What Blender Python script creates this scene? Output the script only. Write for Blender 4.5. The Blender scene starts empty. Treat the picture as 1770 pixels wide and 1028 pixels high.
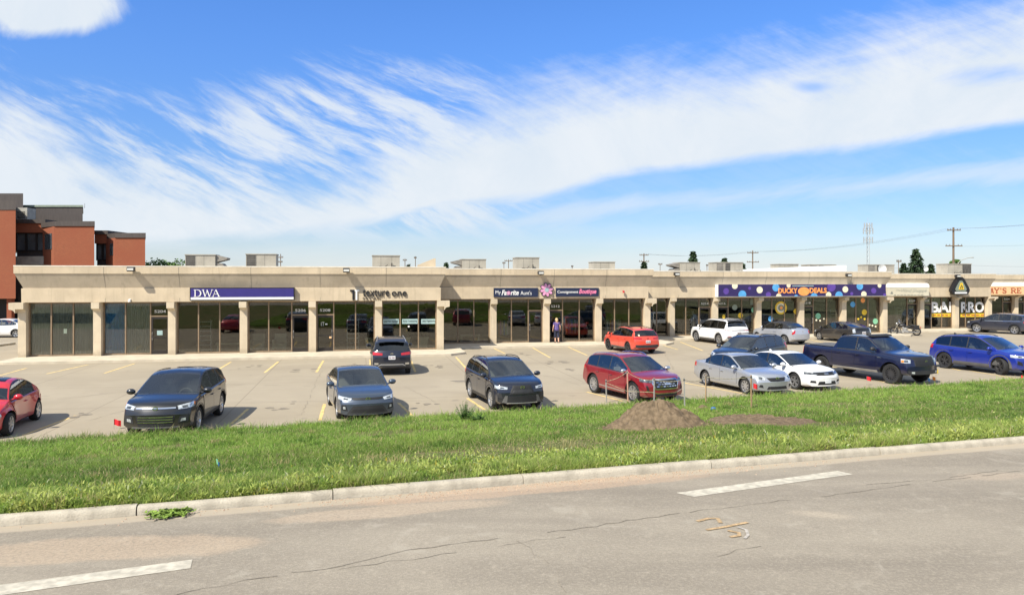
import bpy, bmesh, math, random
import numpy as np
from mathutils import Vector, Matrix, noise
from mathutils.bvhtree import BVHTree

random.seed(7)
R = math.radians
SC = bpy.context.scene
COL = SC.collection
CAM_H = 4.4          # eye height above the parking lot, metres
FOC = 1300.0         # focal length in pixels of the 1770 px wide photograph
HOR = 485.0

# ---------------------------------------------------------------- helpers
def tag(o, label=None, cat=None, group=None, kind=None):
    if label: o['label'] = label
    if cat: o['category'] = cat
    if group: o['group'] = group
    if kind: o['kind'] = kind
    return o

def empty(name, loc=(0, 0, 0), rz=0.0, label=None, cat=None, group=None, scale=1.0):
    o = bpy.data.objects.new(name, None)
    COL.objects.link(o)
    o.empty_display_size = 0.3
    o.location = loc
    o.rotation_euler = (0, 0, rz)
    o.scale = (scale, scale, scale)
    return tag(o, label, cat, group)

def at(px, py, z=0.0):
    """ground position (at height z) of a spot measured on the survey photograph"""
    Y = (CAM_H - z) * FOC / (py - HOR)
    return Vector(((px - 885) * Y / FOC, Y, z))

class MB:
    """collects verts / faces, builds one mesh object"""
    def __init__(self):
        self.v = []; self.f = []; self.m = []; self.M = None
    def add(self, verts, faces, mi=0):
        b = len(self.v)
        if self.M is not None:
            verts = [self.M @ Vector(p) for p in verts]
        self.v.extend([tuple(p) for p in verts])
        for f in faces:
            self.f.append([i + b for i in f]); self.m.append(mi)
        return self
    def box(self, x0, x1, y0, y1, z0, z1, mi=0, top=None):
        """axis box; top=(dx,dy) insets the top face"""
        tx, ty = top if top else (0, 0)
        vs = [(x0, y0, z0), (x1, y0, z0), (x1, y1, z0), (x0, y1, z0),
              (x0 + tx, y0 + ty, z1), (x1 - tx, y0 + ty, z1), (x1 - tx, y1 - ty, z1), (x0 + tx, y1 - ty, z1)]
        return self.add(vs, [(3, 2, 1, 0), (4, 5, 6, 7), (0, 1, 5, 4), (1, 2, 6, 5), (2, 3, 7, 6), (3, 0, 4, 7)], mi)
    def prism(self, pts, a0, a1, axis='y', mi=0):
        """extrude 2D polygon: axis y -> pts are (x,z); axis x -> (y,z); axis z -> (x,y)"""
        def mk(p, a):
            if axis == 'y': return (p[0], a, p[1])
            if axis == 'x': return (a, p[0], p[1])
            return (p[0], p[1], a)
        n = len(pts)
        vs = [mk(p, a0) for p in pts] + [mk(p, a1) for p in pts]
        fs = [list(range(n))[::-1], list(range(n, 2 * n))]
        for i in range(n):
            j = (i + 1) % n
            fs.append((i, j, n + j, n + i))
        return self.add(vs, fs, mi)
    def tube(self, path, r, n=8, mi=0, cap=True):
        path = [Vector(p) for p in path]
        rs = r if isinstance(r, (list, tuple)) else [r] * len(path)
        vs = []; fs = []
        for i, p in enumerate(path):
            t = (path[min(i + 1, len(path) - 1)] - path[max(i - 1, 0)])
            if t.length < 1e-9: t = Vector((0, 0, 1))
            t.normalize()
            a = t.cross(Vector((0, 0, 1)))
            if a.length < 1e-3: a = Vector((1, 0, 0))
            a.normalize(); b = t.cross(a)
            for k in range(n):
                q = 2 * math.pi * k / n
                vs.append(p + (a * math.cos(q) + b * math.sin(q)) * rs[i])
        for i in range(len(path) - 1):
            for k in range(n):
                k2 = (k + 1) % n
                fs.append((i * n + k, i * n + k2, (i + 1) * n + k2, (i + 1) * n + k))
        if cap:
            fs.append(list(range(n))[::-1]); fs.append([(len(path) - 1) * n + k for k in range(n)])
        return self.add(vs, fs, mi)
    def lathe(self, prof, n=24, axis='z', mi=0, c=(0, 0, 0)):
        """prof = [(radius, height)...] revolved about the axis through c"""
        vs = []; fs = []
        for (r, h) in prof:
            for k in range(n):
                q = 2 * math.pi * k / n
                if axis == 'z': p = (c[0] + r * math.cos(q), c[1] + r * math.sin(q), c[2] + h)
                elif axis == 'y': p = (c[0] + r * math.cos(q), c[1] + h, c[2] + r * math.sin(q))
                else: p = (c[0] + h, c[1] + r * math.cos(q), c[2] + r * math.sin(q))
                vs.append(p)
        for i in range(len(prof) - 1):
            for k in range(n):
                k2 = (k + 1) % n
                fs.append((i * n + k, i * n + k2, (i + 1) * n + k2, (i + 1) * n + k))
        return self.add(vs, fs, mi)
    def ball(self, c, r, n=10, m=7, mi=0):
        rx, ry, rz = r if isinstance(r, (tuple, list)) else (r, r, r)
        vs = []; fs = []
        for i in range(m + 1):
            t = math.pi * i / m
            for k in range(n):
                q = 2 * math.pi * k / n
                vs.append((c[0] + rx * math.sin(t) * math.cos(q), c[1] + ry * math.sin(t) * math.sin(q), c[2] + rz * math.cos(t)))
        for i in range(m):
            for k in range(n):
                k2 = (k + 1) % n
                fs.append((i * n + k, (i + 1) * n + k, (i + 1) * n + k2, i * n + k2))
        return self.add(vs, fs, mi)
    def ribbon(self, pts, w, z, mi=0, jit=0.0):
        """flat strip on the ground along pts (x,y), width w (number or list)"""
        pts = [Vector((p[0], p[1])) for p in pts]
        vs = []; fs = []
        for i, p in enumerate(pts):
            t = pts[min(i + 1, len(pts) - 1)] - pts[max(i - 1, 0)]
            t.normalize(); n = Vector((-t.y, t.x))
            ww = w[i] if isinstance(w, (list, tuple)) else w
            j = random.uniform(-jit, jit)
            a = p + n * (ww / 2 + j); b = p - n * (ww / 2 - j)
            vs += [(a.x, a.y, z), (b.x, b.y, z)]
        for i in range(len(pts) - 1):
            fs.append((2 * i, 2 * i + 1, 2 * i + 3, 2 * i + 2))
        return self.add(vs, fs, mi)
    def build(self, name, mats, parent=None, smooth=None, merge=False, recalc=True):
        me = bpy.data.meshes.new(name)
        me.from_pydata(self.v, [], self.f)
        if not isinstance(mats, (list, tuple)): mats = [mats]
        for m in mats: me.materials.append(m)
        if len(mats) > 1:
            me.polygons.foreach_set('material_index', self.m)
        if recalc or merge:
            bm = bmesh.new(); bm.from_mesh(me)
            if merge: bmesh.ops.remove_doubles(bm, verts=bm.verts, dist=1e-5)
            if recalc: bmesh.ops.recalc_face_normals(bm, faces=bm.faces)
            bm.to_mesh(me); bm.free()
        if smooth is not None:
            me.polygons.foreach_set('use_smooth', [True] * len(me.polygons))
            me.set_sharp_from_angle(angle=R(smooth))
        me.update()
        o = bpy.data.objects.new(name, me)
        COL.objects.link(o)
        if parent: o.parent = parent
        return o

def text_geo(body, w=None, h=None, extrude=0.01, shear=0.0, bold=0.0, spacing=1.0):
    """built-in-font lettering as verts/faces, lower-left corner at 0,0 in the XZ plane, facing -Y"""
    cu = bpy.data.curves.new('lettering', 'FONT')
    cu.body = body; cu.size = 1.0; cu.extrude = 0.0; cu.shear = shear; cu.offset = bold; cu.space_character = spacing
    cu.resolution_u = 3
    ob = bpy.data.objects.new('lettering', cu); COL.objects.link(ob)
    bpy.context.view_layer.update()
    dg = bpy.context.evaluated_depsgraph_get()
    me = bpy.data.meshes.new_from_object(ob.evaluated_get(dg))
    vs = [v.co.copy() for v in me.vertices]; fs = [list(p.vertices) for p in me.polygons]
    bpy.data.objects.remove(ob); bpy.data.meshes.remove(me); bpy.data.curves.remove(cu)
    if not vs: return [], []
    x0 = min(v.x for v in vs); x1 = max(v.x for v in vs); y0 = min(v.y for v in vs); y1 = max(v.y for v in vs)
    sx = (w / (x1 - x0)) if w else None; sy = (h / (y1 - y0)) if h else None
    if sx is None: sx = sy
    if sy is None: sy = sx
    n = len(vs)
    front = [((v.x - x0) * sx, -extrude, (v.y - y0) * sy) for v in vs]
    back = [((v.x - x0) * sx, 0.0, (v.y - y0) * sy) for v in vs]
    faces = [list(f) for f in fs]
    edges = {}
    for f in fs:
        for i in range(len(f)):
            e = (f[i], f[(i + 1) % len(f)])
            edges[e] = 1
    for (a, b) in list(edges):
        if (b, a) not in edges:
            faces.append([b, a, a + n, b + n])
    return front + back, faces

def text_obj(name, body, mat, parent, x, y, z, w=None, h=None, **k):
    vs, fs = text_geo(body, w, h, **k)
    mb = MB(); mb.add([(a + x, b + y, c + z) for a, b, c in vs], fs)
    return mb.build(name, mat, parent, recalc=False)

def strokes(mb, glyph, x, y, z, w, h, ext=0.02, mi=0):
    """letter built of straight bars: glyph = [(x0,z0,x1,z1,thickness)] in a unit box"""
    for (a, b, c, d, t) in glyph:
        p = Vector((a * w, b * h)); q = Vector((c * w, d * h))
        u = (q - p); u.normalize(); n = Vector((-u.y, u.x)) * t * h / 2
        pts = [p + n, p - n, q - n, q + n]
        mb.prism([(x + s.x, z + s.y) for s in pts], y - ext, y, 'y', mi)
        ext += 0.0006

# ---------------------------------------------------------------- materials
def new_mat(name):
    m = bpy.data.materials.new(name); m.use_nodes = True
    return m, m.node_tree, m.node_tree.nodes['Principled BSDF']

def lk(nt, a, b): nt.links.new(a, b)

def nd(nt, t, **kw):
    n = nt.nodes.new(t)
    for k, v in kw.items(): setattr(n, k, v)
    return n

def mth(nt, op, a, b=None, c=None, clamp=False):
    n = nt.nodes.new('ShaderNodeMath'); n.operation = op; n.use_clamp = clamp
    for i, s in enumerate((a, b, c)):
        if s is None: continue
        if isinstance(s, (int, float)): n.inputs[i].default_value = s
        else: nt.links.new(s, n.inputs[i])
    return n.outputs[0]

def mixc(nt, fac, a, b, mode='MIX'):
    n = nt.nodes.new('ShaderNodeMix'); n.data_type = 'RGBA'; n.blend_type = mode; n.clamp_factor = True
    for s, i in ((fac, 0), (a, 6), (b, 7)):
        if isinstance(s, (int, float)): n.inputs[i].default_value = s
        elif isinstance(s, (tuple, list)): n.inputs[i].default_value = (*s[:3], 1)
        else: nt.links.new(s, n.inputs[i])
    return n.outputs[2]

def noise_tex(nt, vec, scale, detail=4, rough=0.55, dist=0.0):
    n = nt.nodes.new('ShaderNodeTexNoise')
    n.inputs['Scale'].default_value = scale; n.inputs['Detail'].default_value = detail
    n.inputs['Roughness'].default_value = rough; n.inputs['Distortion'].default_value = dist
    if vec is not None: nt.links.new(vec, n.inputs['Vector'])
    return n.outputs['Fac']

def ramp(nt, fac, lo, hi):
    n = nt.nodes.new('ShaderNodeMapRange'); n.interpolation_type = 'SMOOTHSTEP'
    n.inputs['From Min'].default_value = lo; n.inputs['From Max'].default_value = hi
    nt.links.new(fac, n.inputs['Value'])
    return n.outputs[0]

def mapping(nt, vec, scale=(1, 1, 1), rot=(0, 0, 0), loc=(0, 0, 0)):
    n = nt.nodes.new('ShaderNodeMapping')
    n.inputs['Scale'].default_value = scale; n.inputs['Rotation'].default_value = rot; n.inputs['Location'].default_value = loc
    nt.links.new(vec, n.inputs['Vector'])
    return n.outputs[0]

def objco(nt): return nt.nodes.new('ShaderNodeTexCoord').outputs['Object']

def bump(nt, b, height, strength=0.3, dist=0.02):
    n = nt.nodes.new('ShaderNodeBump'); n.inputs['Strength'].default_value = strength; n.inputs['Distance'].default_value = dist
    nt.links.new(height, n.inputs['Height']); nt.links.new(n.outputs[0], b.inputs['Normal'])

def mat(name, col, rough=0.6, metal=0.0, var=0.12, scale=3.0, spec=0.5, coat=0.0, bmp=0.0, stretch=(1, 1, 1)):
    m, nt, b = new_mat(name)
    b.inputs['Roughness'].default_value = rough; b.inputs['Metallic'].default_value = metal
    b.inputs['Specular IOR Level'].default_value = spec; b.inputs['Coat Weight'].default_value = coat
    b.inputs['Coat Roughness'].default_value = 0.04
    co = mapping(nt, objco(nt), stretch)
    f = noise_tex(nt, co, scale, 5)
    dark = tuple(c * (1 - var) for c in col); lite = tuple(min(1, c * (1 + var)) for c in col)
    c = mixc(nt, ramp(nt, f, 0.3, 0.7), dark, lite)
    lk(nt, c, b.inputs['Base Color'])
    if bmp > 0: bump(nt, b, noise_tex(nt, co, scale * 12, 3), bmp, 0.02)
    return m

def paint(name, col, metal=0.0, flake=0.06, rough=0.3):
    m, nt, b = new_mat(name)
    co = objco(nt)
    f = noise_tex(nt, co, 400, 1)
    c = mixc(nt, f, tuple(x * (1 - flake) for x in col), tuple(min(1, x * (1 + flake)) for x in col))
    # road dust along the lower body
    sep = nd(nt, 'ShaderNodeSeparateXYZ'); lk(nt, co, sep.inputs[0])
    d = mth(nt, 'MULTIPLY', ramp(nt, mth(nt, 'ADD', sep.outputs[2], mth(nt, 'MULTIPLY', noise_tex(nt, co, 3, 4), -0.3)), 0.55, 0.05), 0.18)
    c = mixc(nt, d, c, (0.26, 0.22, 0.17))
    lk(nt, c, b.inputs['Base Color'])
    b.inputs['Metallic'].default_value = metal; b.inputs['Roughness'].default_value = rough
    b.inputs['Coat Weight'].default_value = 1.0; b.inputs['Coat Roughness'].default_value = 0.05
    return m

M = {}
def build_mats():
    # facade concrete: exposed aggregate panels with rain streaks and stains
    for nm, col in (('facade', (0.56, 0.465, 0.335)), ('facade_grey', (0.51, 0.435, 0.33)), ('column', (0.58, 0.49, 0.36))):
        m, nt, b = new_mat(nm)
        co = objco(nt)
        fine = noise_tex(nt, co, 60, 3)
        big = noise_tex(nt, co, 0.9, 5)
        streak = noise_tex(nt, mapping(nt, co, (5.5, 5.5, 0.35)), 1.0, 6, 0.6)
        c = mixc(nt, ramp(nt, big, 0.3, 0.7), tuple(x * 0.88 for x in col), tuple(x * 1.08 for x in col))
        c = mixc(nt, mth(nt, 'MULTIPLY', ramp(nt, streak, 0.50, 0.76), 0.42), c, tuple(x * 0.58 for x in col))
        drip = noise_tex(nt, mapping(nt, co, (1.7, 1.7, 0.10), loc=(4, 1, 0)), 1.0, 7, 0.7)
        c = mixc(nt, mth(nt, 'MULTIPLY', ramp(nt, drip, 0.60, 0.72), 0.28), c, tuple(x * 0.52 for x in col))
        c = mixc(nt, mth(nt, 'MULTIPLY', ramp(nt, fine, 0.35, 0.7), 0.28), c, tuple(x * 0.7 for x in col))
        if nm == 'column':   # splash dirt and scuffs at the foot
            sp_ = nd(nt, 'ShaderNodeSeparateXYZ'); lk(nt, co, sp_.inputs[0])
            ft = ramp(nt, mth(nt, 'ADD', sp_.outputs[2], mth(nt, 'MULTIPLY', noise_tex(nt, co, 5, 5), -0.5)), 0.25, -0.1)
            c = mixc(nt, mth(nt, 'MULTIPLY', ft, 0.5), c, (0.30, 0.25, 0.18))
        lk(nt, c, b.inputs['Base Color']); b.inputs['Roughness'].default_value = 0.92
        b.inputs['Specular IOR Level'].default_value = 0.2
        bump(nt, b, fine, 0.5, 0.015)
        M[nm] = m
    M['coping'] = mat('coping', (0.62, 0.57, 0.48), 0.6, var=0.1)
    M['bronze'] = mat('bronze', (0.25, 0.18, 0.115), 0.5, 0.2, var=0.15)
    M['door_frame'] = mat('door_frame', (0.035, 0.03, 0.028), 0.4, 0.4)
    M['rubber'] = mat('rubber', (0.018, 0.018, 0.019), 0.85, var=0.2, scale=20)
    M['dark'] = mat('dark', (0.012, 0.012, 0.013), 0.6)
    M['black_plastic'] = mat('black_plastic', (0.025, 0.025, 0.027), 0.55, var=0.15)
    M['grey_plastic'] = mat('grey_plastic', (0.09, 0.088, 0.085), 0.6, var=0.12)
    M['chrome'] = mat('chrome', (0.75, 0.76, 0.78), 0.12, 1.0, var=0.03)
    M['alloy'] = mat('alloy', (0.55, 0.55, 0.56), 0.3, 0.8, var=0.06)
    M['alloy_dark'] = mat('alloy_dark', (0.07, 0.07, 0.075), 0.35, 0.6, var=0.06)
    M['alloy_black'] = mat('alloy_black', (0.02, 0.02, 0.022), 0.35, 0.3, var=0.06)
    M['plate'] = mat('plate', (0.7, 0.72, 0.74), 0.5, var=0.05)
    M['plate_ink'] = mat('plate_ink', (0.12, 0.03, 0.04), 0.5)
    M['amber'] = mat('amber', (0.75, 0.22, 0.03), 0.2)
    M['tail_red'] = mat('tail_red', (0.42, 0.012, 0.015), 0.12, coat=1)
    M['lens'] = mat('lens', (0.55, 0.58, 0.6), 0.08, 0.35, var=0.3, scale=14, coat=1)
    M['lens_dark'] = mat('lens_dark', (0.10, 0.11, 0.12), 0.08, 0.3, var=0.5, scale=12, coat=1)
    M['white_paint'] = mat('white_paint', (0.74, 0.73, 0.70), 0.6, var=0.08)
    M['steel'] = mat('steel', (0.42, 0.42, 0.42), 0.45, 0.7, var=0.12)
    M['galv'] = mat('galv', (0.36, 0.35, 0.32), 0.6, 0.25, var=0.15, scale=1.5)
    M['hvac'] = mat('hvac', (0.37, 0.34, 0.28), 0.7, 0.0, var=0.14, scale=1.2)
    M['hvac_dark'] = mat('hvac_dark', (0.10, 0.092, 0.08), 0.7, var=0.2)
    M['hvac_mid'] = mat('hvac_mid', (0.23, 0.21, 0.18), 0.7, var=0.2)
    M['wood'] = mat('wood', (0.33, 0.22, 0.12), 0.8, var=0.25, stretch=(6, 6, 0.6))
    M['pole_wood'] = mat('pole_wood', (0.17, 0.12, 0.08), 0.9, var=0.3, stretch=(5, 5, 0.3))
    M['red_flag'] = mat('red_flag', (0.72, 0.02, 0.03), 0.5, var=0.06)
    M['yellow_flag'] = mat('yellow_flag', (0.85, 0.62, 0.12), 0.5, var=0.06)
    M['orange'] = mat('orange', (0.75, 0.25, 0.03), 0.5)
    M['blue_plastic'] = mat('blue_plastic', (0.03, 0.12, 0.35), 0.4)
    M['light_blue'] = mat('light_blue', (0.16, 0.40, 0.72), 0.5)
    M['skin'] = mat('skin', (0.60, 0.36, 0.26), 0.5, var=0.05)
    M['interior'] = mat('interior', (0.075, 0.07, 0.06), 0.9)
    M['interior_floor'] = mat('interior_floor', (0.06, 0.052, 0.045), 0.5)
    M['membrane'] = mat('membrane', (0.78, 0.77, 0.73), 0.8, var=0.05)
    M['roof_gravel'] = mat('roof_gravel', (0.3, 0.28, 0.25), 0.95, scale=30)
    # shop glass: tinted, mirror-like
    m, nt, b = new_mat('shop_glass')
    out = nt.nodes['Material Output']; nt.nodes.remove(b)
    tr = nd(nt, 'ShaderNodeBsdfTransparent'); tr.inputs[0].default_value = (0.72, 0.75, 0.72, 1)
    gl = nd(nt, 'ShaderNodeBsdfGlossy'); gl.inputs['Roughness'].default_value = 0.012; gl.inputs['Color'].default_value = (0.84, 0.80, 0.76, 1)
    fr = nd(nt, 'ShaderNodeFresnel'); fr.inputs['IOR'].default_value = 1.5
    co = objco(nt)
    wob = nd(nt, 'ShaderNodeBump'); wob.inputs['Strength'].default_value = 0.05; wob.inputs['Distance'].default_value = 0.02
    lk(nt, noise_tex(nt, co, 0.9, 1), wob.inputs['Height']); lk(nt, wob.outputs[0], gl.inputs['Normal'])
    fac = mth(nt, 'ADD', mth(nt, 'MULTIPLY', fr.outputs[0], 1.7), 0.03, clamp=True)
    mx = nd(nt, 'ShaderNodeMixShader'); lk(nt, fac, mx.inputs[0]); lk(nt, tr.outputs[0], mx.inputs[1]); lk(nt, gl.outputs[0], mx.inputs[2])
    lk(nt, mx.outputs[0], out.inputs[0])
    M['glass'] = m
    # car glass: dark tinted
    m, nt, b = new_mat('car_glass')
    co = objco(nt)
    c = mixc(nt, noise_tex(nt, co, 2.2, 4), (0.008, 0.011, 0.012), (0.052, 0.062, 0.064))
    lk(nt, c, b.inputs['Base Color']); b.inputs['Roughness'].default_value = 0.03
    b.inputs['IOR'].default_value = 1.55
    M['car_glass'] = m
    for nm, t_, k_ in (('car_glass', (0.74, 0.80, 0.76), 1.9), ('car_glass_dark', (0.20, 0.23, 0.22), 1.7)):
        m, nt, b = new_mat(nm); out = nt.nodes['Material Output']; nt.nodes.remove(b)
        tr = nd(nt, 'ShaderNodeBsdfTransparent'); tr.inputs[0].default_value = (*t_, 1)
        gl = nd(nt, 'ShaderNodeBsdfGlossy'); gl.inputs['Roughness'].default_value = 0.02; gl.inputs['Color'].default_value = (0.9, 0.93, 0.95, 1)
        fr = nd(nt, 'ShaderNodeFresnel'); fr.inputs['IOR'].default_value = 1.5
        mx = nd(nt, 'ShaderNodeMixShader'); lk(nt, mth(nt, 'ADD', mth(nt, 'MULTIPLY', fr.outputs[0], k_), 0.03, clamp=True), mx.inputs[0]); lk(nt, tr.outputs[0], mx.inputs[1]); lk(nt, gl.outputs[0], mx.inputs[2])
        lk(nt, mx.outputs[0], out.inputs[0]); M[nm] = m
    M['cabin'] = mat('cabin', (0.085, 0.084, 0.082), 0.8)
    M['seat_dark'] = mat('seat_dark', (0.17, 0.168, 0.165), 0.8)
    M['seat_tan'] = mat('seat_tan', (0.30, 0.28, 0.25), 0.75)
    M['car_glass_body'] = mat('dark_panel', (0.012, 0.014, 0.016), 0.05)
    # vertical blinds
    for nm, col in (('blind', (0.60, 0.60, 0.57)), ('blind_blue', (0.20, 0.52, 1.0))):
        M[nm] = mat(nm, col, 0.8, var=0.15, scale=2, stretch=(9, 9, 0.4))
    # brick
    m, nt, b = new_mat('brick')
    co = objco(nt)
    br = nd(nt, 'ShaderNodeTexBrick'); br.inputs['Scale'].default_value = 4.0
    br.inputs['Color1'].default_value = (0.265, 0.078, 0.032, 1); br.inputs['Color2'].default_value = (0.205, 0.058, 0.026, 1)
    br.inputs['Mortar'].default_value = (0.20, 0.085, 0.05, 1); br.inputs['Mortar Size'].default_value = 0.018
    lk(nt, mapping(nt, co, (1, 1, 1), (R(90), 0, 0)), br.inputs['Vector'])
    c = mixc(nt, ramp(nt, noise_tex(nt, co, 0.35, 6), 0.3, 0.75), br.outputs['Color'], (0.22, 0.06, 0.028))
    lk(nt, c, b.inputs['Base Color']); b.inputs['Roughness'].default_value = 0.9
    M['brick'] = m
    M['brown_clad'] = mat('brown_clad', (0.055, 0.045, 0.042), 0.7, var=0.15, stretch=(3, 3, 0.3))
    M['office_glass'] = mat('office_glass', (0.08, 0.10, 0.115), 0.05, var=0.3, scale=0.5, spec=1.0)

build_mats()
# ---------------------------------------------------------------- ground, road, verge
ROAD_Z = 1.65
def y_kerb(X): return 10.13 + 0.30 * X        # gutter line of the road
def y_edge(X): return 23.65 + 0.36 * X        # crest of the verge next to the lot
KW = 0.155                                     # kerb width
KZ = ROAD_Z + 0.10

def verge_z(X, Y):
    a = y_kerb(X) + KW; b = y_edge(X)
    t = (Y - a) / max(b - a, 0.5)
    if t < 0: return KZ - 0.03
    if t <= 1:
        z = (KZ - 0.03) * (1 - t) + 0.24 * t
        z -= 0.10 * math.sin(math.pi * min(1, t)) ** 2
        z += 0.05 * (noise.noise((X * 0.5, Y * 0.5, 0)))* min(1, t * 4) * min(1, (1 - t) * 5)
    else:
        z = 0.24 * (1 - min(1, (Y - b) / 0.75)) - 0.03
    return z

def on_verge(px, py):
    k = (px - 885) / FOC; s = (py - HOR) / FOC
    Y = 8.0
    while Y < 45:
        if CAM_H - s * Y <= verge_z(k * Y, Y): break
        Y += 0.02
    return Vector((k * Y, Y, verge_z(k * Y, Y)))

def ground_mats():
    # asphalt
    m, nt, b = new_mat('asphalt'); co = objco(nt)
    fine = noise_tex(nt, co, 90, 3, 0.7); mid = noise_tex(nt, co, 7, 5); big = noise_tex(nt, mapping(nt, co, (0.5, 1.4, 1), (0, 0, R(17))), 0.55, 6, 0.6, 0.6)
    c = mixc(nt, ramp(nt, big, 0.3, 0.72), (0.212, 0.185, 0.148), (0.30, 0.264, 0.210))
    c = mixc(nt, mth(nt, 'MULTIPLY', ramp(nt, mid, 0.5, 0.75), 0.35), c, (0.38, 0.335, 0.265))
    c = mixc(nt, mth(nt, 'MULTIPLY', ramp(nt, fine, 0.42, 0.66), 0.45), c, (0.185, 0.16, 0.128))
    c = mixc(nt, mth(nt, 'MULTIPLY', ramp(nt, noise_tex(nt, co, 140, 2), 0.62, 0.72), 0.7), c, (0.42, 0.38, 0.32))
    mid3 = noise_tex(nt, co, 26, 5, 0.75)
    c = mixc(nt, mth(nt, 'MULTIPLY', ramp(nt, mid3, 0.45, 0.68), 0.42), c, (0.40, 0.355, 0.285))
    c = mixc(nt, mth(nt, 'MULTIPLY', ramp(nt, noise_tex(nt, mapping(nt, co, (1, 1, 1), loc=(7, 2, 0)), 34, 4, 0.7), 0.54, 0.70), 0.40), c, (0.17, 0.148, 0.118))
    trk = noise_tex(nt, mapping(nt, co, (0.12, 2.2, 1), (0, 0, R(-17))), 1.0, 5, 0.6)
    c = mixc(nt, mth(nt, 'MULTIPLY', ramp(nt, trk, 0.52, 0.70), 0.30), c, (0.19, 0.165, 0.135))
    # pale worn blotches and dark patches
    blot = ramp(nt, noise_tex(nt, mapping(nt, co, (0.8, 0.8, 1), loc=(3, 5, 0)), 1.3, 9, 0.7, 1.6), 0.55, 0.66)
    c = mixc(nt, mth(nt, 'MULTIPLY', blot, 0.4), c, (0.37, 0.335, 0.275))
    # distance from gutter line: d = Y - 10.13 - 0.3 X   (negative on the road)
    sep = nd(nt, 'ShaderNodeSeparateXYZ'); lk(nt, co, sep.inputs[0]); X, Y = sep.outputs[0], sep.outputs[1]
    d = mth(nt, 'SUBTRACT', mth(nt, 'SUBTRACT', Y, 10.13), mth(nt, 'MULTIPLY', X, 0.30))
    nz = mth(nt, 'MULTIPLY', mth(nt, 'SUBTRACT', noise_tex(nt, co, 1.3, 6, 0.6), 0.5), 0.9)
    # concrete gutter pan
    gut = ramp(nt, mth(nt, 'ADD', d, mth(nt, 'MULTIPLY', nz, 0.12)), -0.30, -0.22)
    c = mixc(nt, mth(nt, 'MULTIPLY', gut, 0.75), c, (0.40, 0.34, 0.26))
    # washed sand and gravel
    def ell(cx, cy, rx, ry, rot, lo, hi, amt, colr, c):
        q = mapping(nt, co, (1, 1, 1), (0, 0, 0), (-cx, -cy, 0))
        q = mapping(nt, q, (1 / rx, 1 / ry, 0), (0, 0, 0)) if rot == 0 else mapping(nt, mapping(nt, q, (1, 1, 1), (0, 0, -rot)), (1 / rx, 1 / ry, 0))
        ln = nd(nt, 'ShaderNodeVectorMath', operation='LENGTH'); lk(nt, q, ln.inputs[0])
        f = ramp(nt, mth(nt, 'ADD', ln.outputs['Value'], nz), hi, lo)
        return mixc(nt, mth(nt, 'MULTIPLY', f, mth(nt, 'MULTIPLY', ramp(nt, mid3, 0.22, 0.58), amt)), c, colr)
    c = ell(-4.15, 7.72, 1.7, 0.42, R(8), 0.75, 1.05, 0.50, (0.46, 0.35, 0.245), c)
    c = ell(-1.5, 8.98, 1.6, 0.26, R(16), 0.7, 1.05, 0.5, (0.46, 0.36, 0.26), c)
    c = ell(0.35, 9.95, 2.9, 0.26, R(16.7), 0.7, 1.02, 0.72, (0.40, 0.295, 0.21), c)
    c = ell(6.9, 10.6, 0.9, 0.22, R(10), 0.3, 1.2, 0.45, (0.45, 0.36, 0.27), c)
    c = ell(3.65, 8.85, 0.42, 0.17, R(-20), 0.3, 1.1, 0.45, (0.45, 0.38, 0.29), c)
    lk(nt, c, b.inputs['Base Color']); b.inputs['Roughness'].default_value = 0.92; b.inputs['Specular IOR Level'].default_value = 0.25
    bump(nt, b, fine, 0.6, 0.012)
    M['asphalt'] = m
    # lot concrete
    m, nt, b = new_mat('lot_concrete'); co = objco(nt)
    fine = noise_tex(nt, co, 40, 4); big = noise_tex(nt, co, 0.22, 6, 0.6, 0.5)
    c = mixc(nt, ramp(nt, big, 0.3, 0.72), (0.295, 0.252, 0.188), (0.345, 0.297, 0.222))
    c = mixc(nt, mth(nt, 'MULTIPLY', ramp(nt, fine, 0.45, 0.75), 0.25), c, (0.25, 0.215, 0.16))
    # tyre-worn and oily streaks along the aisle
    st = noise_tex(nt, mapping(nt, co, (0.10, 0.9, 1), (0, 0, R(-14))), 1.3, 6, 0.6)
    c = mixc(nt, mth(nt, 'MULTIPLY', ramp(nt, st, 0.52, 0.75), 0.30), c, (0.22, 0.19, 0.15))
    sp = noise_tex(nt, co, 1.1, 3, 0.5)
    c = mixc(nt, mth(nt, 'MULTIPLY', ramp(nt, sp, 0.66, 0.74), 0.38), c, (0.16, 0.14, 0.12))
    # slab joints
    q = mapping(nt, co, (1, 1, 1), (0, 0, R(-11.4)), (2.0, 1.3, 0))
    sep = nd(nt, 'ShaderNodeSeparateXYZ'); lk(nt, q, sep.inputs[0])
    for o_, per in ((sep.outputs[0], 4.6), (sep.outputs[1], 5.4)):
        fr = mth(nt, 'FRACT', mth(nt, 'DIVIDE', o_, per))
        f = ramp(nt, mth(nt, 'ABSOLUTE', mth(nt, 'SUBTRACT', fr, 0.5)), 0.007, 0.003)
        c = mixc(nt, mth(nt, 'MULTIPLY', f, 0.55), c, (0.19, 0.16, 0.12))
    lk(nt, c, b.inputs['Base Color']); b.inputs['Roughness'].default_value = 0.9; b.inputs['Specular IOR Level'].default_value = 0.25
    bump(nt, b, fine, 0.25, 0.01)
    M['lot_concrete'] = m
    # kerb concrete
    m, nt, b = new_mat('kerb_concrete'); co = objco(nt)
    fine = noise_tex(nt, co, 50, 4); st = noise_tex(nt, mapping(nt, co, (3, 3, 1.2)), 1.5, 6)
    c = mixc(nt, ramp(nt, st, 0.35, 0.75), (0.46, 0.415, 0.335), (0.30, 0.268, 0.215))
    c = mixc(nt, mth(nt, 'MULTIPLY', ramp(nt, fine, 0.4, 0.7), 0.4), c, (0.30, 0.27, 0.22))
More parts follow.
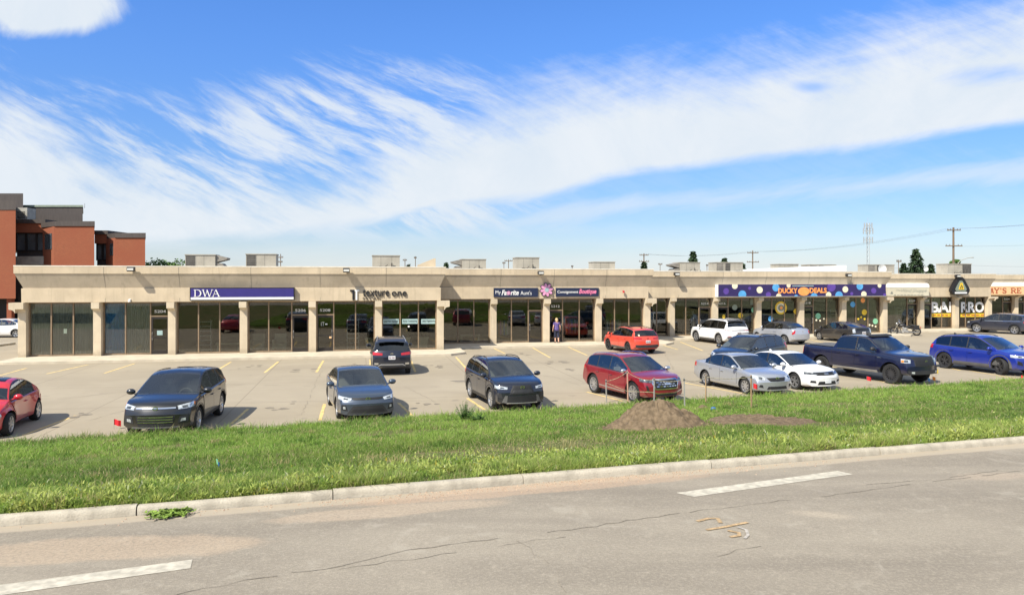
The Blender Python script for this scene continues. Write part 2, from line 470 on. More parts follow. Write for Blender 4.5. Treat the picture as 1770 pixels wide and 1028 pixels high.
    lk(nt, c, b.inputs['Base Color']); b.inputs['Roughness'].default_value = 0.9
    bump(nt, b, fine, 0.5, 0.02)
    M['kerb'] = m
    M['walk'] = mat('sidewalk_concrete', (0.50, 0.44, 0.34), 0.9, var=0.12, scale=1.5, bmp=0.2)
    # verge soil under the grass
    m, nt, b = new_mat('verge_soil'); co = objco(nt)
    c = mixc(nt, ramp(nt, noise_tex(nt, co, 1.5, 6), 0.35, 0.65), (0.10, 0.12, 0.04), (0.20, 0.16, 0.085))
    c = mixc(nt, ramp(nt, noise_tex(nt, co, 25, 3), 0.35, 0.75), c, (0.08, 0.10, 0.03))
    lk(nt, c, b.inputs['Base Color']); b.inputs['Roughness'].default_value = 1.0; b.inputs['Specular IOR Level'].default_value = 0.1
    bump(nt, b, noise_tex(nt, co, 18, 5), 0.8, 0.05)
    M['verge'] = m
    # blades: colour stored per blade
    m, nt, b = new_mat('grass_blade')
    at_ = nd(nt, 'ShaderNodeAttribute'); at_.attribute_name = 'tint'
    lk(nt, at_.outputs['Color'], b.inputs['Base Color'])
    b.inputs['Roughness'].default_value = 0.55; b.inputs['Specular IOR Level'].default_value = 0.3
    tl = nd(nt, 'ShaderNodeBsdfTranslucent'); lk(nt, at_.outputs['Color'], tl.inputs['Color'])
    mx = nd(nt, 'ShaderNodeMixShader'); mx.inputs[0].default_value = 0.45
    lk(nt, b.outputs[0], mx.inputs[1]); lk(nt, tl.outputs[0], mx.inputs[2]); lk(nt, mx.outputs[0], nt.nodes['Material Output'].inputs[0])
    M['blade'] = m
    M['soil'] = mat('dug_soil', (0.175, 0.130, 0.085), 1.0, var=0.28, scale=9, spec=0.1, bmp=0.9)
    M['line_white'] = mat('line_white', (0.44, 0.405, 0.33), 0.8, var=0.22, scale=9)
    M['line_yellow'] = mat('line_yellow', (0.62, 0.455, 0.19), 0.8, var=0.22, scale=5)
    M['crack'] = mat('crack', (0.195, 0.168, 0.133), 1.0, var=0.3, scale=20)
    M['far_ground'] = mat('far_ground', (0.16, 0.17, 0.09), 1.0, var=0.3, scale=0.05)
ground_mats()

def make_ground():
    far = MB()
    far.add([(-900, -300, -0.06), (900, -300, -0.06), (900, 1500, -0.06), (-900, 1500, -0.06)], [(0, 1, 2, 3)])
    tag(far.build('ground', M['far_ground'], recalc=False), kind='structure')
    lot = MB()
    xs = [-80, -40, -20, 0, 20, 40, 90]
    vs = []
    for x in xs:
        vs += [(x, y_edge(x) - 0.2 if x > -55 else y_edge(-55), 0.0), (x, 135, 0.0)]
    lot.add(vs, [(2 * i, 2 * i + 2, 2 * i + 3, 2 * i + 1) for i in range(len(xs) - 1)])
    tag(lot.build('parking_lot', M['lot_concrete'], recalc=False), kind='structure')
    # road
    rd = MB(); vs = []; xs = [-60, -20, -6, 0, 6, 20, 60]
    for x in xs: vs += [(x, y_kerb(x) - 26, ROAD_Z), (x, y_kerb(x), ROAD_Z)]
    rd.add(vs, [(2 * i, 2 * i + 2, 2 * i + 3, 2 * i + 1) for i in range(len(xs) - 1)])
    tag(rd.build('road', M['asphalt'], recalc=False), kind='structure')
    # kerb: rounded profile, cast in lengths with open joints, slightly uneven
    kb = MB(); x = -22.0; kl = math.sqrt(1 + 0.09)
    rr = random.Random(3)
    prof = [(0.0, -0.05), (0.010, 0.05), (0.022, 0.085), (0.045, 0.10), (0.135, 0.103), (0.155, 0.09), (0.16, -0.05)]
    while x < 34:
        L = rr.uniform(1.7, 3.2); x2 = x + L
        dz = rr.uniform(-0.008, 0.008); dy = rr.uniform(-0.01, 0.01)
        nst = 5; vs = []; fs = []
        for i in range(nst):
            xx = x + 0.006 + (L - 0.012) * i / (nst - 1)
            for (o, z) in prof:
                jz = 0.006 * noise.noise((xx * 3, o * 9, 1)); vs.append((xx - 0.28 * o, y_kerb(xx) + o * 0.96 + dy + jz, ROAD_Z + z + dz + jz))
        n = len(prof)
        for i in range(nst - 1):
            for k in range(n - 1):
                fs.append((i * n + k, (i + 1) * n + k, (i + 1) * n + k + 1, i * n + k + 1))
        fs.append(list(range(n))); fs.append([(nst - 1) * n + k for k in range(n)][::-1])
        kb.add(vs, fs); x = x2
    tag(kb.build('kerb', M['kerb'], smooth=40), kind='structure')
    # verge
    vg = MB(); nx, ny = 150, 44; vs = []
    for i in range(nx + 1):
        X = -26 + 62 * i / nx
        a = y_kerb(X) + KW - 0.03; b = y_edge(X) + 0.8
        for j in range(ny + 1):
            Y = a + (b - a) * j / ny
            vs.append((X, Y, verge_z(X, Y) + 0.015 * noise.noise((X * 3, Y * 3, 2))))
    fs = [(i * (ny + 1) + j, (i + 1) * (ny + 1) + j, (i + 1) * (ny + 1) + j + 1, i * (ny + 1) + j + 1) for i in range(nx) for j in range(ny)]
    vg.add(vs, fs)
    tag(vg.build('verge', M['verge'], smooth=60), kind='structure')
    # white lane dashes
    for quad in (((-60, 1019), (333, 966.5), (329, 982), (-60, 1037)), ((1169, 851.5), (1447, 813.5), (1474, 819.5), (1199, 858.5))):
        mb = MB(); p = [at(a, b, ROAD_Z) for a, b in quad]
        n = 14; vs = []
        for i in range(n + 1):
            t = i / n
            A = p[0].lerp(p[1], t); B = p[3].lerp(p[2], t)
            j = 0.012 * noise.noise((i * 1.7, 0, 0)); k = 0.012 * noise.noise((i * 1.7, 5, 0))
            vs += [(A.x, A.y + j, ROAD_Z + 0.004), (B.x, B.y + k, ROAD_Z + 0.004)]
        mb.add(vs, [(2 * i, 2 * i + 1, 2 * i + 3, 2 * i + 2) for i in range(n)])
        tag(mb.build('lane_dash', M['line_white'], recalc=True), kind='structure')
    # long road crack with side branches
    def crack(pts, w, name='road_crack', mt='crack', z=ROAD_Z, seg=0.14, wob=0.03):
        P = [at(a, b, z) for a, b in pts]; out = []; ws = []
        for a, b in zip(P[:-1], P[1:]):
            n = max(2, int((b - a).length / seg))
            for i in range(n):
                t = i / n; q = a.lerp(b, t)
                out.append((q.x + random.uniform(-wob, wob), q.y + random.uniform(-wob, wob))); ws.append(w * random.uniform(0.25, 1.3))
        mb = MB(); k0 = 0
        while k0 < len(out) - 2:          # broken into lengths, as cracks open and close
            k1 = min(len(out), k0 + random.randint(4, 16))
            if k1 - k0 > 1: mb.ribbon(out[k0:k1], ws[k0:k1], z + 0.004)
            k0 = k1 + (random.randint(0, 3) if w < .02 else random.randint(-1, 1))
        tag(mb.build(name, M[mt], recalc=True), kind='structure')
    crack([(300, 1028), (420, 1004), (590, 977), (700, 951), (860, 930), (990, 914), (1190, 884), (1400, 860), (1770, 812)], 0.015)
    crack([(590, 983), (760, 958), (880, 940), (1000, 926)], 0.009)
    crack([(895, 934), (935, 965), (965, 1000), (985, 1040)], 0.006)
    crack([(1240, 960), (1330, 938)], 0.009)
    crack([(1500, 838), (1640, 826), (1770, 806)], 0.010)
    # orange survey paint on the road
    def spray(pts, w, mt):
        P = [at(a, b, ROAD_Z) for a, b in pts]
        mb = MB(); mb.ribbon([(p.x, p.y) for p in P], w, ROAD_Z + 0.008)
        tag(mb.build('survey_paint', M[mt], recalc=True), kind='structure')
    M['spray_orange'] = mat('spray_orange', (0.38, 0.265, 0.145), 0.9, var=0.3, scale=25)
    M['spray_white'] = mat('spray_white', (0.36, 0.33, 0.29), 0.9, var=0.2, scale=25)
    spray([(1205, 901), (1225, 896), (1240, 896), (1246, 904)], 0.05, 'spray_orange')
    spray([(1221, 916), (1252, 911), (1292, 903)], 0.05, 'spray_orange')
    spray([(1258, 917), (1277, 921), (1278, 926), (1262, 928)], 0.05, 'spray_orange')
    spray([(1275, 911), (1290, 916), (1293, 925), (1287, 931)], 0.035, 'spray_white')
    # yellow stall lines
    rows = [((180, 645), (233, 628)), ((80, 646), (152, 630)), ((-30, 657), (46, 636)), ((375, 640), (399, 625.5)), ((457, 644), (481, 625)), ((547, 643), (559, 623)),
            ((639, 640), (640.5, 621)), ((718, 643), (709, 620)), ((808, 639), (788, 617)), ((873, 611), (853, 601.5)), ((951, 618), (921, 601)),
            ((1015, 614), (982, 599.5)), ((1100, 612), (1060, 598)), ((1172, 604), (1130, 592)),
            ((1215, 606), (1176, 591)), ((1300, 600), (1262, 587)), ((1440, 596), (1388, 584)),
            ((399, 733), (429, 706)), ((553, 726), (561, 698)), ((712, 718), (689, 696)), ((838, 708), (808, 688)), ((40, 752), (131, 718)),
            ((1076, 693), (1014, 677)), ((1290, 681), (1180, 661)), ((1545, 664), (1440, 641)), ((1760, 655), (1640, 634)), ((1660, 640), (1580, 622)), ((1500, 646), (1420, 630))]
    for a, b in rows:
        A = at(*a); B = at(*b); mb = MB()
        n = 8
        mb.ribbon([(A.lerp(B, i / n).x, A.lerp(B, i / n).y) for i in range(n + 1)], [0.11 * random.uniform(0.8, 1.15) for _ in range(n + 1)], 0.004)
        tag(mb.build('stall_line', M['line_yellow'], recalc=True), kind='structure')
    # oil spots in the bays, sealed cracks across the slabs
    M['lot_stain'] = mat('lot_stain', (0.215, 0.183, 0.138), 0.8, var=0.25, scale=5)
    for i, (px, py, r) in enumerate([(330, 640, .5), (430, 634, .45), (520, 640, .55), (600, 634, .4), (900, 612, .5), (960, 625, .6), (760, 632, .5), (740, 700, .45), (480, 706, .55), (150, 715, .5), (1120, 627, .55), (1240, 612, .5), (1470, 640, .5), (985, 640, .4)]):
        p = at(px, py); mb = MB(); rs = random.Random(i)
        for q in range(5):
            cx, cy, rr_ = p.x + rs.gauss(0, r * .55), p.y + rs.gauss(0, r * 1.1), r * rs.uniform(.12, .42)
            mb.add([(cx + rr_ * math.cos(a) * (1 + .2 * math.sin(3 * a + q)), cy + rr_ * 1.2 * math.sin(a), 0.004 + q * .0012) for a in [k * math.pi / 8 for k in range(16)]], [list(range(16))])
        tag(mb.build('oil_stain', M['lot_stain'], recalc=True), kind='structure')
    for pts in ([(556, 641), (548, 655), (538, 680), (520, 720)], [(100, 690), (260, 672), (430, 664), (560, 668)], [(880, 640), (960, 652), (1010, 668)], [(700, 668), (745, 690), (765, 703)], [(1150, 612), (1165, 640)], [(1480, 610), (1560, 625)], [(250, 700), (140, 730)]):
        crack(pts, 0.022, 'sealed_crack', 'lot_stain', 0.0, 0.3, 0.05)
    # drain / oil stain in the aisle
    p = at(796, 658.5); mb = MB()
    mb.add([(p.x + 0.42 * math.cos(a) * (1 + 0.25 * math.sin(3 * a)), p.y + 0.3 * math.sin(a), 0.004) for a in [i * math.pi / 12 for i in range(24)]], [list(range(24))])
    tag(mb.build('oil_stain', M['crack'], recalc=True), kind='structure')

make_ground()

# ---------------------------------------------------------------- grass
def blades(name, pos, hgt, wid, tint, lean=0.35, segs=2, kind='stuff', label=None, cat=None, seed=1):
    rng = np.random.default_rng(seed)
    n = len(pos); ang = rng.uniform(0, 2 * np.pi, n); la = rng.uniform(0, 2 * np.pi, n)
    dx = np.cos(ang) * wid * 0.5; dy = np.sin(ang) * wid * 0.5
    le = np.abs(rng.normal(0, lean, n)) * hgt
    lx = np.cos(la) * le; ly = np.sin(la) * le
    V = np.zeros((n, 5, 3), np.float32)
    V[:, 0] = pos + np.stack([-dx, -dy, np.zeros(n)], 1); V[:, 1] = pos + np.stack([dx, dy, np.zeros(n)], 1)
    mid = pos + np.stack([lx * 0.35, ly * 0.35, hgt * 0.58], 1)
    V[:, 2] = mid + np.stack([-dx, -dy, np.zeros(n)], 1) * 0.8; V[:, 3] = mid + np.stack([dx, dy, np.zeros(n)], 1) * 0.8
    V[:, 4] = pos + np.stack([lx, ly, hgt], 1)
    me = bpy.data.meshes.new(name)
    me.vertices.add(n * 5); me.vertices.foreach_set('co', V.reshape(-1))
    base = (np.arange(n) * 5)[:, None]
    tri = np.concatenate([base + np.array([0, 1, 3]), base + np.array([0, 3, 2]), base + np.array([2, 3, 4])], 1).reshape(-1).astype(np.int32)
    me.loops.add(len(tri)); me.loops.foreach_set('vertex_index', tri)
    me.polygons.add(len(tri) // 3); me.polygons.foreach_set('loop_start', np.arange(0, len(tri), 3, dtype=np.int32))
    me.update(calc_edges=True)
    at_ = me.color_attributes.new('tint', 'FLOAT_COLOR', 'POINT')
    c = np.ones((n, 5, 4), np.float32); c[:, :, :3] = tint[:, None, :]
    at_.data.foreach_set('color', c.reshape(-1))
    me.materials.append(M['blade'])
    o = bpy.data.objects.new(name, me); COL.objects.link(o)
    return tag(o, label, cat, None, kind)

def vnoise(x, y, s, seed):
    rng = np.random.default_rng(seed); T = rng.random((64, 64))
    u = x * s + 17.3; v = y * s + 9.1
    i = np.floor(u).astype(int); j = np.floor(v).astype(int); fu = u - i; fv = v - j
    fu = fu * fu * (3 - 2 * fu); fv = fv * fv * (3 - 2 * fv)
    g = lambda a, b: T[a % 64, b % 64]
    return (g(i, j) * (1 - fu) + g(i + 1, j) * fu) * (1 - fv) + (g(i, j + 1) * (1 - fu) + g(i + 1, j + 1) * fu) * fv

MOUND = on_verge(1143, 742); PIT = on_verge(1310, 728)
def make_grass():
    rng = np.random.default_rng(5)
    N = 590000
    # denser towards the road
    t = rng.random(N) ** 1.25
    Xn = rng.uniform(-1.12, 1.18, N)
    # width of view grows with distance
    k = Xn * 0.73
    # solve Y along ray so the verge fraction is t
    a = (10.13 + KW + 0.0) / (1 - 0.30 * k); b = (23.65 + 0.15) / (1 - 0.36 * k)
    Y = a + (b - a) * t; X = k * Y
    keep = (b > a + 0.3) & (Y < 50) & (X < 35)
    X = X[keep]; Y = Y[keep]; t = t[keep]; n = len(X)
    n1 = vnoise(X, Y, 0.55, 1); n2 = vnoise(X, Y, 2.2, 2); n3 = vnoise(X, Y, 7.0, 3); n4 = vnoise(X * 0.4, Y * 1.3, 0.9, 4)
    # trampled brown belt half way down the slope
    belt = np.exp(-((t - 0.27 - 0.012 * X) / 0.10) ** 2) * np.clip(1.15 - np.abs(X - 0.6) / 3.8, 0, 1)
    bare = belt * np.clip(n2 * 1.3 + n4 * 1.0 - 0.30, 0, 1)
    near = np.clip(1 - t / 0.17, 0, 1)
    h = 0.045 + 0.045 * n1 + 0.08 * n3 * n2 + near * 0.10 * np.clip(n2 * 1.6 - 0.5, 0, 1)
    h *= (1 - 0.75 * belt * 0.9); h *= rng.uniform(0.55, 1.25, n)
    top = np.clip((t - 0.93) / 0.07, 0, 1); h += top * (0.05 + rng.random(n) ** 3 * 0.22)
    dm = np.hypot((X - MOUND.x) / 1.36, (Y - MOUND.y - 0.75) / 1.25); dp = np.hypot((X - PIT.x) / 1.25, (Y - PIT.y + 0.25) / 1.9)
    thin = np.clip((vnoise(X * 0.5, Y * 1.5, 0.8, 41) - 0.66) * 5, 0, 1) * (t < 0.75)
    drop = (rng.random(n) < bare * 0.9) | (rng.random(n) < thin * 0.85) | (dm < 0.93) | (dp < 0.9 + 0.2 * n3) | (rng.random(n) < 0.45 * np.clip((0.45 - n2) * 4, 0, 1))
    ok = ~drop
    X, Y, t, h, n1, n2, n3, n4, near, belt, top = [q[ok] for q in (X, Y, t, h, n1, n2, n3, n4, near, belt, top)]
    n = len(X)
    Z = np.array([verge_z(x, y) for x, y in zip(X, Y)]) - 0.01
    g0 = np.array([0.185, 0.290, 0.052]); g1 = np.array([0.290, 0.370, 0.085]); g2 = np.array([0.140, 0.235, 0.042]); dry = np.array([0.44, 0.37, 0.20])
    f = rng.random(n)
    mixv = np.clip(0.55 * n2 + 0.5 * n1 + 0.35 * (f - 0.5), 0, 1)[:, None]
    tint = g2 + (g0 - g2) * np.clip(mixv * 1.7, 0, 1); tint = tint + (g1 - tint) * np.clip(mixv - 0.45, 0, 1) * 1.1
    zone = 1.10 * (t > 0.55) + (0.80 + 0.30 * np.clip((t - 0.42) / 0.13, 0, 1)) * (t <= 0.55); zone = np.where(t < 0.2, 0.95 + 0.1 * n1, zone)  # brighter near the lot; mid-slope tint darkened to paint in taller grass shading
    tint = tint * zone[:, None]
    dk = np.clip((n4 - 0.55) * 3.5, 0, 1)[:, None]; tint = tint * (1 - 0.35 * dk) + np.array([0.05, 0.12, 0.03]) * 0.35 * dk
    w_y = (near * 0.7 * n3)[:, None]; tint = tint + (np.array([0.38, 0.42, 0.11]) - tint) * w_y
    dr = (rng.random(n) < 0.07 + 0.25 * np.clip(n4 * 1.6 - 0.85, 0, 1) + 0.45 * belt + 0.03 * (n1 > 0.6) + 0.25 * top * (h > 0.2))[:, None]; tint = np.where(dr, dry * rng.uniform(0.6, 1.1, (n, 1)), tint)
    tint = tint * rng.uniform(0.85, 1.5, (n, 1))
    dist = np.hypot(X, Y); wid = (0.004 + 0.00042 * dist) * rng.uniform(0.7, 1.4, n)
    # scattered tall seeding clumps and straw
    rc = np.random.default_rng(77); ci = rc.choice(n, 420, replace=False); per = 46
    cx = np.repeat(X[ci], per) + rc.normal(0, 0.11, 420 * per); cy = np.repeat(Y[ci], per) + rc.normal(0, 0.09, 420 * per)
    big = np.repeat(rc.uniform(0.10, 0.27, 420) * np.where(t[ci] < 0.22, 1.0, 0.7), per); kind = np.repeat(rc.random(420), per)
    okc = (np.hypot(cx - MOUND.x, cy - MOUND.y - .6) > 1.35) & (cy > y_kerb(cx) + KW + .02)
    cx, cy, big, kind = cx[okc], cy[okc], big[okc], kind[okc]; k = len(cx)
    cz = np.array([verge_z(a, b) for a, b in zip(cx, cy)]) - 0.01
    tc_ = np.where(kind[:, None] < 0.5, np.array([0.11, 0.20, 0.035]), np.where(kind[:, None] < 0.78, np.array([0.26, 0.34, 0.075]), np.array([0.42, 0.36, 0.17]))) * rc.uniform(0.75, 1.3, (k, 1))
    blades('tall_grass', np.stack([cx, cy, cz], 1), big * rc.uniform(0.5, 1.1, k), (0.005 + 0.0004 * np.hypot(cx, cy)) * rc.uniform(0.8, 1.4, k), tc_, 0.6, label='taller seeding grass clumps and dry straw scattered over the verge', seed=13)
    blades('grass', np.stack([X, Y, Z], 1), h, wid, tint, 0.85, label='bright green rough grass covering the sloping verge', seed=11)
    # broad-leaved weeds, thick along the kerb
    N = 148000
    k = rng.uniform(-0.80, 0.84, N); t = np.abs(rng.normal(0, 0.075, N)); a = (10.13 + KW) / (1 - 0.3 * k); b = 23.65 / (1 - 0.36 * k)
    Y = a + (b - a) * t + 0.01; X = k * Y; c = vnoise(X, Y, 1.7, 21); c2 = vnoise(X, Y, 5, 22)
    clump = c * 0.7 + c2 * 0.5
    ok = (clump > 0.40 + t * 1.6) & (X < 30) & (t < 0.3) & (np.hypot(X - MOUND.x, Y - MOUND.y - 0.5) > 1.0)
    X, Y, t, c, c2, clump = [q[ok] for q in (X, Y, t, c, c2, clump)]; n = len(X)
    hh = (0.08 + 0.34 * np.clip(clump - 0.42, 0, 1)) * rng.uniform(0.3, 1.0, n)
    Z = np.array([verge_z(x, y) for x, y in zip(X, Y)]) + hh * rng.uniform(0.0, 0.8, n)
    base = np.array([0.20, 0.30, 0.055]); yel = np.array([0.42, 0.45, 0.13]); pale = np.array([0.45, 0.48, 0.28])
    f = rng.random((n, 1)); tint = base + (yel - base) * np.clip(c2[:, None] * 1.1 + 0.4 * f - 0.35, 0, 1)
    tint = np.where((rng.random((n, 1)) < 0.05), pale, tint); tint = np.where(rng.random((n, 1)) < 0.012, np.array([0.45, 0.36, 0.05]), tint)
    tint = tint * rng.uniform(0.8, 1.45, (n, 1))
    blades('weeds', np.stack([X, Y, Z], 1), rng.uniform(0.02, 0.065, n), rng.uniform(0.010, 0.032, n), tint, 0.9, label='yellow-green broad-leaved weeds growing thick along the kerb', seed=12)
make_grass()

def weed_bush(name, base, h, r, nst, label, cat, seed, col=(0.07, 0.14, 0.025)):
    rr = random.Random(seed); root = empty(name, base, 0, label, cat)
    st = MB(); lf = MB()
    for i in range(nst):
        a = rr.uniform(0, 6.28); q = rr.uniform(0.1, 1) * r; hh = h * rr.uniform(0.6, 1.05) * (1 - 0.35 * q / r)
        p0 = Vector((0.25 * q * math.cos(a), 0.25 * q * math.sin(a), 0)); p1 = Vector((q * math.cos(a), q * math.sin(a), hh))
        pm = p0.lerp(p1, 0.5) + Vector((0, 0, hh * 0.1)); st.tube([p0, pm, p1], [0.006, 0.004, 0.002], 4)
        for k in range(16):
            t = rr.uniform(0.2, 1); c = p0.lerp(p1, t); b = rr.uniform(0, 6.28); L = rr.uniform(0.03, 0.075) * (1.15 - 0.5 * t)
            d = Vector((math.cos(b), math.sin(b), rr.uniform(-0.2, 0.7))) * L; s = Vector((-math.sin(b), math.cos(b), 0)) * L * 0.33
            lf.add([c, c + d * 0.5 + s, c + d, c + d * 0.5 - s], [(0, 1, 2, 3)])
    if name not in M:
        M[name] = mat(name, col, 0.6, var=0.45, scale=14, spec=0.3)
    st.build('stem', M[name], root, recalc=False); lf.build('foliage', M[name], root, recalc=False)
    return root
weed_bush('thistle_bush', on_verge(803, 727), 0.60, 0.42, 46, 'leafy dark green weed bush on the verge crest below the dark blue suv', 'plant', 3)
weed_bush('low_weed', on_verge(828, 728), 0.32, 0.34, 26, 'low spreading weed just right of the taller weed bush', 'plant', 5)
weed_bush('gutter_weed', at(293, 889, ROAD_Z), 0.055, 0.30, 70, 'mat of green weed growing from the gutter at the broken kerb joint', 'plant', 8, (0.16, 0.24, 0.04))
weed_bush('kerb_weed', on_verge(318, 858), 0.17, 0.22, 26, 'broad-leaved weed on the kerb behind the gutter weed', 'plant', 9, (0.08, 0.16, 0.03))

# loose gravel along the gutter
def gravel():
    mb = MB(); rr = random.Random(4)
    for i in range(900):
        X = rr.gauss(0.4, 2.0); d = -abs(rr.gauss(0, 0.16)) - 0.01; Y = y_kerb(X) + d; s = rr.uniform(0.004, 0.013)
        mb.add([(X - s, Y - s, ROAD_Z), (X + s, Y - s * .7, ROAD_Z), (X + s * .7, Y + s, ROAD_Z), (X - s, Y + s * .8, ROAD_Z), (X, Y, ROAD_Z + s * 1.2)], [(0, 1, 4), (1, 2, 4), (2, 3, 4), (3, 0, 4)])
    tag(mb.build('gravel', mat('gravel', (0.34, 0.25, 0.18), 0.95, var=0.4, scale=60), recalc=False), 'loose tan gravel washed along the gutter', None, None, 'stuff')
gravel()

# soil heap and dug strip
def heap(name, c, rx, ry, h, rot, label, cat, amp, n=64, seed=0, flat=False):
    mb = MB(); vs = []; fs = []
    rings = 26
    for i in range(rings + 1):
        q = i / rings
        for k in range(n):
            a = 2 * math.pi * k / n
            rr_ = q * (1 + 0.16 * noise.noise((math.cos(a) * 1.3, math.sin(a) * 1.3, seed)))
            lx = rx * rr_ * math.cos(a); ly = ry * rr_ * math.sin(a)
            x = c.x + lx * math.cos(rot) - ly * math.sin(rot); y = c.y + lx * math.sin(rot) + ly * math.cos(rot)
            prof = (math.cos(math.pi * min(1, q)) * 0.5 + 0.5) ** (0.8 if not flat else 0.45)
            if name == 'soil_heap':    # slumped: shoulder to the left and right of the peak
                sx_, sy_ = lx / rx, ly / ry
                prof = min(1.0, (0.80 * math.exp(-((sx_ + .08) ** 2 / .16 + (sy_ + .05) ** 2 / .24)) + 0.34 * math.exp(-((sx_ - .45) ** 2 / .12 + (sy_ + .12) ** 2 / .24)) + 0.22 * math.exp(-((sx_ + .55) ** 2 / .10 + (sy_ + .1) ** 2 / .25)))) * min(1, (1 - q) * 3)
            z = verge_z(x, y) - 0.03 + h * prof
            ed = min(1, (1 - q) * 4 + 0.15)
            z += amp * ed * (noise.noise((x * 1.6, y * 1.6, seed)) + 0.6 * noise.noise((x * 4.5, y * 4.5, seed)) + 0.55 * noise.noise((x * 9, y * 9, seed + 3)) + 0.5 * abs(noise.noise((x * 19, y * 19, seed + 5))))
            vs.append((x, y, z))
    for i in range(rings):
        for k in range(n):
            k2 = (k + 1) % n; fs.append((i * n + k, i * n + k2, (i + 1) * n + k2, (i + 1) * n + k))
    mb.add(vs, fs)
    o = mb.build(name, M['soil'], smooth=50, merge=True)
    return tag(o, label, cat)
heap('soil_heap', MOUND + Vector((0, 0.62, 0)), 1.40, 1.38, 0.84, 0, 'tall heap of brown dug soil on the grass verge', 'soil heap', 0.15, 120, 1)
heap('soil_strip', PIT + Vector((0.0, 0, 0)), 1.35, 1.65, 0.14, R(12), 'low flat strip of bare soil beside the dug hole', 'soil patch', 0.07, 72, 6, True)
heap('turf_clod', on_verge(1214, 706), 0.30, 0.22, 0.16, 0, 'small lump of turned turf behind the soil heap', 'soil clod', 0.06, 40, 9)
def clods():
    rr = random.Random(2); mb = MB()
    for i in range(330):
        a = rr.uniform(0, 6.28); q = rr.uniform(0.55, 1.2); x = MOUND.x + 1.36 * q * math.cos(a); y = MOUND.y + 0.75 + 1.28 * q * math.sin(a)
        s = rr.uniform(0.012, 0.045); z = verge_z(x, y) - 0.01 + 0.30 * max(0, 1 - q)
        mb.ball((x, y, z + s * 0.25), (s, s * rr.uniform(.6, 1.2), s * rr.uniform(.5, .9)), 6, 4)
    tag(mb.build('soil_clods', M['soil'], smooth=60), 'loose clods lying on the soil heap', None, None, 'stuff')
clods()
# ---------------------------------------------------------------- shopping strip (local frame: u along facade, v into the building)
ORG = Vector((-27.403, 42.059, 0)); TH = math.atan2(4.635, 23.021)
DU = Vector((math.cos(TH), math.sin(TH), 0)); DV = Vector((-math.sin(TH), math.cos(TH), 0))
def fu(px, v):
    k = (px - 885) / FOC
    return (k * (ORG.y + v * DV.y) - ORG.x - v * DV.x) / (DU.x - k * DU.y)
def fz(py, u, v): return CAM_H - (py - HOR) * (ORG.y + u * DU.y + v * DV.y) / FOC
def W3(u, v, z=0.0): return ORG + DU * u + DV * v + Vector((0, 0, z))

SEG = []   # (v, z shift, column u list, visible first column)
V2, V3, V4, V5 = 3.95, 7.7, 11.6, 15.4
SEG.append((0.0, 0.0, [0.0, 3.86, 7.83, 11.79, 15.73, 19.63, 23.42]))
SEG.append((V2, -0.02, [23.75, 27.46, 31.2, 34.97, 38.60]))
SEG.append((V3, -0.10, [38.9] + [fu(p, V3) for p in (1162, 1237, 1312, 1386, 1459, 1530)]))
SEG.append((V4, -0.22, [fu(1530, V3) + 0.3] + [fu(p, V4) for p in (1594, 1654, 1711)]))
SEG.append((V5, -0.25, [fu(1711, V4) + 0.3] + [fu(p, V5) for p in (1757, 1804, 1850)]))
GV = 0.40          # glass plane behind the column fronts
HEAD = 3.18        # window head height
bld = empty('shopping_strip', ORG, TH, 'long single-storey beige concrete shopping strip stepping back in five blocks', 'building')
WIN = {}           # (segment, bay) -> window part, for stickers

def sweep(u0, u1, v0, vb, prof, name, mt, sm=None):
    """profile [(out, z)] carried round back-left, front-left, front-right, back-right"""
    mb = MB(); vs = []; n = len(prof)
    for (cu, cv, du, dv) in ((u0, vb, -1, 0), (u0, v0, -1, -1), (u1, v0, 1, -1), (u1, vb, 1, 0)):
        for (o, z) in prof: vs.append((cu + du * o, cv + dv * o, z))
    fs = [(i * n + k, (i + 1) * n + k, (i + 1) * n + k + 1, i * n + k + 1) for i in range(3) for k in range(n - 1)]
    mb.add(vs, fs)
    return mb.build(name, mt, bld, smooth=sm)

def column(u, v, zs, corner=0):
    mb = MB(); w = 0.205
    # shaft: front face plumb, back edge spreading towards the foot
    mb.prism([(v - 0.02, -0.02), (v + 0.45, -0.02), (v + 0.30, 2.62), (v - 0.02, 2.62)], u - w, u + w, 'x')
    # head bracket with a curved soffit
    pts = [(v + 0.34, 2.621), (v - 0.02, 2.621)]
    for i in range(6):
        a = i / 5 * math.pi / 2
        pts.append((v - 0.30 + 0.27 * math.cos(a) , 2.64 + 0.16 * math.sin(a)))
    pts += [(v - 0.37, 2.82), (v - 0.37, HEAD + zs - 0.01), (v + 0.34, HEAD + zs - 0.01)]
    mb.prism(pts, u - w - 0.003, u + w + 0.003, 'x')
    if corner:
        s = corner
        q = [(u + s * (w + 0.003), 2.60)]
        for i in range(6):
            a = i / 5 * math.pi / 2
            q.append((u + s * (w + 0.30 - 0.27 * math.cos(a)), 2.62 + 0.17 * math.sin(a)))
        q += [(u + s * (w + 0.33), 2.82), (u + s * (w + 0.33), HEAD + zs - 0.012), (u + s * (w + 0.003), HEAD + zs - 0.012)]
        mb.prism(q, v - 0.367, v + 0.40, 'y')
    mb.build('column', M['column'], bld)

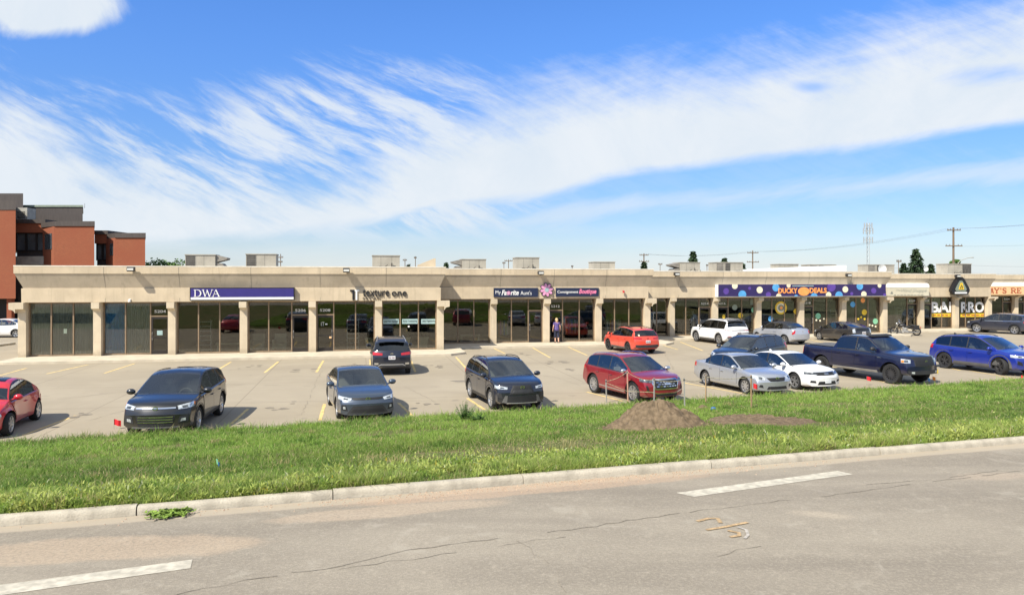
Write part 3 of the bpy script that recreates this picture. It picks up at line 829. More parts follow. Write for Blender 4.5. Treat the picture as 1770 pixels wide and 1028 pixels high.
def window(si, bi, u0, u1, v, zs, panes=3, door=None, blinds=None, number=None, fr='bronze'):
    """one bay of shop window between columns"""
    g = v + GV; zt = HEAD + zs - 0.01; z0 = 0.13
    a, b = u0 + 0.21, u1 - 0.21
    mb = MB()
    edges = [a + (b - a) * i / panes for i in range(panes + 1)]
    if door == 'R': edges[-2] = b - 1.02
    if door == 'L': edges[1] = a + 1.02
    for i, e in enumerate(edges):
        c = min(max(e, a + 0.035), b - 0.035)
        mb.box(c - 0.035, c + 0.035, g - 0.06, g + 0.06, z0, zt)
    for i in range(panes):
        dd = (door == 'R' and i == panes - 1) or (door == 'L' and i == 0)
        l = (edges[i] + 0.035) if i else a + 0.07; r = (edges[i + 1] - 0.035) if i < panes - 1 else b - 0.07
        mb.box(l, r, g - 0.05, g + 0.05, zt - 0.07, zt)
        if not dd: mb.box(l, r, g - 0.05, g + 0.05, z0, z0 + 0.08)
        else: mb.box(l, r, g - 0.055, g + 0.05, 2.30, 2.37)
    w = mb.build('window', M[fr], bld); WIN[(si, bi)] = w
    for i in range(panes):
        dd = (door == 'R' and i == panes - 1) or (door == 'L' and i == 0)
        l, r = edges[i] + 0.03, edges[i + 1] - 0.03
        p = MB(); p.box(l, r, g - 0.006, g + 0.006, 2.36 if dd else z0 + 0.07, zt - 0.06)
        p.build('pane', M['glass'], w)
        if dd:
            d = MB(); l2, r2 = l + 0.01, r - 0.01
            for (x0, x1, y0, y1) in ((l2, l2 + 0.09, z0, 2.295), (r2 - 0.09, r2, z0, 2.295), (l2 + 0.09, r2 - 0.09, z0, z0 + 0.22), (l2 + 0.09, r2 - 0.09, 2.17, 2.295), (l2 + 0.09, r2 - 0.09, 1.05, 1.11)):
                d.box(x0, x1, g - 0.045, g + 0.03, y0, y1)
            do = d.build('door', M['door_frame'], bld)
            q = MB(); q.box(l2 + 0.085, r2 - 0.085, g - 0.008, g + 0.004, z0 + 0.2, 2.18); q.build('door_pane', M['glass'], do)
            h = MB(); hx = (l2 + 0.06) if door == 'R' else (r2 - 0.06)
            h.tube([(hx, g - 0.05, 0.95), (hx, g - 0.12, 1.0), (hx, g - 0.12, 1.35), (hx, g - 0.05, 1.4)], 0.018, 6)
            h.build('door_handle', M['steel'], do)
            if number:
                text_obj('street_number', number, M['white_paint'], w, (l + r) / 2 - 0.31, g - 0.012, 2.53, w=0.62, h=0.165, extrude=0.005, bold=0.01)
        if blinds and blinds[i]:
            bl = MB(); n = 26; bl_v = []
            for k in range(n + 1):
                x = l + (r - l) * k / n; bl_v += [(x, g + 0.05 + (0.03 if k % 2 else 0), z0 + 0.05), (x, g + 0.05 + (0.03 if k % 2 else 0), zt - 0.04)]
            bl.add(bl_v, [(2 * k, 2 * k + 2, 2 * k + 3, 2 * k + 1) for k in range(n)])
            bl.build('blind', M[blinds[i]], bld, recalc=False)
    return w

def build_strip():
    BACK = 16.0
    for si, (v, zs, cols) in enumerate(SEG):
        u0 = cols[0] + 0.06; u1 = cols[-1] - 0.04
        H = 5.25 + zs
        # parapet lip, raked panel, plain band
        sweep(u0, u1, v - 0.05, v + BACK, [(-0.35, H - 0.06), (-0.35, H), (0.34, H), (0.345, H - 0.06)], 'coping', M['coping'])
        sweep(u0, u1, v - 0.05, v + BACK, [(0.335, H - 0.062), (0.335, 4.80 + zs), (0.31, 4.79 + zs)], 'parapet', M['facade'])
        sweep(u0, u1, v - 0.05, v + BACK, [(0.308, 4.79 + zs), (-0.02, 3.98 + zs), (0.06, 3.965 + zs)], 'raked_panel', M['facade_grey'])
        sweep(u0, u1, v - 0.05, v + BACK, [(0.06, 3.963 + zs), (0.05, HEAD + zs), (-0.68, HEAD + zs)], 'fascia', M['facade'])
        rf = MB(); rf.box(u0 + 0.3, u1 - 0.3, v + 0.3, v + BACK, 4.86 + zs, 4.96 + zs); rf.build('roof', M['roof_gravel'], bld)
        # panel joints of the concrete fascia
        jb = MB()
        for c in cols[1:-1]:
            jb.box(c + 0.45, c + 0.465, v - 0.103, v - 0.09, HEAD + zs + 0.01, 3.96 + zs)
            jb.box(c + 0.45, c + 0.465, v - 0.390, v - 0.37, 4.80 + zs, H - 0.065)
            jb.prism([(v - 0.365, 4.785 + zs), (v - 0.035, 3.985 + zs), (v - 0.02, 3.985 + zs), (v - 0.35, 4.785 + zs)], c + 0.45, c + 0.462, 'x')
        jb.build('joint', M['grey_plastic'], bld)
        # side walls and interior
        sw = MB()
        sw.box(u0 + 0.05, u0 + 0.2, v + GV + 0.1, v + BACK, 0, HEAD + zs - 0.02); sw.box(u1 - 0.2, u1 - 0.05, v + GV + 0.1, v + BACK, 0, HEAD + zs - 0.02)
        sw.box(u0 + 0.2, u1 - 0.2, v + BACK - 0.2, v + BACK, 0, HEAD + zs - 0.02)
        sw.build('wall', M['facade'], bld)
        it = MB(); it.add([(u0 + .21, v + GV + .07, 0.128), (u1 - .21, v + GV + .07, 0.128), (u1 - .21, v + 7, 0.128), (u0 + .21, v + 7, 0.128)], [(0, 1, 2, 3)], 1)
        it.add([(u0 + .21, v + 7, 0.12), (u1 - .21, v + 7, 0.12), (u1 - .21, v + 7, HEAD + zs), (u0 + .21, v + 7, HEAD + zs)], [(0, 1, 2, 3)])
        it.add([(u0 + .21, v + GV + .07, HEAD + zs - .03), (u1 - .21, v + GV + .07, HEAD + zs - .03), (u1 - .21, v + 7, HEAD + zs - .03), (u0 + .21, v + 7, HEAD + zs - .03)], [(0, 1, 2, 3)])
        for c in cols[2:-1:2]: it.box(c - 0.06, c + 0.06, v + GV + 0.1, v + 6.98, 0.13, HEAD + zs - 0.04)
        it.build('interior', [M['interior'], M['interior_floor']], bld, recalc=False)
        for k, c in enumerate(cols):
            if k == 0 and si > 0: continue
            column(c, v, zs, corner=(-1 if k == 0 else (1 if k == len(cols) - 1 else 0)))
    S1, S2, S3, S4, S5 = SEG
    def bays(si, spec):
        v, zs, cols = SEG[si]
        for bi, kw in enumerate(spec): window(si, bi, cols[bi], cols[bi + 1], v, zs, **kw)
    bays(0, [dict(blinds=['blind'] * 3), dict(door='R', blinds=['blind_blue', 'blind', None], number='5204'), dict(), dict(door='R', number='5206'), dict(door='L', number='5208'), dict()])
    bays(1, [dict(), dict(door='R'), dict(door='L', number='5212'), dict()])
    bays(2, [dict(), dict(door='R', number='5214'), dict(door='L', number='5216'), dict(), dict(door='L', number='5218'), dict()])
    bays(3, [dict(door='R', number='5220'), dict(door='L', number='5222'), dict()])
    bays(4, [dict(door='R', number='5224'), dict(door='L', number='5226'), dict()])
    # raised walk with kerb edge before each block
    for si, (v, zs, cols) in enumerate(SEG):
        wk = MB(); a = cols[0] - (0.3 if si == 0 else 0.0); b = cols[-1] + 1.35; f = v - (2.75 if si == 0 else 2.5)
        wk.prism([(a, f + 0.1), (a + 0.5, f), (b - 1.0, f), (b, f + 1.0), (b, v + 1.3), (a, v + 1.3)], -0.05 if si % 2 == 0 else -0.06, 0.12 + 0.001 * si, 'z')
        tag(wk.build('sidewalk', M['walk'], bld), kind='structure')
build_strip()
for o in list(bld.children):
    if o.name.startswith('sidewalk'):
        o.parent = None; o.location = ORG; o.rotation_euler = (0, 0, TH)

# raised back roof and plain upstand seen over the parapet
def roof_bits():
    v = V3 + 6; mb = MB(); ua, ub = fu(1270, v), fu(1463, v)
    pts = [(ua, 4.9), (ub, 4.9), (ub, fz(458.5, ub, v)), (ua, fz(467, ua, v))]
    mb.prism(pts, v, v + 5, 'y'); mb.build('raised_roof', M['membrane'], bld)
    v = 6.5; ua, ub = fu(722, v), fu(753, v); mb = MB()
    mb.prism([(ua, 4.9), (ub, 4.9), (ub, fz(446.5, ub, v)), (ub - 0.1, fz(446.5, ub, v)), (ua, fz(458, ua, v))], v, v + 0.4, 'y'); mb.build('roof_upstand', M['facade'], bld)
roof_bits()

# ---------------------------------------------------------------- roof machines
def hvac(px0, px1, py0, dv, si, label, style):
    v0, zs, _ = SEG[si]; v = v0 + dv
    ua, ub = fu(px0, v), fu(px1, v); w = ub - ua; zb = 4.97 + zs; zt = fz(py0, (ua + ub) / 2, v); h = zt - zb
    root = empty('rooftop_unit', W3(ua, v, zb), TH, label, 'air conditioner', 'air conditioning units on the strip roof')
    d = 1.5; mb = MB()
    mb.box(0, w, 0, d, 0.12, h - 0.06); mb.build('casing', M['hvac'], root)
    c = MB(); c.box(0.05, w - 0.05, 0.05, d - 0.05, 0, 0.12); c.build('curb', M['galv'], root)
    l = MB(); l.box(-0.04, w + 0.04, -0.04, d + 0.04, h - 0.06, h); l.build('lid', M['hvac'], root)
    def panel(x0, x1, mt, name='coil_panel'):
        p = MB(); p.box(x0, x1, -0.02, -0.001, 0.16, h - 0.09)
        for k in range(7): p.box(x0, x1, -0.035, -0.021, 0.2 + (h - 0.35) * k / 6, 0.23 + (h - 0.35) * k / 6)
        p.build(name, M[mt], root)
    seam = MB()
    for x in ((0.35, 0.62) if style in ('L', 'LH') else (0.3, 0.7)): seam.box(w * x, w * x + 0.012, -0.006, -0.0012, 0.14, h - 0.08)
    if style in ('L', 'LH'): panel(0.04, w * 0.32, 'hvac_dark')
    if style == 'R': panel(w * 0.62, w - 0.05, 'hvac_dark')
    if style == 'M': panel(0.04, w * 0.26, 'hvac_mid'); panel(w * 0.34, w * 0.52, 'hvac_dark', 'louvre')
    seam.build('seam', M['hvac_dark'], root)
    if style in ('P', 'HL', 'R'):
        pm = MB(); rr = random.Random(int(px0))
        x = w * 0.25
        pm.tube([(x, -0.1, 0), (x, -0.1, h * 0.35), (x + w * 0.18, -0.1, h * 0.3), (x + w * 0.3, -0.1, h * 0.45)], 0.035, 6)
        pm.tube([(w * 0.7, -0.12, 0), (w * 0.7, -0.12, h * 0.55)], 0.05, 6); pm.tube([(w * 0.82, -0.12, 0), (w * 0.82, -0.12, h * 0.4)], 0.04, 6)
        pm.build('pipework', M['hvac_dark'], root)
    if style in ('LH', 'HL'):
        hd = MB(); s = 1 if style == 'LH' else -1; x = w if s > 0 else 0
        hd.prism([(x, h * 0.98), (x + s * 0.75, h * 0.82), (x + s * 0.72, h * 0.72), (x, h * 0.55)], 0.1, d - 0.1, 'y')
        hd.prism([(x, h * 0.52), (x + s * 0.4, h * 0.5), (x + s * 0.8, h * 0.12), (x, h * 0.16)], 0.1, d - 0.1, 'y')
        hd.build('hood', M['hvac_mid'], root)
hvac(320, 372, 439.5, 7, 0, 'leftmost roof air unit with dark left panel and flared right hood', 'LH')
hvac(425, 477, 438.5, 7, 0, 'plain roof air unit with dark left panel above the navy sign', 'L')
hvac(644, 691, 441, 7, 0, 'roof air unit with rusty pipes above the salon sign', 'P')
hvac(799, 840, 447.5, 6, 1, 'roof air unit with flared left hood above the first bay of the second block', 'HL')
hvac(893, 932, 444.5, 6, 1, 'tall roof air unit behind the flood light near the pink flower sign', 'P')
hvac(1027, 1063, 452, 7, 1, 'low plain roof air unit just left of the far small spruce', 'X')
hvac(1176, 1210, 453, 6, 2, 'roof air unit with pale scoop on its left, in front of a spruce top', 'HL')
hvac(1238, 1284, 453, 6, 2, 'wide grey roof air unit at the left end of the white raised roof', 'M')
hvac(1346, 1380, 456, 12, 2, 'small pale roof unit behind the white raised roof, its left one', 'X')
hvac(1400, 1445, 457, 12, 2, 'long low dark roof unit behind the white raised roof, its right one', 'M')
hvac(1500, 1546, 457, 6, 3, 'grey roof air unit behind the satellite dish', 'M')
hvac(1638, 1679, 455.5, 6, 3, 'roof air unit with dark right panel in front of the tall wooden pole', 'R')

def dish(px, py, r, v, z0, label):
    u = fu(px, v); z = fz(py, u, v); root = empty('satellite_dish', W3(u, v, z0), TH, label, 'satellite dish', 'satellite dishes on the roof')
    h = z - z0
    m = MB(); m.tube([(0, 0.1, 0), (0, 0.1, h)], 0.035, 6); m.build('mast', M['galv'], root)
    d = MB(); pr = []
    for i in range(9):
        q = i / 8; pr.append((r * q, -0.25 * r * q * q))
    pr += [(r, -0.25 * r + 0.02), (0, 0.03)]
    d.lathe(pr, 22, 'y', 0, (0, 0, h)); o = d.build('reflector', M['membrane'], root, smooth=40)
    a = MB(); a.tube([(0, -0.05, h - r * 0.8), (0, -0.75 * r, h)], 0.015, 5); a.ball((0, -0.75 * r, h), 0.05, 8, 5); a.build('feed_arm', M['galv'], root)
dish(1524, 465, 0.42, V4 + 2.5, 4.7, 'white satellite dish at the left end of the fourth block roof')
dish(1600, 465, 0.24, V4 + 2.5, 4.7, 'small satellite dish in front of the large spruce')

# ---------------------------------------------------------------- flood lights on the parapet
M['lamp_glass'] = mat('lamp_glass', (0.66, 0.66, 0.62), 0.25, var=0.1)
def flood(px, py, si, label):
    v0, zs, _ = SEG[si]; v = v0 - 0.41; u = fu(px, v); z = fz(py, u, v)
    root = empty('flood_light', W3(u, v, z), TH, label, 'wall light', 'flood lights along the parapet')
    b = MB(); b.box(-0.05, 0.05, -0.12, 0.03, -0.06, 0.06); b.build('bracket', M['black_plastic'], root)
    h = MB(); h.prism([(-0.12, 0.10), (-0.36, 0.13), (-0.44, 0.06), (-0.44, -0.09), (-0.38, -0.14), (-0.12, -0.10)], -0.19, 0.19, 'x'); h.build('housing', M['black_plastic'], root)
    g = MB(); g.box(-0.16, 0.16, -0.456, -0.442, -0.075, 0.045); g.build('lens', M['lamp_glass'], root)
flood(229, 465, 0, 'black flood light on the parapet left of the navy sign')
flood(599, 467, 0, 'black flood light on the parapet above the salon sign')
flood(933, 471.5, 1, 'black flood light on the parapet above the pink flower sign')
flood(1167, 473.5, 2, 'black flood light under the roof unit with the pale scoop')
flood(1463, 475.5, 2, 'black flood light above the right end of the spotted purple sign')
flood(1651, 477, 3, 'black flood light just above the triangular sign')
def spot(px, py, si, mt, label):
    v0, zs, _ = SEG[si]; v = v0 - 0.11; u = fu(px, v); z = fz(py, u, v)
    root = empty('wall_spotlight', W3(u, v, z), TH, label, 'wall light')
    b = MB(); b.lathe([(0.0, 0.0), (0.055, 0.0), (0.055, -0.03), (0.02, -0.05), (0.02, -0.10)], 10, 'y'); b.build('mount', M[mt], root)
    h = MB(); h.lathe([(0.0, 0.02), (0.07, 0.0), (0.08, -0.14), (0.0, -0.15)], 10, 'z', 0, (0, -0.14, 0.02)); h.build('head', M[mt], root, smooth=40)
spot(225, 518, 0, 'white_paint', 'small white spot lamp over the number 5204 door')
spot(1077, 503, 1, 'tail_red', 'small red alarm bell on the fascia right of the boutique sign')

# ---------------------------------------------------------------- signs
def sign_root(name, px, py, si, dv, label, cat='sign'):
    v0, zs, _ = SEG[si]; v = v0 + dv; u = fu(px, v); z = fz(py, u, v)
    return empty(name, W3(u, v, z), TH, label, cat), u, v, z
M['navy'] = mat('sign_navy', (0.030, 0.022, 0.165), 0.45, var=0.05)
M['ink_navy'] = mat('sign_ink_navy', (0.012, 0.02, 0.055), 0.45, var=0.05)
M['sign_white'] = mat('sign_white', (0.74, 0.74, 0.73), 0.5, var=0.04)
M['sign_black'] = mat('sign_black', (0.012, 0.012, 0.015), 0.4)
M['pink'] = mat('sign_pink', (0.66, 0.30, 0.48), 0.5, var=0.05)
M['pink_dark'] = mat('sign_pink_dark', (0.80, 0.22, 0.38), 0.5)
M['purple'] = mat('sign_purple', (0.028, 0.017, 0.095), 0.45, var=0.06)
M['violet'] = mat('sign_violet', (0.10, 0.05, 0.29), 0.45)
M['sky_dot'] = mat('sign_sky_dot', (0.09, 0.34, 0.66), 0.45)
M['cream'] = mat('sign_cream', (0.74, 0.68, 0.50), 0.5)
M['sign_orange'] = mat('sign_orange', (0.85, 0.33, 0.09), 0.5)
M['sign_yellow'] = mat('sign_yellow', (0.75, 0.50, 0.03), 0.5)
M['teal_strip'] = mat('teal_strip', (0.30, 0.42, 0.42), 0.5)
M['peach'] = mat('peach', (0.74, 0.47, 0.25), 0.6, var=0.05)
M['rust_red'] = mat('rust_red', (0.36, 0.075, 0.03), 0.5)
M['canvas'] = mat('canvas', (0.56, 0.52, 0.40), 0.7, var=0.06)
M['green_st'] = mat('sticker_green', (0.20, 0.48, 0.30), 0.5)
M['sage'] = mat('sage', (0.20, 0.24, 0.19), 0.5)

def signs():
    # navy sign with serif initials
    r, u, v, z = sign_root('shop_sign', 328, 519.5, 0, -0.34, 'long navy sign board with three white serif capitals and a white bottom stripe')
    w = fu(509, v) - u; h = fz(497, u, v) - z
    b = MB(); b.box(0, w, 0, 0.22, 0, h); b.build('frame', M['sign_black'], r)
    p = MB(); p.box(0.05, w - 0.05, -0.012, -0.0005, 0.19, h - 0.05); p.build('panel', M['navy'], r)
    p = MB(); p.box(0.05, w - 0.05, -0.012, -0.0005, 0.05, 0.187); p.build('stripe', M['sign_white'], r)
    l = MB(); t = 0.15; s = 0.06; hh = 0.42; y = -0.014; zb = 0.215; x = 0.22
    D = [(0.18, 0, 0.18, 1, 0.13), (0.0, 0.03, 0.5, 0.03, s), (0.0, 0.97, 0.5, 0.97, s)]
    for i in range(8):
        a0 = -math.pi / 2 + math.pi * i / 8; a1 = -math.pi / 2 + math.pi * (i + 1) / 8
        tk = s + (0.10) * math.cos((a0 + a1) / 2)
        D.append((0.48 + 0.44 * math.cos(a0), 0.5 + 0.47 * math.sin(a0), 0.48 + 0.44 * math.cos(a1), 0.5 + 0.47 * math.sin(a1), tk))
    Wg = [(0.06, 0.97, 0.27, 0.02, 0.13), (0.27, 0.02, 0.47, 0.97, s), (0.44, 0.97, 0.68, 0.02, 0.13), (0.68, 0.02, 0.92, 0.97, s), (-0.04, 0.97, 0.18, 0.97, s), (0.82, 0.97, 1.03, 0.97, s)]
    A = [(0.12, 0.02, 0.46, 1.0, s), (0.46, 1.0, 0.86, 0.02, 0.14), (0.24, 0.36, 0.68, 0.36, s), (0.0, 0.03, 0.25, 0.03, s), (0.68, 0.03, 1.0, 0.03, s)]
    strokes(l, D, x, y, zb, 0.42, hh); strokes(l, Wg, x + 0.47, y, zb, 0.58, hh); strokes(l, A, x + 1.0, y, zb, 0.45, hh)
    l.build('lettering', M['sign_white'], r)
    # salon letters standing off the fascia
    r, u, v, z = sign_root('salon_lettering', 605, 518.5, 0, -0.13, 'black stand-off salon lettering with a large figure one emblem on the fascia', 'sign')
    e = MB(); e.prism([(0.14, 0.0), (0.27, 0.0), (0.27, 0.62), (0.0, 0.62), (0.0, 0.53), (0.14, 0.50)], -0.05, 0, 'y'); e.build('numeral', M['sign_black'], r)
    e = MB(); e.prism([(0.33, 0.0), (0.43, 0.0), (0.43, 0.53), (0.55, 0.53), (0.55, 0.62), (0.28, 0.62), (0.28, 0.53), (0.33, 0.53)], -0.05, 0, 'y'); e.build('emblem_letter', M['sign_white'], r)
    x2 = fu(703, v) - u; xs = fu(627, v) - u
    text_obj('shop_name', 'texture', M['sign_black'], r, xs, 0, 0.22, w=(x2 - xs) * 0.60, h=0.41, extrude=0.05, bold=0.004)
    text_obj('shop_name', 'one', M['sign_black'], r, xs + (x2 - xs) * 0.655, 0, 0.22, w=(x2 - xs) * 0.345, h=0.30, extrude=0.05, bold=0.004)
    text_obj('subtitle', 'SALON', M['sign_black'], r, xs, 0, 0.02, w=1.02, h=0.145, extrude=0.04, spacing=1.5)
    # boutique boards and flower
    r, u, v, z = sign_root('boutique_board', 853.5, 513.5, 1, -0.20, 'dark navy board with white lettering and small pink blossom, left of the daisy sign')
    w = fu(930, v) - u; h = fz(497.5, u, v) - z
    b = MB(); b.box(0, w, 0, 0.08, 0, h); b.build('panel', M['ink_navy'], r)
    text_obj('small_word', 'My', M['sign_white'], r, 0.12, -0.002, 0.15, w=0.36, h=0.30, extrude=0.008)
    text_obj('script_word', 'Fav rite', M['sign_white'], r, 0.54, -0.002, 0.13, w=1.2, h=0.36, extrude=0.008, shear=0.25, bold=0.025)
    fl = MB()
    for k in range(8):
        a = k * math.pi / 4; fl.add([(1.03 + 0.085 * math.cos(a) + 0.055 * math.cos(b_), -0.012, 0.28 + 0.085 * math.sin(a) + 0.055 * math.sin(b_)) for b_ in [i * math.pi / 4 for i in range(8)]], [list(range(8))])
    fl.build('blossom', M['pink'], r)
    text_obj('last_word', "Aunt's", M['sign_white'], r, 1.86, -0.002, 0.15, w=0.78, h=0.27, extrude=0.008)
    r, u, v, z = sign_root('boutique_board', 961, 512.5, 1, -0.20, 'dark navy board with white and pink lettering, right of the daisy sign')
    w = fu(1035, v) - u; h = fz(497.5, u, v) - z
    b = MB(); b.box(0, w, 0, 0.08, 0, h); b.build('panel', M['ink_navy'], r)
    text_obj('first_word', 'Consignment', M['sign_white'], r, 0.1, -0.002, 0.18, w=1.5, h=0.24, extrude=0.008, bold=0.008)
    text_obj('script_word', 'Boutique', M['pink_dark'], r, 1.66, -0.002, 0.10, w=1.25, h=0.42, extrude=0.008, shear=0.25, bold=0.025)
    r, u, v, z = sign_root('flower_sign', 945, 501, 1, -0.26, 'pink daisy shaped sign with grey centre between the two navy boards')
    def petal(mb, Rr, rr_, y, n=8, rad=None):
        pts = []
        for i in range(96):
            a = 2 * math.pi * i / 96; q = rr_ + (Rr - rr_) * (abs(math.cos(n / 2 * a)) ** 0.55)
            pts.append((q * math.cos(a + 0.2), q * math.sin(a + 0.2)))
        mb.prism(pts, y - 0.03, y, 'y')
    s = MB(); petal(s, 0.50, 0.30, 0.06); s.build('backing', M['ink_navy'], r)
    s = MB(); petal(s, 0.45, 0.16, 0.02); s.build('petals', M['pink'], r)
    s = MB(); s.lathe([(0, -0.03), (0.15, -0.03), (0.15, 0.0)], 20, 'y'); s.build('centre', M['teal_strip'], r)
    # spotted purple sign
    r, u, v, z = sign_root('shop_sign', 1241, 513.5, 2, -0.62, 'long dark purple sign board with coloured dots and orange lettering')
    w = fu(1531, v) - u; h = fz(491.5, u + w / 2, v) - fz(513, u + w / 2, v)
    b = MB(); b.box(0, w, 0.004, 0.5, 0, h); b.build('box', M['sign_white'], r)
    b = MB(); b.box(0.03, w, -0.01, 0.0035, 0.05, h); b.build('panel', M['purple'], r)
    b = MB(); b.box(0.03, w, -0.03, 0.003, 0.0, 0.045); b.build('trim', M['galv'], r)
    sc = w / (1531 - 1241); di = 0
    def dot(px, py, rad, mt):
        nonlocal di
        cx = fu(px, v) - u; cz = (513 - py) / 21.5 * h; rr_ = rad * sc
        pts = [(cx + rr_ * math.cos(a), min(h - 0.002, max(0.052, cz + rr_ * math.sin(a)))) for a in [i * math.pi / 14 for i in range(28)]]
        mb = MB(); mb.prism(pts, -0.0135 - 0.0005 * di, -0.0105, 'y'); mb.build('dot', M[mt], r); di += 1
    for a in ((1255, 503, 4.7, 'violet'), (1270, 494, 4.8, 'cream'), (1283, 509, 6.6, 'sky_dot'), (1295.5, 498, 2.4, 'violet'), (1313, 501, 5.2, 'cream'), (1328, 509, 4.3, 'violet'),
              (1341, 497, 6, 'sky_dot'), (1346, 512, 4.5, 'cream'), (1363, 493.5, 3.5, 'cream'), (1376, 512.5, 3, 'sky_dot'), (1407, 513, 6, 'sky_dot'), (1432, 510, 4.8, 'cream'), (1437, 496, 7.4, 'violet'),
              (1450, 511, 6.5, 'sky_dot'), (1461, 500.5, 5, 'cream'), (1472, 508, 2.7, 'violet'), (1486, 495, 5.8, 'sky_dot'), (1493, 509, 4.8, 'cream'), (1510, 503, 4.6, 'violet'), (1520, 494, 3.3, 'cream'), (1529, 511, 3, 'violet')):
        dot(*a)
    x0 = fu(1345, v) - u; x1 = fu(1378, v) - u
    text_obj('shop_name', 'DUCKY', M['sign_orange'], r, x0, -0.026, 0.27, w=x1 - x0, h=0.42, extrude=0.02, bold=0.035)
    x0 = fu(1399, v) - u; x1 = fu(1428.5, v) - u
    text_obj('shop_name', 'DEALS', M['sign_orange'], r, x0, -0.026, 0.29, w=x1 - x0, h=0.42, extrude=0.02, bold=0.035)
    b = MB(); b.box(fu(1369, v) - u, fu(1406, v) - u, -0.022, -0.014, h - 0.16, h - 0.09); b.build('small_line', M['teal_strip'], r)
    b = MB(); cx = fu(1389, v) - u; b.prism([(cx + 0.5 * math.cos(a), 0.42 + 0.34 * math.sin(a)) for a in [i * math.pi / 10 for i in range(20)]], -0.04, -0.018, 'y'); b.build('plain_roundel', M['sign_orange'], r)
    # cream awning sign
    def awning(px0, px1, pyb, pym, pyt, si, label, face, words):
        r, u, v, z = sign_root('awning_sign', px0, pyb, si, -0.75, label)
        w = fu(px1, v) - u; zm = fz(pym, u, v) - z; zt = fz(pyt, u, v) - z
        b = MB(); b.box(0, w, 0, 0.66, 0, zm - 0.001); b.build('face', M[face], r)
        pts = [(0.0, zm)]
        for i in range(7):
            a = i / 6 * math.pi / 2; pts.append((0.32 * (1 - math.cos(a)) - 0.02, zm + (zt - zm) * math.sin(a)))
        pts += [(0.66, zt), (0.66, zm)]
        b = MB(); b.prism(pts, -0.02, w + 0.02, 'x'); b.build('cover', M['membrane'], r)
        return r, u, v, z, w, zm
    r, u, v, z, w, zm = awning(1533, 1606, 511.5, 496.5, 489.5, 3, 'cream awning sign with grey script lettering under a white rounded top', 'canvas', None)
    M['script_grey'] = mat('script_grey', (0.22, 0.23, 0.20), 0.6)
    text_obj('small_word', 'The', M['script_grey'], r, w * 0.22, -0.002, zm * 0.55, w=w * 0.10, h=zm * 0.22, extrude=0.006, shear=0.3)
    text_obj('shop_name', 'Wind Shoppe', M['script_grey'], r, w * 0.34, -0.002, zm * 0.30, w=w * 0.60, h=zm * 0.52, extrude=0.006, shear=0.35, bold=-0.004)
    e = MB(); e.prism([(w * 0.08, zm * 0.22), (w * 0.15, zm * 0.22), (w * 0.13, zm * 0.5), (w * 0.10, zm * 0.5)], -0.008, -0.001, 'y'); e.build('small_emblem', M['script_grey'], r)
    for k in range(9):
        e = MB(); e.box(w * (0.16 + 0.08 * k), w * (0.215 + 0.08 * k), -0.007, -0.001, 0.06, 0.11); e.build('small_print', M['script_grey'], r)
    # peach awning with slab letters running out of frame
    r, u, v, z, w, zm = awning(1711, 1850, 509.5, 494.5, 488, 4, 'peach awning sign with large red slab letters at the right edge', 'peach', None)
    S = 0.2
    G = {'R': [(0.2, 0, 0.2, 1, S), (0.0, 0.05, 0.42, 0.05, 0.1), (0.0, 0.94, 0.65, 0.94, 0.13), (0.65, 0.92, 0.82, 0.8, 0.15), (0.82, 0.8, 0.82, 0.62, 0.16), (0.82, 0.62, 0.65, 0.5, 0.15), (0.25, 0.49, 0.66, 0.49, 0.13), (0.55, 0.48, 0.85, 0.03, 0.18), (0.72, 0.05, 1.0, 0.05, 0.1)],
         'A': [(0.15, 0.04, 0.46, 1, 0.14), (0.5, 1, 0.83, 0.04, 0.2), (0.25, 0.33, 0.7, 0.33, 0.11), (0, 0.05, 0.34, 0.05, 0.1), (0.64, 0.05, 1.0, 0.05, 0.1)],
         'Y': [(0.12, 0.98, 0.5, 0.45, 0.18), (0.88, 0.98, 0.5, 0.45, 0.14), (0.5, 0.5, 0.5, 0.0, S), (0.3, 0.05, 0.7, 0.05, 0.1), (0, 0.95, 0.33, 0.95, 0.1), (0.68, 0.95, 1.0, 0.95, 0.1)],
         "'": [(0.5, 1, 0.4, 0.68, 0.16)],
         'S': [(0.85, 0.95, 0.85, 0.7, 0.08), (0.85, 0.86, 0.62, 0.95, 0.11), (0.62, 0.95, 0.35, 0.95, 0.12), (0.35, 0.95, 0.15, 0.8, 0.16), (0.15, 0.82, 0.2, 0.62, 0.18), (0.2, 0.6, 0.8, 0.4, 0.2), (0.8, 0.42, 0.86, 0.22, 0.18), (0.86, 0.2, 0.65, 0.05, 0.16), (0.65, 0.05, 0.38, 0.05, 0.12), (0.38, 0.05, 0.15, 0.16, 0.11), (0.15, 0.32, 0.15, 0.02, 0.08)],
         'E': [(0.22, 0, 0.22, 1, S), (0.0, 0.05, 0.88, 0.05, 0.11), (0.0, 0.95, 0.85, 0.95, 0.11), (0.22, 0.5, 0.62, 0.5, 0.11), (0.86, 0.0, 0.86, 0.3, 0.1), (0.83, 0.72, 0.83, 1.0, 0.1), (0.62, 0.36, 0.62, 0.64, 0.09)]}
    hh = zm * 0.62; x = fu(1697, v) - u
    for ch, wd in (('R', 0.66), ('A', 0.70), ('Y', 0.70), ("'", 0.25), ('S', 0.56), (' ', 0.42), ('R', 0.68), ('E', 0.62)):
        if ch != ' ' and x >= -0.35:
            l = MB(); strokes(l, G[ch], max(x, 0.02) if x < 0 else x, -0.001, zm * 0.18, wd * 0.92 if x >= 0 else wd * 0.6, hh, 0.02); l.build('letter', M['rust_red'], r)
        x += wd * 0.98 if ch != ' ' else wd
    # triangular black sign
    r, u, v, z = sign_root('triangle_sign', 1660, 494.5, 3, -0.60, 'black rounded triangular sign with yellow emblem on the fourth block fascia')
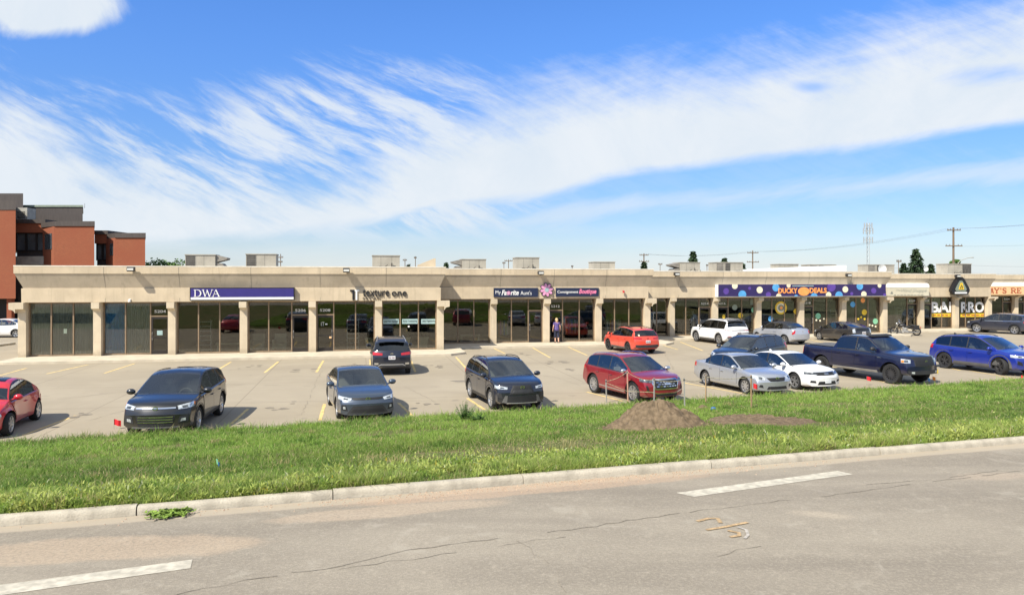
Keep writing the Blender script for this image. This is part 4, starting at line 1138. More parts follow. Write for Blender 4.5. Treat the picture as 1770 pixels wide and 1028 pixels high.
    def tri(Rr, cut, y0, y1, mt, name, cx=0, cz=0):
        pts = []
        for k in range(3):
            a = math.pi / 2 + k * 2 * math.pi / 3
            p = Vector((math.cos(a), math.sin(a))) * Rr; t = Vector((-math.sin(a), math.cos(a)))
            for q in (-1, -0.5, 0.5, 1): pts.append(p * (1 - 0.02 * (q == 1 or q == -1) - 0.0) + t * cut * q - Vector((math.cos(a), math.sin(a))) * (cut * 0.35 if abs(q) == 1 else 0.0))
        mb = MB(); mb.prism([(p.x + cx, p.y * 0.93 + cz) for p in pts], y0, y1, 'y'); return mb.build(name, M[mt], r)
    tri(0.98, 0.34, -0.06, 0.3, 'sign_black', 'board', 0, -0.1)
    tri(0.62, 0.16, -0.085, -0.062, 'sage', 'inner_panel', 0, -0.08)
    e = MB(); e.prism([(-0.26, -0.30), (0.30, -0.30), (0.12, 0.30), (-0.06, 0.30)], -0.11, -0.087, 'y'); e.build('emblem', M['sign_yellow'], r)
    e = MB(); e.tube([(-0.12, -0.12, -0.2), (0.0, -0.12, 0.1), (0.12, -0.12, -0.05), (0.06, -0.12, -0.22)], 0.035, 5); e.build('emblem_figure', M['sign_black'], r)
    e = MB(); e.box(-0.62, 0.62, -0.08, -0.062, -0.66, -0.52); e.build('stripe', M['sign_white'], r)
signs()

# ---------------------------------------------------------------- lettering and stickers on the shop glass
def decals():
    def on(si, dv=-0.02):
        v0, zs, c = SEG[si]; return v0 + GV + dv
    def rect(px0, px1, py0, py1, si, bi, mt, name, dv=-0.015):
        v = on(si, dv); u0 = fu(px0, v); u1 = fu(px1, v); z1 = fz(py0, (u0 + u1) / 2, v); z0 = fz(py1, (u0 + u1) / 2, v)
        mb = MB(); mb.box(u0, u1, v - 0.003, v, z0, z1); return mb.build(name, M[mt], WIN[(si, bi)])
    def word(s, px0, px1, py0, py1, si, bi, mt, name='lettering', dv=-0.022, **k):
        v = on(si, dv); u0 = fu(px0, v); u1 = fu(px1, v); z1 = fz(py0, (u0 + u1) / 2, v); z0 = fz(py1, (u0 + u1) / 2, v)
        text_obj(name, s, M[mt], WIN[(si, bi)], u0, v, z0, w=u1 - u0, h=z1 - z0, extrude=0.004, **k)
    def disc(px, py, rad, si, bi, mt, name='sticker', dv=-0.015, sq=1.0):
        v = on(si, dv); u = fu(px, v); z = fz(py, u, v); s = rad * (fu(px + 1, v) - u)
        mb = MB(); mb.prism([(u + s * math.cos(a) * sq, z + s * math.sin(a)) for a in [i * math.pi / 10 for i in range(20)]], v - 0.003, v, 'y'); mb.build(name, M[mt], WIN[(si, bi)])
    M['window_text'] = M['sign_black']
    for a, b, s in ((661.5, 689.5, 'Laser Hair Removal'), (695, 722.5, 'Body Contouring'), (728, 755, 'Skin Tightening')):
        rect(a, b, 551, 559.5, 0, 5, 'teal_strip', 'notice_strip'); word(s, a + 2, b - 2, 553.2, 556.8, 0, 5, 'sign_black', bold=0.01)
    disc(706.5, 564, 1.6, 0, 5, 'sign_white')
    rect(110, 116, 568, 576, 0, 0, 'sage', 'notice'); rect(271.5, 281, 571, 579, 0, 1, 'teal_strip', 'notice')
    rect(569, 576, 581, 584.5, 0, 4, 'peach', 'notice'); word('1T', 555, 560.5, 556.5, 563, 0, 4, 'sign_white'); rect(562, 566, 559, 561, 0, 4, 'sign_white', 'notice')
    # six big letters and the yellow strip of the fourth block
    word('BAI', 1609, 1645, 521.5, 540, 3, 1, 'sign_white', bold=0.035); word('RRO', 1661, 1701, 521.5, 540, 3, 2, 'sign_white', bold=0.035)
    rect(1610, 1649, 541.5, 547.5, 3, 1, 'sign_yellow', 'yellow_strip'); rect(1660, 1703, 541.5, 547.5, 3, 2, 'sign_yellow', 'yellow_strip')
    for k in range(5): rect(1613 + k * 7, 1618 + k * 7, 543.6, 545.6, 3, 1, 'rust_red', 'small_print', -0.02)
    for k in range(5): rect(1663 + k * 8, 1669 + k * 8, 543.6, 545.6, 3, 2, 'rust_red', 'small_print', -0.02)
    # round badges and stickers of the dotted shop
    disc(1350, 532, 10.2, 2, 3, 'sign_yellow'); disc(1350, 532, 7.4, 2, 3, 'cream', dv=-0.02); disc(1350, 532, 5.0, 2, 3, 'sage', dv=-0.025); disc(1350.5, 532, 2.6, 2, 3, 'sign_orange', dv=-0.03)
    disc(1332, 551, 4.3, 2, 3, 'sky_dot'); disc(1376, 538, 4.4, 2, 3, 'sign_yellow')
    disc(1303, 535.5, 4.6, 2, 2, 'green_st'); disc(1280, 545, 4.3, 2, 2, 'sign_yellow'); disc(1270, 531, 4.6, 2, 2, 'sage'); disc(1251, 547, 3.2, 2, 2, 'sign_yellow', sq=0.8)
    rect(1297, 1308, 515, 527, 2, 2, 'sage', 'poster')
    disc(1414, 546, 4.6, 2, 4, 'green_st'); disc(1474, 526, 4.4, 2, 5, 'sky_dot'); disc(1494, 539.5, 4.4, 2, 5, 'sign_yellow'); disc(1491.5, 519, 3.8, 2, 5, 'sign_orange')
    disc(1513, 555, 4.4, 2, 5, 'green_st')
    for x, y in ((1411, 553), (1417.5, 554), (1424, 550.5)): disc(x, y, 1.5, 2, 4, 'cream')
    for x, y in ((1483.5, 551), (1488.5, 548), (1494.5, 551)): disc(x, y, 1.7, 2, 5, 'sign_yellow')
    for x, y in ((1503, 561.5), (1508, 562.5), (1513.5, 564)): disc(x, y, 1.6, 2, 5, 'cream')
decals()

# ---------------------------------------------------------------- things standing inside the shop windows
def inside(si, px, dv, label, kind):
    v0, zs, _ = SEG[si]; v = v0 + GV + dv; u = fu(px, v)
    if kind == 'planter':
        r = empty('planter', W3(u, v, 0.13), TH, label, 'planter', 'planters in the salon window')
        m = MB(); m.box(-0.19, 0.19, -0.19, 0.19, 0, 0.05); m.box(-0.24, 0.24, -0.24, 0.24, 0.05, 0.62, 0, (-0.07, -0.07)); m.box(-0.35, 0.35, -0.35, 0.35, 0.62, 0.72); m.build('pot', M['canvas'], r)
        lf = MB(); rr = random.Random(int(px))
        for k in range(90):
            a = rr.uniform(0, 6.28); q = rr.uniform(0, .4); c = Vector((q * math.cos(a), q * math.sin(a), 0.75 + rr.uniform(0, .75))); d = Vector((math.cos(a), math.sin(a), rr.uniform(-.3, .6))) * 0.2; n = Vector((-math.sin(a), math.cos(a), 0)) * 0.05
            lf.add([c, c + d * .5 + n, c + d, c + d * .5 - n], [(0, 1, 2, 3)])
        lf.build('foliage', M['thistle_bush'], r, recalc=False)
    elif kind == 'shelf':
        r = empty('shelf_rack', W3(u, v, 0.13), TH, label, 'shelf')
        m = MB()
        for x in (-0.35, 0.35): m.box(x - .02, x + .02, -.2, .2, 0, 1.9)
        m.build('upright', M['sign_white'], r)
        m = MB()
        for k in range(7): m.box(-.33, .33, -.2, .2, .1 + .28 * k, .13 + .28 * k)
        m.build('shelf_board', M['sign_white'], r)
    elif kind == 'chair':
        r = empty('armchair', W3(u, v, 0.13), TH, label, 'armchair', 'armchairs in the office window')
        m = MB(); m.box(-.35, .35, -.35, .35, .15, .45, 0, (.03, .03)); m.build('seat', M['canvas'], r)
        m = MB(); m.prism([(.25, .45), (.38, .45), (.50, 1.0), (.38, 1.0)], -.35, .35, 'x'); m.build('backrest', M['canvas'], r)
        for s in (-1, 1):
            m = MB(); m.box(s * .36 - .06, s * .36 + .06, -.33, .3, .1, .66); m.build('armrest', M['canvas'], r)
        for x in (-.3, .3):
            for y in (-.28, .28):
                m = MB(); m.box(x - .03, x + .03, y - .03, y + .03, 0, .149); m.build('leg', M['wood'], r)
    elif kind == 'bench':
        r = empty('display_bench', W3(u, v, 0.13), TH, label, 'bench')
        m = MB(); m.box(-.7, .7, -.25, .25, .42, .52); m.build('bench_top', M['canvas'], r)
        for x in (-.6, .6):
            m = MB(); m.box(x - .05, x + .05, -.2, .2, 0, .42); m.build('leg', M['canvas'], r)
    elif kind == 'clothes':
        r = empty('clothes_rack', W3(u, v, 0.13), TH, label, 'clothes rack')
        m = MB(); m.tube([(-.6, 0, 0), (-.6, 0, 1.5), (.6, 0, 1.5), (.6, 0, 0)], .015, 6); m.build('rail', M['steel'], r)
        cols = ['sign_white', 'sage', 'orange', 'pink', 'canvas', 'light_blue', 'green_st']
        for k in range(9):
            m = MB(); x = -.5 + .125 * k; m.prism([(-.2, .5), (.2, .5), (.17, 1.35), (.04, 1.46), (-.04, 1.46), (-.17, 1.35)], x - .03, x + .03, 'x'); m.build('garment', M[cols[k % 7]], r)
inside(0, 640, 0.9, 'beige planter behind the salon window left of the black suv', 'planter')
inside(0, 700, 0.9, 'beige planter behind the salon window, middle one', 'planter')
inside(0, 731, 0.9, 'beige planter behind the salon window, right-hand one', 'planter')
inside(0, 355, 1.2, 'tall white shelf rack behind the third bay glass', 'shelf')
inside(0, 395, 1.0, 'low pale bench behind the third bay glass', 'bench')
inside(0, 446, 1.1, 'pale armchair behind the fourth bay glass, left one', 'chair')
inside(0, 484, 1.1, 'pale armchair behind the fourth bay glass, next to the door', 'chair')
inside(1, 812, 1.0, 'low pale bench behind the first glass of the second block', 'bench')
inside(1, 1060, 1.0, 'rack of mixed clothes behind the glass under the red alarm bell', 'clothes')
inside(1, 985, 1.4, 'rack of mixed clothes just inside the open boutique door', 'clothes')
inside(2, 1190, 1.2, 'tall white shelf rack behind the bay under the roof unit with the pale scoop', 'shelf')
inside(2, 1285, 1.2, 'tall white shelf rack behind the stickered glass left of the round badge', 'shelf')
inside(2, 1440, 1.2, 'tall white shelf rack behind the stickered glass above the charcoal liftback', 'shelf')
inside(3, 1555, 1.1, 'tall white shelf rack behind the glass under the cream awning', 'shelf')
inside(0, 610, 1.2, 'tall white shelf rack beside the salon door', 'shelf')
inside(1, 868, 0.9, 'rack of mixed clothes behind the boutique glass', 'clothes')
# ---------------------------------------------------------------- vehicles
def smooth01(t): t = max(0.0, min(1.0, t)); return t * t * (3 - 2 * t)

TEMPL = {}
TEMPL['suv'] = dict(wb=2.69, L=(2.27, -2.31), W=1.85, H=1.68, rw=0.355,
    top=[(-2.31, .86), (-2.29, .98), (-2.24, 1.10), (-1.98, 1.44), (-1.84, 1.535), (-1.6, 1.59), (-.9, 1.66), (-.3, 1.68), (.05, 1.665), (.32, 1.60), (1.28, 1.14), (1.38, 1.11), (1.8, 1.05), (2.08, .985), (2.2, .90), (2.25, .78), (2.27, .68)],
    belt=[(-2.3, 1.13), (-1.0, 1.08), (1.2, 1.02), (1.4, 1.01), (2.3, .94)], low=[(-2.31, .42), (-2.1, .30), (-1.8, .23), (1.8, .23), (2.1, .25), (2.27, .30)],
    cowl=1.28, rooff=.32, rtop=-1.86, rbot=-2.22, dlo=(-1.95, .95), bp=-.22, cp=-1.12, crown=.055, tum=.34)
TEMPL['boxy'] = dict(TEMPL['suv'], top=[(-2.31, .86), (-2.29, 1.0), (-2.26, 1.1), (-2.06, 1.55), (-1.98, 1.61), (-1.7, 1.65), (-.9, 1.68), (-.2, 1.68), (.22, 1.65), (.42, 1.58), (1.1, 1.12), (1.2, 1.09), (1.8, 1.05), (2.12, 1.0), (2.22, .92), (2.26, .78), (2.27, .66)],
    cowl=1.1, rtop=-2.04, rbot=-2.25, dlo=(-2.02, .85), belt=[(-2.3, 1.07), (-1.0, 1.06), (1.2, 1.02), (1.4, 1.0), (2.3, .95)])
TEMPL['sedan'] = dict(wb=2.6, L=(2.22, -2.30), W=1.77, H=1.46, rw=0.315,
    top=[(-2.30, .74), (-2.28, .90), (-2.24, 1.0), (-2.12, 1.045), (-1.72, 1.07), (-1.55, 1.10), (-1.0, 1.36), (-.75, 1.425), (-.35, 1.46), (.0, 1.455), (.22, 1.41), (1.12, .97), (1.22, .945), (1.7, .885), (2.0, .81), (2.13, .71), (2.2, .62), (2.22, .56)],
    belt=[(-2.3, .97), (-1.6, .985), (-1.0, .955), (1.1, .885), (1.3, .875), (2.3, .8)], low=[(-2.3, .36), (-2.1, .25), (-1.8, .18), (1.8, .18), (2.05, .19), (2.22, .22)],
    cowl=1.12, rooff=.22, rtop=-.95, rbot=-1.6, dlo=(-1.36, .85), bp=-.28, cp=-1.06, crown=.045, tum=.30)
TEMPL['hatch'] = dict(wb=2.70, L=(2.2, -2.25), W=1.75, H=1.49, rw=0.31,
    top=[(-2.25, .74), (-2.23, .92), (-2.19, 1.06), (-2.1, 1.14), (-1.95, 1.18), (-1.2, 1.37), (-.6, 1.465), (-.1, 1.49), (.2, 1.465), (.42, 1.39), (1.35, .93), (1.45, .905), (1.8, .84), (2.02, .76), (2.13, .67), (2.19, .58), (2.2, .54)],
    belt=[(-2.3, 1.03), (-1.6, .99), (-1.0, .96), (1.1, .87), (1.3, .86), (2.3, .78)], low=[(-2.25, .36), (-2.1, .25), (-1.8, .18), (1.8, .18), (2.05, .19), (2.2, .22)],
    cowl=1.35, rooff=.42, rtop=-1.25, rbot=-1.98, dlo=(-1.62, 1.0), bp=-.15, cp=-1.02, crown=.04, tum=.30)
TEMPL['wagon'] = dict(TEMPL['suv'], top=[(-2.31, .82), (-2.29, .96), (-2.25, 1.05), (-2.0, 1.40), (-1.88, 1.52), (-1.6, 1.565), (-.9, 1.60), (-.2, 1.60), (.2, 1.57), (.42, 1.51), (1.35, 1.01), (1.45, .985), (1.85, .91), (2.1, .83), (2.2, .75), (2.25, .68), (2.27, .6)],
    cowl=1.35, dlo=(-1.95, 1.1), rw=.335, belt=[(-2.3, 1.06), (-1.0, .99), (1.2, .90), (1.4, .90), (2.3, .82)])
TEMPL['beetle'] = dict(wb=2.51, L=(1.98, -2.08), W=1.73, H=1.50, rw=0.32,
    top=[(-2.08, .60), (-2.05, .74), (-1.95, .90), (-1.75, 1.03), (-1.5, 1.15), (-1.1, 1.33), (-.7, 1.44), (-.25, 1.50), (.1, 1.49), (.4, 1.43), (.62, 1.33), (1.15, 1.0), (1.25, .97), (1.5, .91), (1.75, .80), (1.9, .68), (1.96, .58), (1.98, .52)],
    belt=[(-2.1, .86), (-1.5, .92), (-.8, .92), (1.1, .90), (1.3, .88), (2.0, .7)], low=[(-2.08, .34), (-1.9, .25), (-1.7, .19), (1.6, .19), (1.85, .2), (1.98, .24)],
    cowl=1.15, rooff=.62, rtop=-.85, rbot=-1.6, dlo=(-1.25, 1.05), bp=-.35, cp=None, crown=.06, tum=.36, fender=.13, neck=.10)
TEMPL['pt'] = dict(wb=2.62, L=(2.05, -2.2), W=1.75, H=1.54, rw=0.325,
    top=[(-2.2, .74), (-2.18, .95), (-2.12, 1.06), (-1.98, 1.1), (-1.78, 1.18), (-1.25, 1.44), (-1.0, 1.50), (-.5, 1.54), (.1, 1.53), (.35, 1.46), (1.05, 1.06), (1.2, 1.03), (1.6, .98), (1.85, .90), (1.98, .78), (2.03, .66), (2.05, .58)],
    belt=[(-2.2, 1.06), (-1.5, 1.06), (-.8, 1.03), (1.1, .97), (1.3, .95), (2.1, .82)], low=[(-2.2, .36), (-2.0, .26), (-1.8, .2), (1.7, .2), (1.9, .2), (2.05, .24)],
    cowl=1.05, rooff=.35, rtop=-1.28, rbot=-1.72, dlo=(-1.05, .82), bp=-.3, cp=None, crown=.05, tum=.30, fender=.09, neck=.07)
TEMPL['pickup'] = dict(wb=3.57, L=(2.72, -3.06), W=2.02, H=1.90, rw=0.415,
    top=[(-3.06, .98), (-3.05, 1.2), (-3.02, 1.29), (-2.9, 1.31), (-1.22, 1.30), (-1.12, 1.36), (-.98, 1.74), (-.86, 1.84), (-.5, 1.89), (.1, 1.90), (.5, 1.87), (.68, 1.80), (1.42, 1.33), (1.52, 1.30), (2.1, 1.25), (2.48, 1.19), (2.62, 1.10), (2.69, .98), (2.72, .80)],
    belt=[(-3.1, 1.26), (-1.2, 1.26), (1.4, 1.21), (1.6, 1.18), (2.8, 1.08)], low=[(-3.06, .55), (-2.9, .5), (-2.4, .42), (2.2, .40), (2.5, .40), (2.72, .44)],
    cowl=1.42, rooff=.68, rtop=-.90, rbot=-1.10, dlo=(-.94, 1.12), bp=.02, cp=None, crown=.035, tum=.30)

def patch(bvh, origin, dr, right, poly, off, na=12, nb=6, skirt=0.02, double=True):
    """conforming panel: polygon (h,z) projected along dr onto the body"""
    dr = Vector(dr).normalized(); right = Vector(right).normalized(); origin = Vector(origin); up = Vector((0, 0, 1))
    h0 = min(p[0] for p in poly); h1 = max(p[0] for p in poly); e = (h1 - h0) * 1e-3
    grid = []; n = len(poly)
    for i in range(na + 1):
        a = h0 + e + (h1 - h0 - 2 * e) * i / na; zs = []
        for k in range(n):
            p, q = poly[k], poly[(k + 1) % n]
            if abs(q[0] - p[0]) < 1e-9: continue
            t = (a - p[0]) / (q[0] - p[0])
            if 0 <= t <= 1: zs.append(p[1] + t * (q[1] - p[1]))
        lo, hi = min(zs), max(zs); col = []
        for j in range(nb + 1):
            z = lo + (hi - lo) * j / nb
            s = origin + right * a + up * (z - origin.z) - dr * 5
            hit = bvh.ray_cast(s, dr, 12)
            col.append((hit[0] + (hit[1] if hit[1].dot(dr) < 0 else -hit[1]) * off) if hit[0] is not None else None)
        grid.append(col)
    vs = []; idx = {}; fs = []; ms = []
    for i in range(na + 1):
        for j in range(nb + 1):
            if grid[i][j] is not None: idx[(i, j)] = len(vs); vs.append(grid[i][j])
    for i in range(na):
        for j in range(nb):
            q = [(i, j), (i + 1, j), (i + 1, j + 1), (i, j + 1)]
            if all(k in idx for k in q):
                P = [grid[a][b] for a, b in q]
                if max((P[0] - P[2]).length, (P[1] - P[3]).length) < 0.55: fs.append([idx[k] for k in q])
    # skirt back into the body
    cnt = {}
    for f in fs:
        for k in range(4):
            e_ = (f[k], f[(k + 1) % 4]); cnt[e_] = 1
    bd = [e_ for e_ in cnt if (e_[1], e_[0]) not in cnt]
    nm = {}
    main = len(fs)
    for a, b in bd:
        for k in (a, b):
            if k not in nm: nm[k] = len(vs); vs.append(vs[k] + dr * skirt)
        fs.append([b, a, nm[a], nm[b]])
    return vs, fs, main

class Car:
    def __init__(self, kind, paint_mat, name, label, cat, W=None, H=None, L=None, **kw):
        T = dict(TEMPL[kind]); T.update(kw)
        sx = 1.0
        if L: sx = L / (T['L'][0] - T['L'][1])
        sz = (H / T['H']) if H else 1.0
        if W: T['W'] = W
        self.sx, self.sz = sx, sz
        for k in ('top', 'belt', 'low'): T[k] = [(x * sx, z * (sz if k != 'low' else 1)) for x, z in T[k]]
        T['L'] = (T['L'][0] * sx, T['L'][1] * sx)
        T['wb'] = T['wb'] * sx
        for k in ('cowl', 'rooff', 'rtop', 'rbot', 'bp', 'cp'):
            if T[k] is not None: T[k] *= sx
        T['dlo'] = (T['dlo'][0] * sx, T['dlo'][1] * sx)
        self.T = T; self.paint = paint_mat; self.kind = kind
        self.root = empty(name, (0, 0, 0), 0, label, cat)
        self.nose, self.tail = T['L']; self.hw = T['W'] / 2
        self.make_body(kw.get('roof_mat'), kw.get('lowmat'))
    def top(self, x): return float(np.interp(x, [p[0] for p in self.T['top']], [p[1] for p in self.T['top']]))
    def belt(self, x): return float(np.interp(x, [p[0] for p in self.T['belt']], [p[1] for p in self.T['belt']]))
    def bow(self, x):
        if x > .2: return .27 * ((x - .2) / (self.nose - .2)) ** 1.25
        if x < -.6: return -.17 * ((-.6 - x) / (-.6 - self.tail)) ** 1.25
        return 0.0
    def make_body(self, roof_mat, lowmat):
        T = self.T; hw = self.hw; nose, tail = self.nose, self.tail
        n = 84; xs = np.linspace(tail, nose, n)
        fine = np.linspace(tail, nose, 700)
        kern = np.ones(21) / 21
        def smoothed(key):
            y = np.interp(fine, [p[0] for p in T[key]], [p[1] for p in T[key]])
            yp = np.pad(y, 10, mode='edge'); ys = np.convolve(yp, kern, 'valid')
            e = np.minimum(np.arange(700), np.arange(700)[::-1]); w_ = np.clip(e / 16, 0, 1)
            return np.interp(xs, fine, ys * w_ + y * (1 - w_))
        zt_, zb_, zl_ = smoothed('top'), smoothed('belt'), smoothed('low')
        rings = []
        fen = T.get('fender', 0); neck = T.get('neck', 0)
        for x, zt, zb, zl in zip(xs, zt_, zb_, zl_):
            ef = smooth01((nose - x) / .55); er = smooth01((x - tail) / .5)
            w = hw * (1 - .085 * (1 - ef) - .06 * (1 - er))
            ws = w - neck
            if fen:
                g = math.exp(-((x - T['wb'] / 2) / .46) ** 2) + math.exp(-((x + T['wb'] / 2) / .50) ** 2)
                wl = w - fen * (1 - min(1, g))
            else: wl = w
            zb = min(zb, zt - .05); gh = zt - zb; cr = min(T['crown'], gh * .5)
            tum = T['tum']; wg = ws * .945; yr = wg - tum * gh
            d = zb - zl
            pts = [(0, zl), (.6 * wl, zl), (.88 * wl, zl + .012), (.965 * wl, zl + .06), (.99 * wl, zl + .18 * d), (wl, zl + .38 * d), (wl * .997, zl + .58 * d),
                   ((wl * .6 + ws * .4) * .992, zl + .76 * d), (ws * .985, zl + .90 * d), (ws * .967, zb - .012), (wg, zb)]
            hs = gh - cr
            for f in (.07, .3, .55, .78, .915): pts.append((wg - tum * hs * f, zb + hs * f))
            yq = wg - tum * hs
            pts += [(yq - min(.012, hs * .1), zb + hs * .965 + 0.0), (yq - min(.05, hs * .4), zt - cr * .80), (.72 * yq, zt - cr * .5), (.36 * yq, zt - cr * .13), (0, zt)]
            rings.append([(x, y, z) for y, z in pts])
        m = len(rings[0]); wmax = hw
        def bw(x, y, z): return (x - self.bow(x) * (y / wmax) ** 2, y, z)
        vs = []; fs = []
        full = m * 2 - 2
        cls = []; IG = 11; IT = m - 4        # first side-glass line, first windscreen line
        x0_, x1_ = T['dlo']
        st = [x for x in xs]
        def near(v): return min(range(n - 1), key=lambda i: abs((st[i] + st[i + 1]) / 2 - v))
        pil = sorted(near(v) for v in (T['bp'], T['cp']) if v is not None)
        for r in rings:
            ring = [bw(*p) for p in r] + [bw(p[0], -p[1], p[2]) for p in r[-2:0:-1]]
            vs += ring
        for i in range(n - 1):
            for k in range(full):
                k2 = (k + 1) % full
                fs.append((i * full + k, i * full + k2, (i + 1) * full + k2, (i + 1) * full + k))
                kk = k if k < m - 1 else full - 1 - k; xc = (st[i] + st[i + 1]) / 2; g = zt_[i] - min(zb_[i], zt_[i] - .05); c_ = 'body'
                if kk >= IT and T['rooff'] + .02 < xc < T['cowl'] - .03: c_ = 'windscreen'
                elif kk >= IT and T['rbot'] + .03 < xc < T['rtop'] - .02: c_ = 'rear_window'
                elif IG <= kk < IG + 4 and x0_ < xc < x1_ and g > .13:
                    sd = 0 if k < m - 1 else 1
                    c_ = 'pillar' if i in pil else 'side%d_%d' % (sd, sum(1 for p in pil if i > p))
                elif IG - 1 <= kk < IG + 5 and x0_ - .06 < xc < x1_ + .06 and g > .10 and kk in (IG - 1, IG + 4): c_ = 'trim'
                cls.append(c_)
        # domed end caps
        for r, s in ((rings[0], -1), (rings[-1], 1)):
            b = len(vs); q = 9
            for p in r:
                for j in range(q):
                    t = -1 + 2 * j / (q - 1); vs.append(bw(p[0], p[1] * t, p[2]))
            for i in range(m - 1):
                for j in range(q - 1):
                    fs.append((b + i * q + j, b + i * q + j + 1, b + (i + 1) * q + j + 1, b + (i + 1) * q + j)); cls.append('body')
        ctree = BVHTree.FromPolygons([tuple(v) for v in vs], fs)
        me = bpy.data.meshes.new('body'); me.from_pydata([tuple(v) for v in vs], [], fs)
        me.materials.append(self.paint); me.materials.append(M['dark']); me.materials.append(M[roof_mat] if roof_mat else self.paint); me.materials.append(M[lowmat] if lowmat else self.paint)
        bm = bmesh.new(); bm.from_mesh(me); bmesh.ops.remove_doubles(bm, verts=bm.verts, dist=1e-4)
        bmesh.ops.dissolve_degenerate(bm, edges=bm.edges, dist=1e-5)
        bmesh.ops.recalc_face_normals(bm, faces=bm.faces); bm.to_mesh(me); bm.free()
        ob = bpy.data.objects.new('body', me); COL.objects.link(ob)
        # wheel wells
        rw = T['rw']; self.ra = ra = rw * 1.14 + .015
        cut = MB(); wx = T['wb'] / 2
        for x in (wx, -wx):
            for s in (-1, 1):
                cut.lathe([(0, s * hw * .52), (ra, s * hw * .52), (ra, s * (hw + .3)), (0, s * (hw + .3))], 30, 'y', 0, (x, 0, rw + .01))
        cme = cut.build('cutter', [M['dark']], merge=True)
        cme.data.materials.clear()
        for mm in me.materials: cme.data.materials.append(mm)
        cme.data.polygons.foreach_set('material_index', [1] * len(cme.data.polygons))
        md = ob.modifiers.new('wells', 'BOOLEAN'); md.operation = 'DIFFERENCE'; md.solver = 'EXACT'; md.object = cme
        bpy.context.view_layer.update(); dg = bpy.context.evaluated_depsgraph_get()
        me2 = bpy.data.meshes.new_from_object(ob.evaluated_get(dg))
        dk = [bool(me2.materials[p.material_index]) and me2.materials[p.material_index].name == 'dark' for p in me2.polygons]
        me2.materials.clear()
        for mm in (self.paint, M['dark'], M[roof_mat] if roof_mat else self.paint, M[lowmat] if lowmat else self.paint, M['black_plastic']): me2.materials.append(mm)
        ob.modifiers.clear(); ob.data = me2; bpy.data.meshes.remove(me); bpy.data.objects.remove(cme)
        me2.name = 'body'; groups = {}; mi = []
        for p in me2.polygons:
            c = p.center; q_ = 1 if dk[p.index] else 0
            if not q_:
                k_ = cls[ctree.find_nearest(c)[2]] if c.z > .7 else 'body'
                if k_ in ('windscreen', 'rear_window') or k_.startswith('side'): groups.setdefault(k_, []).append(p.index)
                elif k_ in ('pillar', 'trim'): q_ = 4
                elif roof_mat and c.z > self.belt(c.x) + .015 and T['rbot'] - .12 < c.x < T['rooff'] + .03: q_ = 2
                elif lowmat and c.z < .40: q_ = 3
            mi.append(q_)
        me2.polygons.foreach_set('material_index', mi)
        bm = bmesh.new(); bm.from_mesh(me2); self.bvh = BVHTree.FromBMesh(bm); bm.free()
        # lift the panes out of the shell as parts of their own
        allg = set(i for g in groups.values() for i in g)
        self.panes = {}
        for k_, ids in groups.items():
            mb = MB(); vm = {}
            for i in ids:
                f = []
                for v in me2.polygons[i].vertices:
                    if v not in vm: vm[v] = len(mb.v); mb.v.append(tuple(me2.vertices[v].co))
                    f.append(vm[v])
                mb.f.append(f); mb.m.append(0)
            self.panes[k_] = mb
        bm = bmesh.new(); bm.from_mesh(me2); bm.faces.ensure_lookup_table()
        bmesh.ops.delete(bm, geom=[bm.faces[i] for i in allg], context='FACES'); bm.to_mesh(me2); bm.free()
        me2.polygons.foreach_set('use_smooth', [True] * len(me2.polygons)); me2.set_sharp_from_angle(angle=R(32))
        ob.parent = self.root; self.body = ob
    # ---- generic panels
    def emit(self, name, mt, v, parent=None, edge=None):
        vs, fs, main = v
        if not fs: return None
        mb = MB(); mb.add(vs, fs)
        if edge is not None:
            mb.m = [0] * main + [1] * (len(fs) - main)
            return mb.build(name, [mt, edge], parent or self.root, smooth=30)
        return mb.build(name, mt, parent or self.root, smooth=30)
    def front(self, name, mt, poly, off=.008, na=14, nb=5, parent=None):
        return self.emit(name, M[mt] if isinstance(mt, str) else mt, patch(self.bvh, (0, 0, 0), (-1, 0, 0), (0, 1, 0), poly, off, na, nb), parent)
    def rear(self, name, mt, poly, off=.008, na=14, nb=5, parent=None):
        return self.emit(name, M[mt] if isinstance(mt, str) else mt, patch(self.bvh, (0, 0, 0), (1, 0, 0), (0, 1, 0), poly, off, na, nb), parent)
    def side(self, s, name, mt, poly, off=.006, na=16, nb=6, parent=None, edge=None):
        return self.emit(name, M[mt] if isinstance(mt, str) else mt, patch(self.bvh, (0, 0, 0), (0, -s, 0), (1, 0, 0), poly, off, na, nb), parent, edge)
    def corner(self, s, end, name, mt, poly, ang=35, dx=.14, fy=.80, off=.009, na=10, nb=5):
        """lamp wrapped round a corner: s side, end +1 nose / -1 tail"""
        a = R(ang); d = Vector((-end * math.cos(a), -s * math.sin(a), 0)); r = Vector((-math.sin(a) * end, s * math.cos(a), 0))
        x = self.nose - dx if end > 0 else self.tail + dx
        o = Vector((x, s * self.hw * fy, 0))
        return self.emit(name, M[mt], patch(self.bvh, o, d, r, poly, off, na, nb))
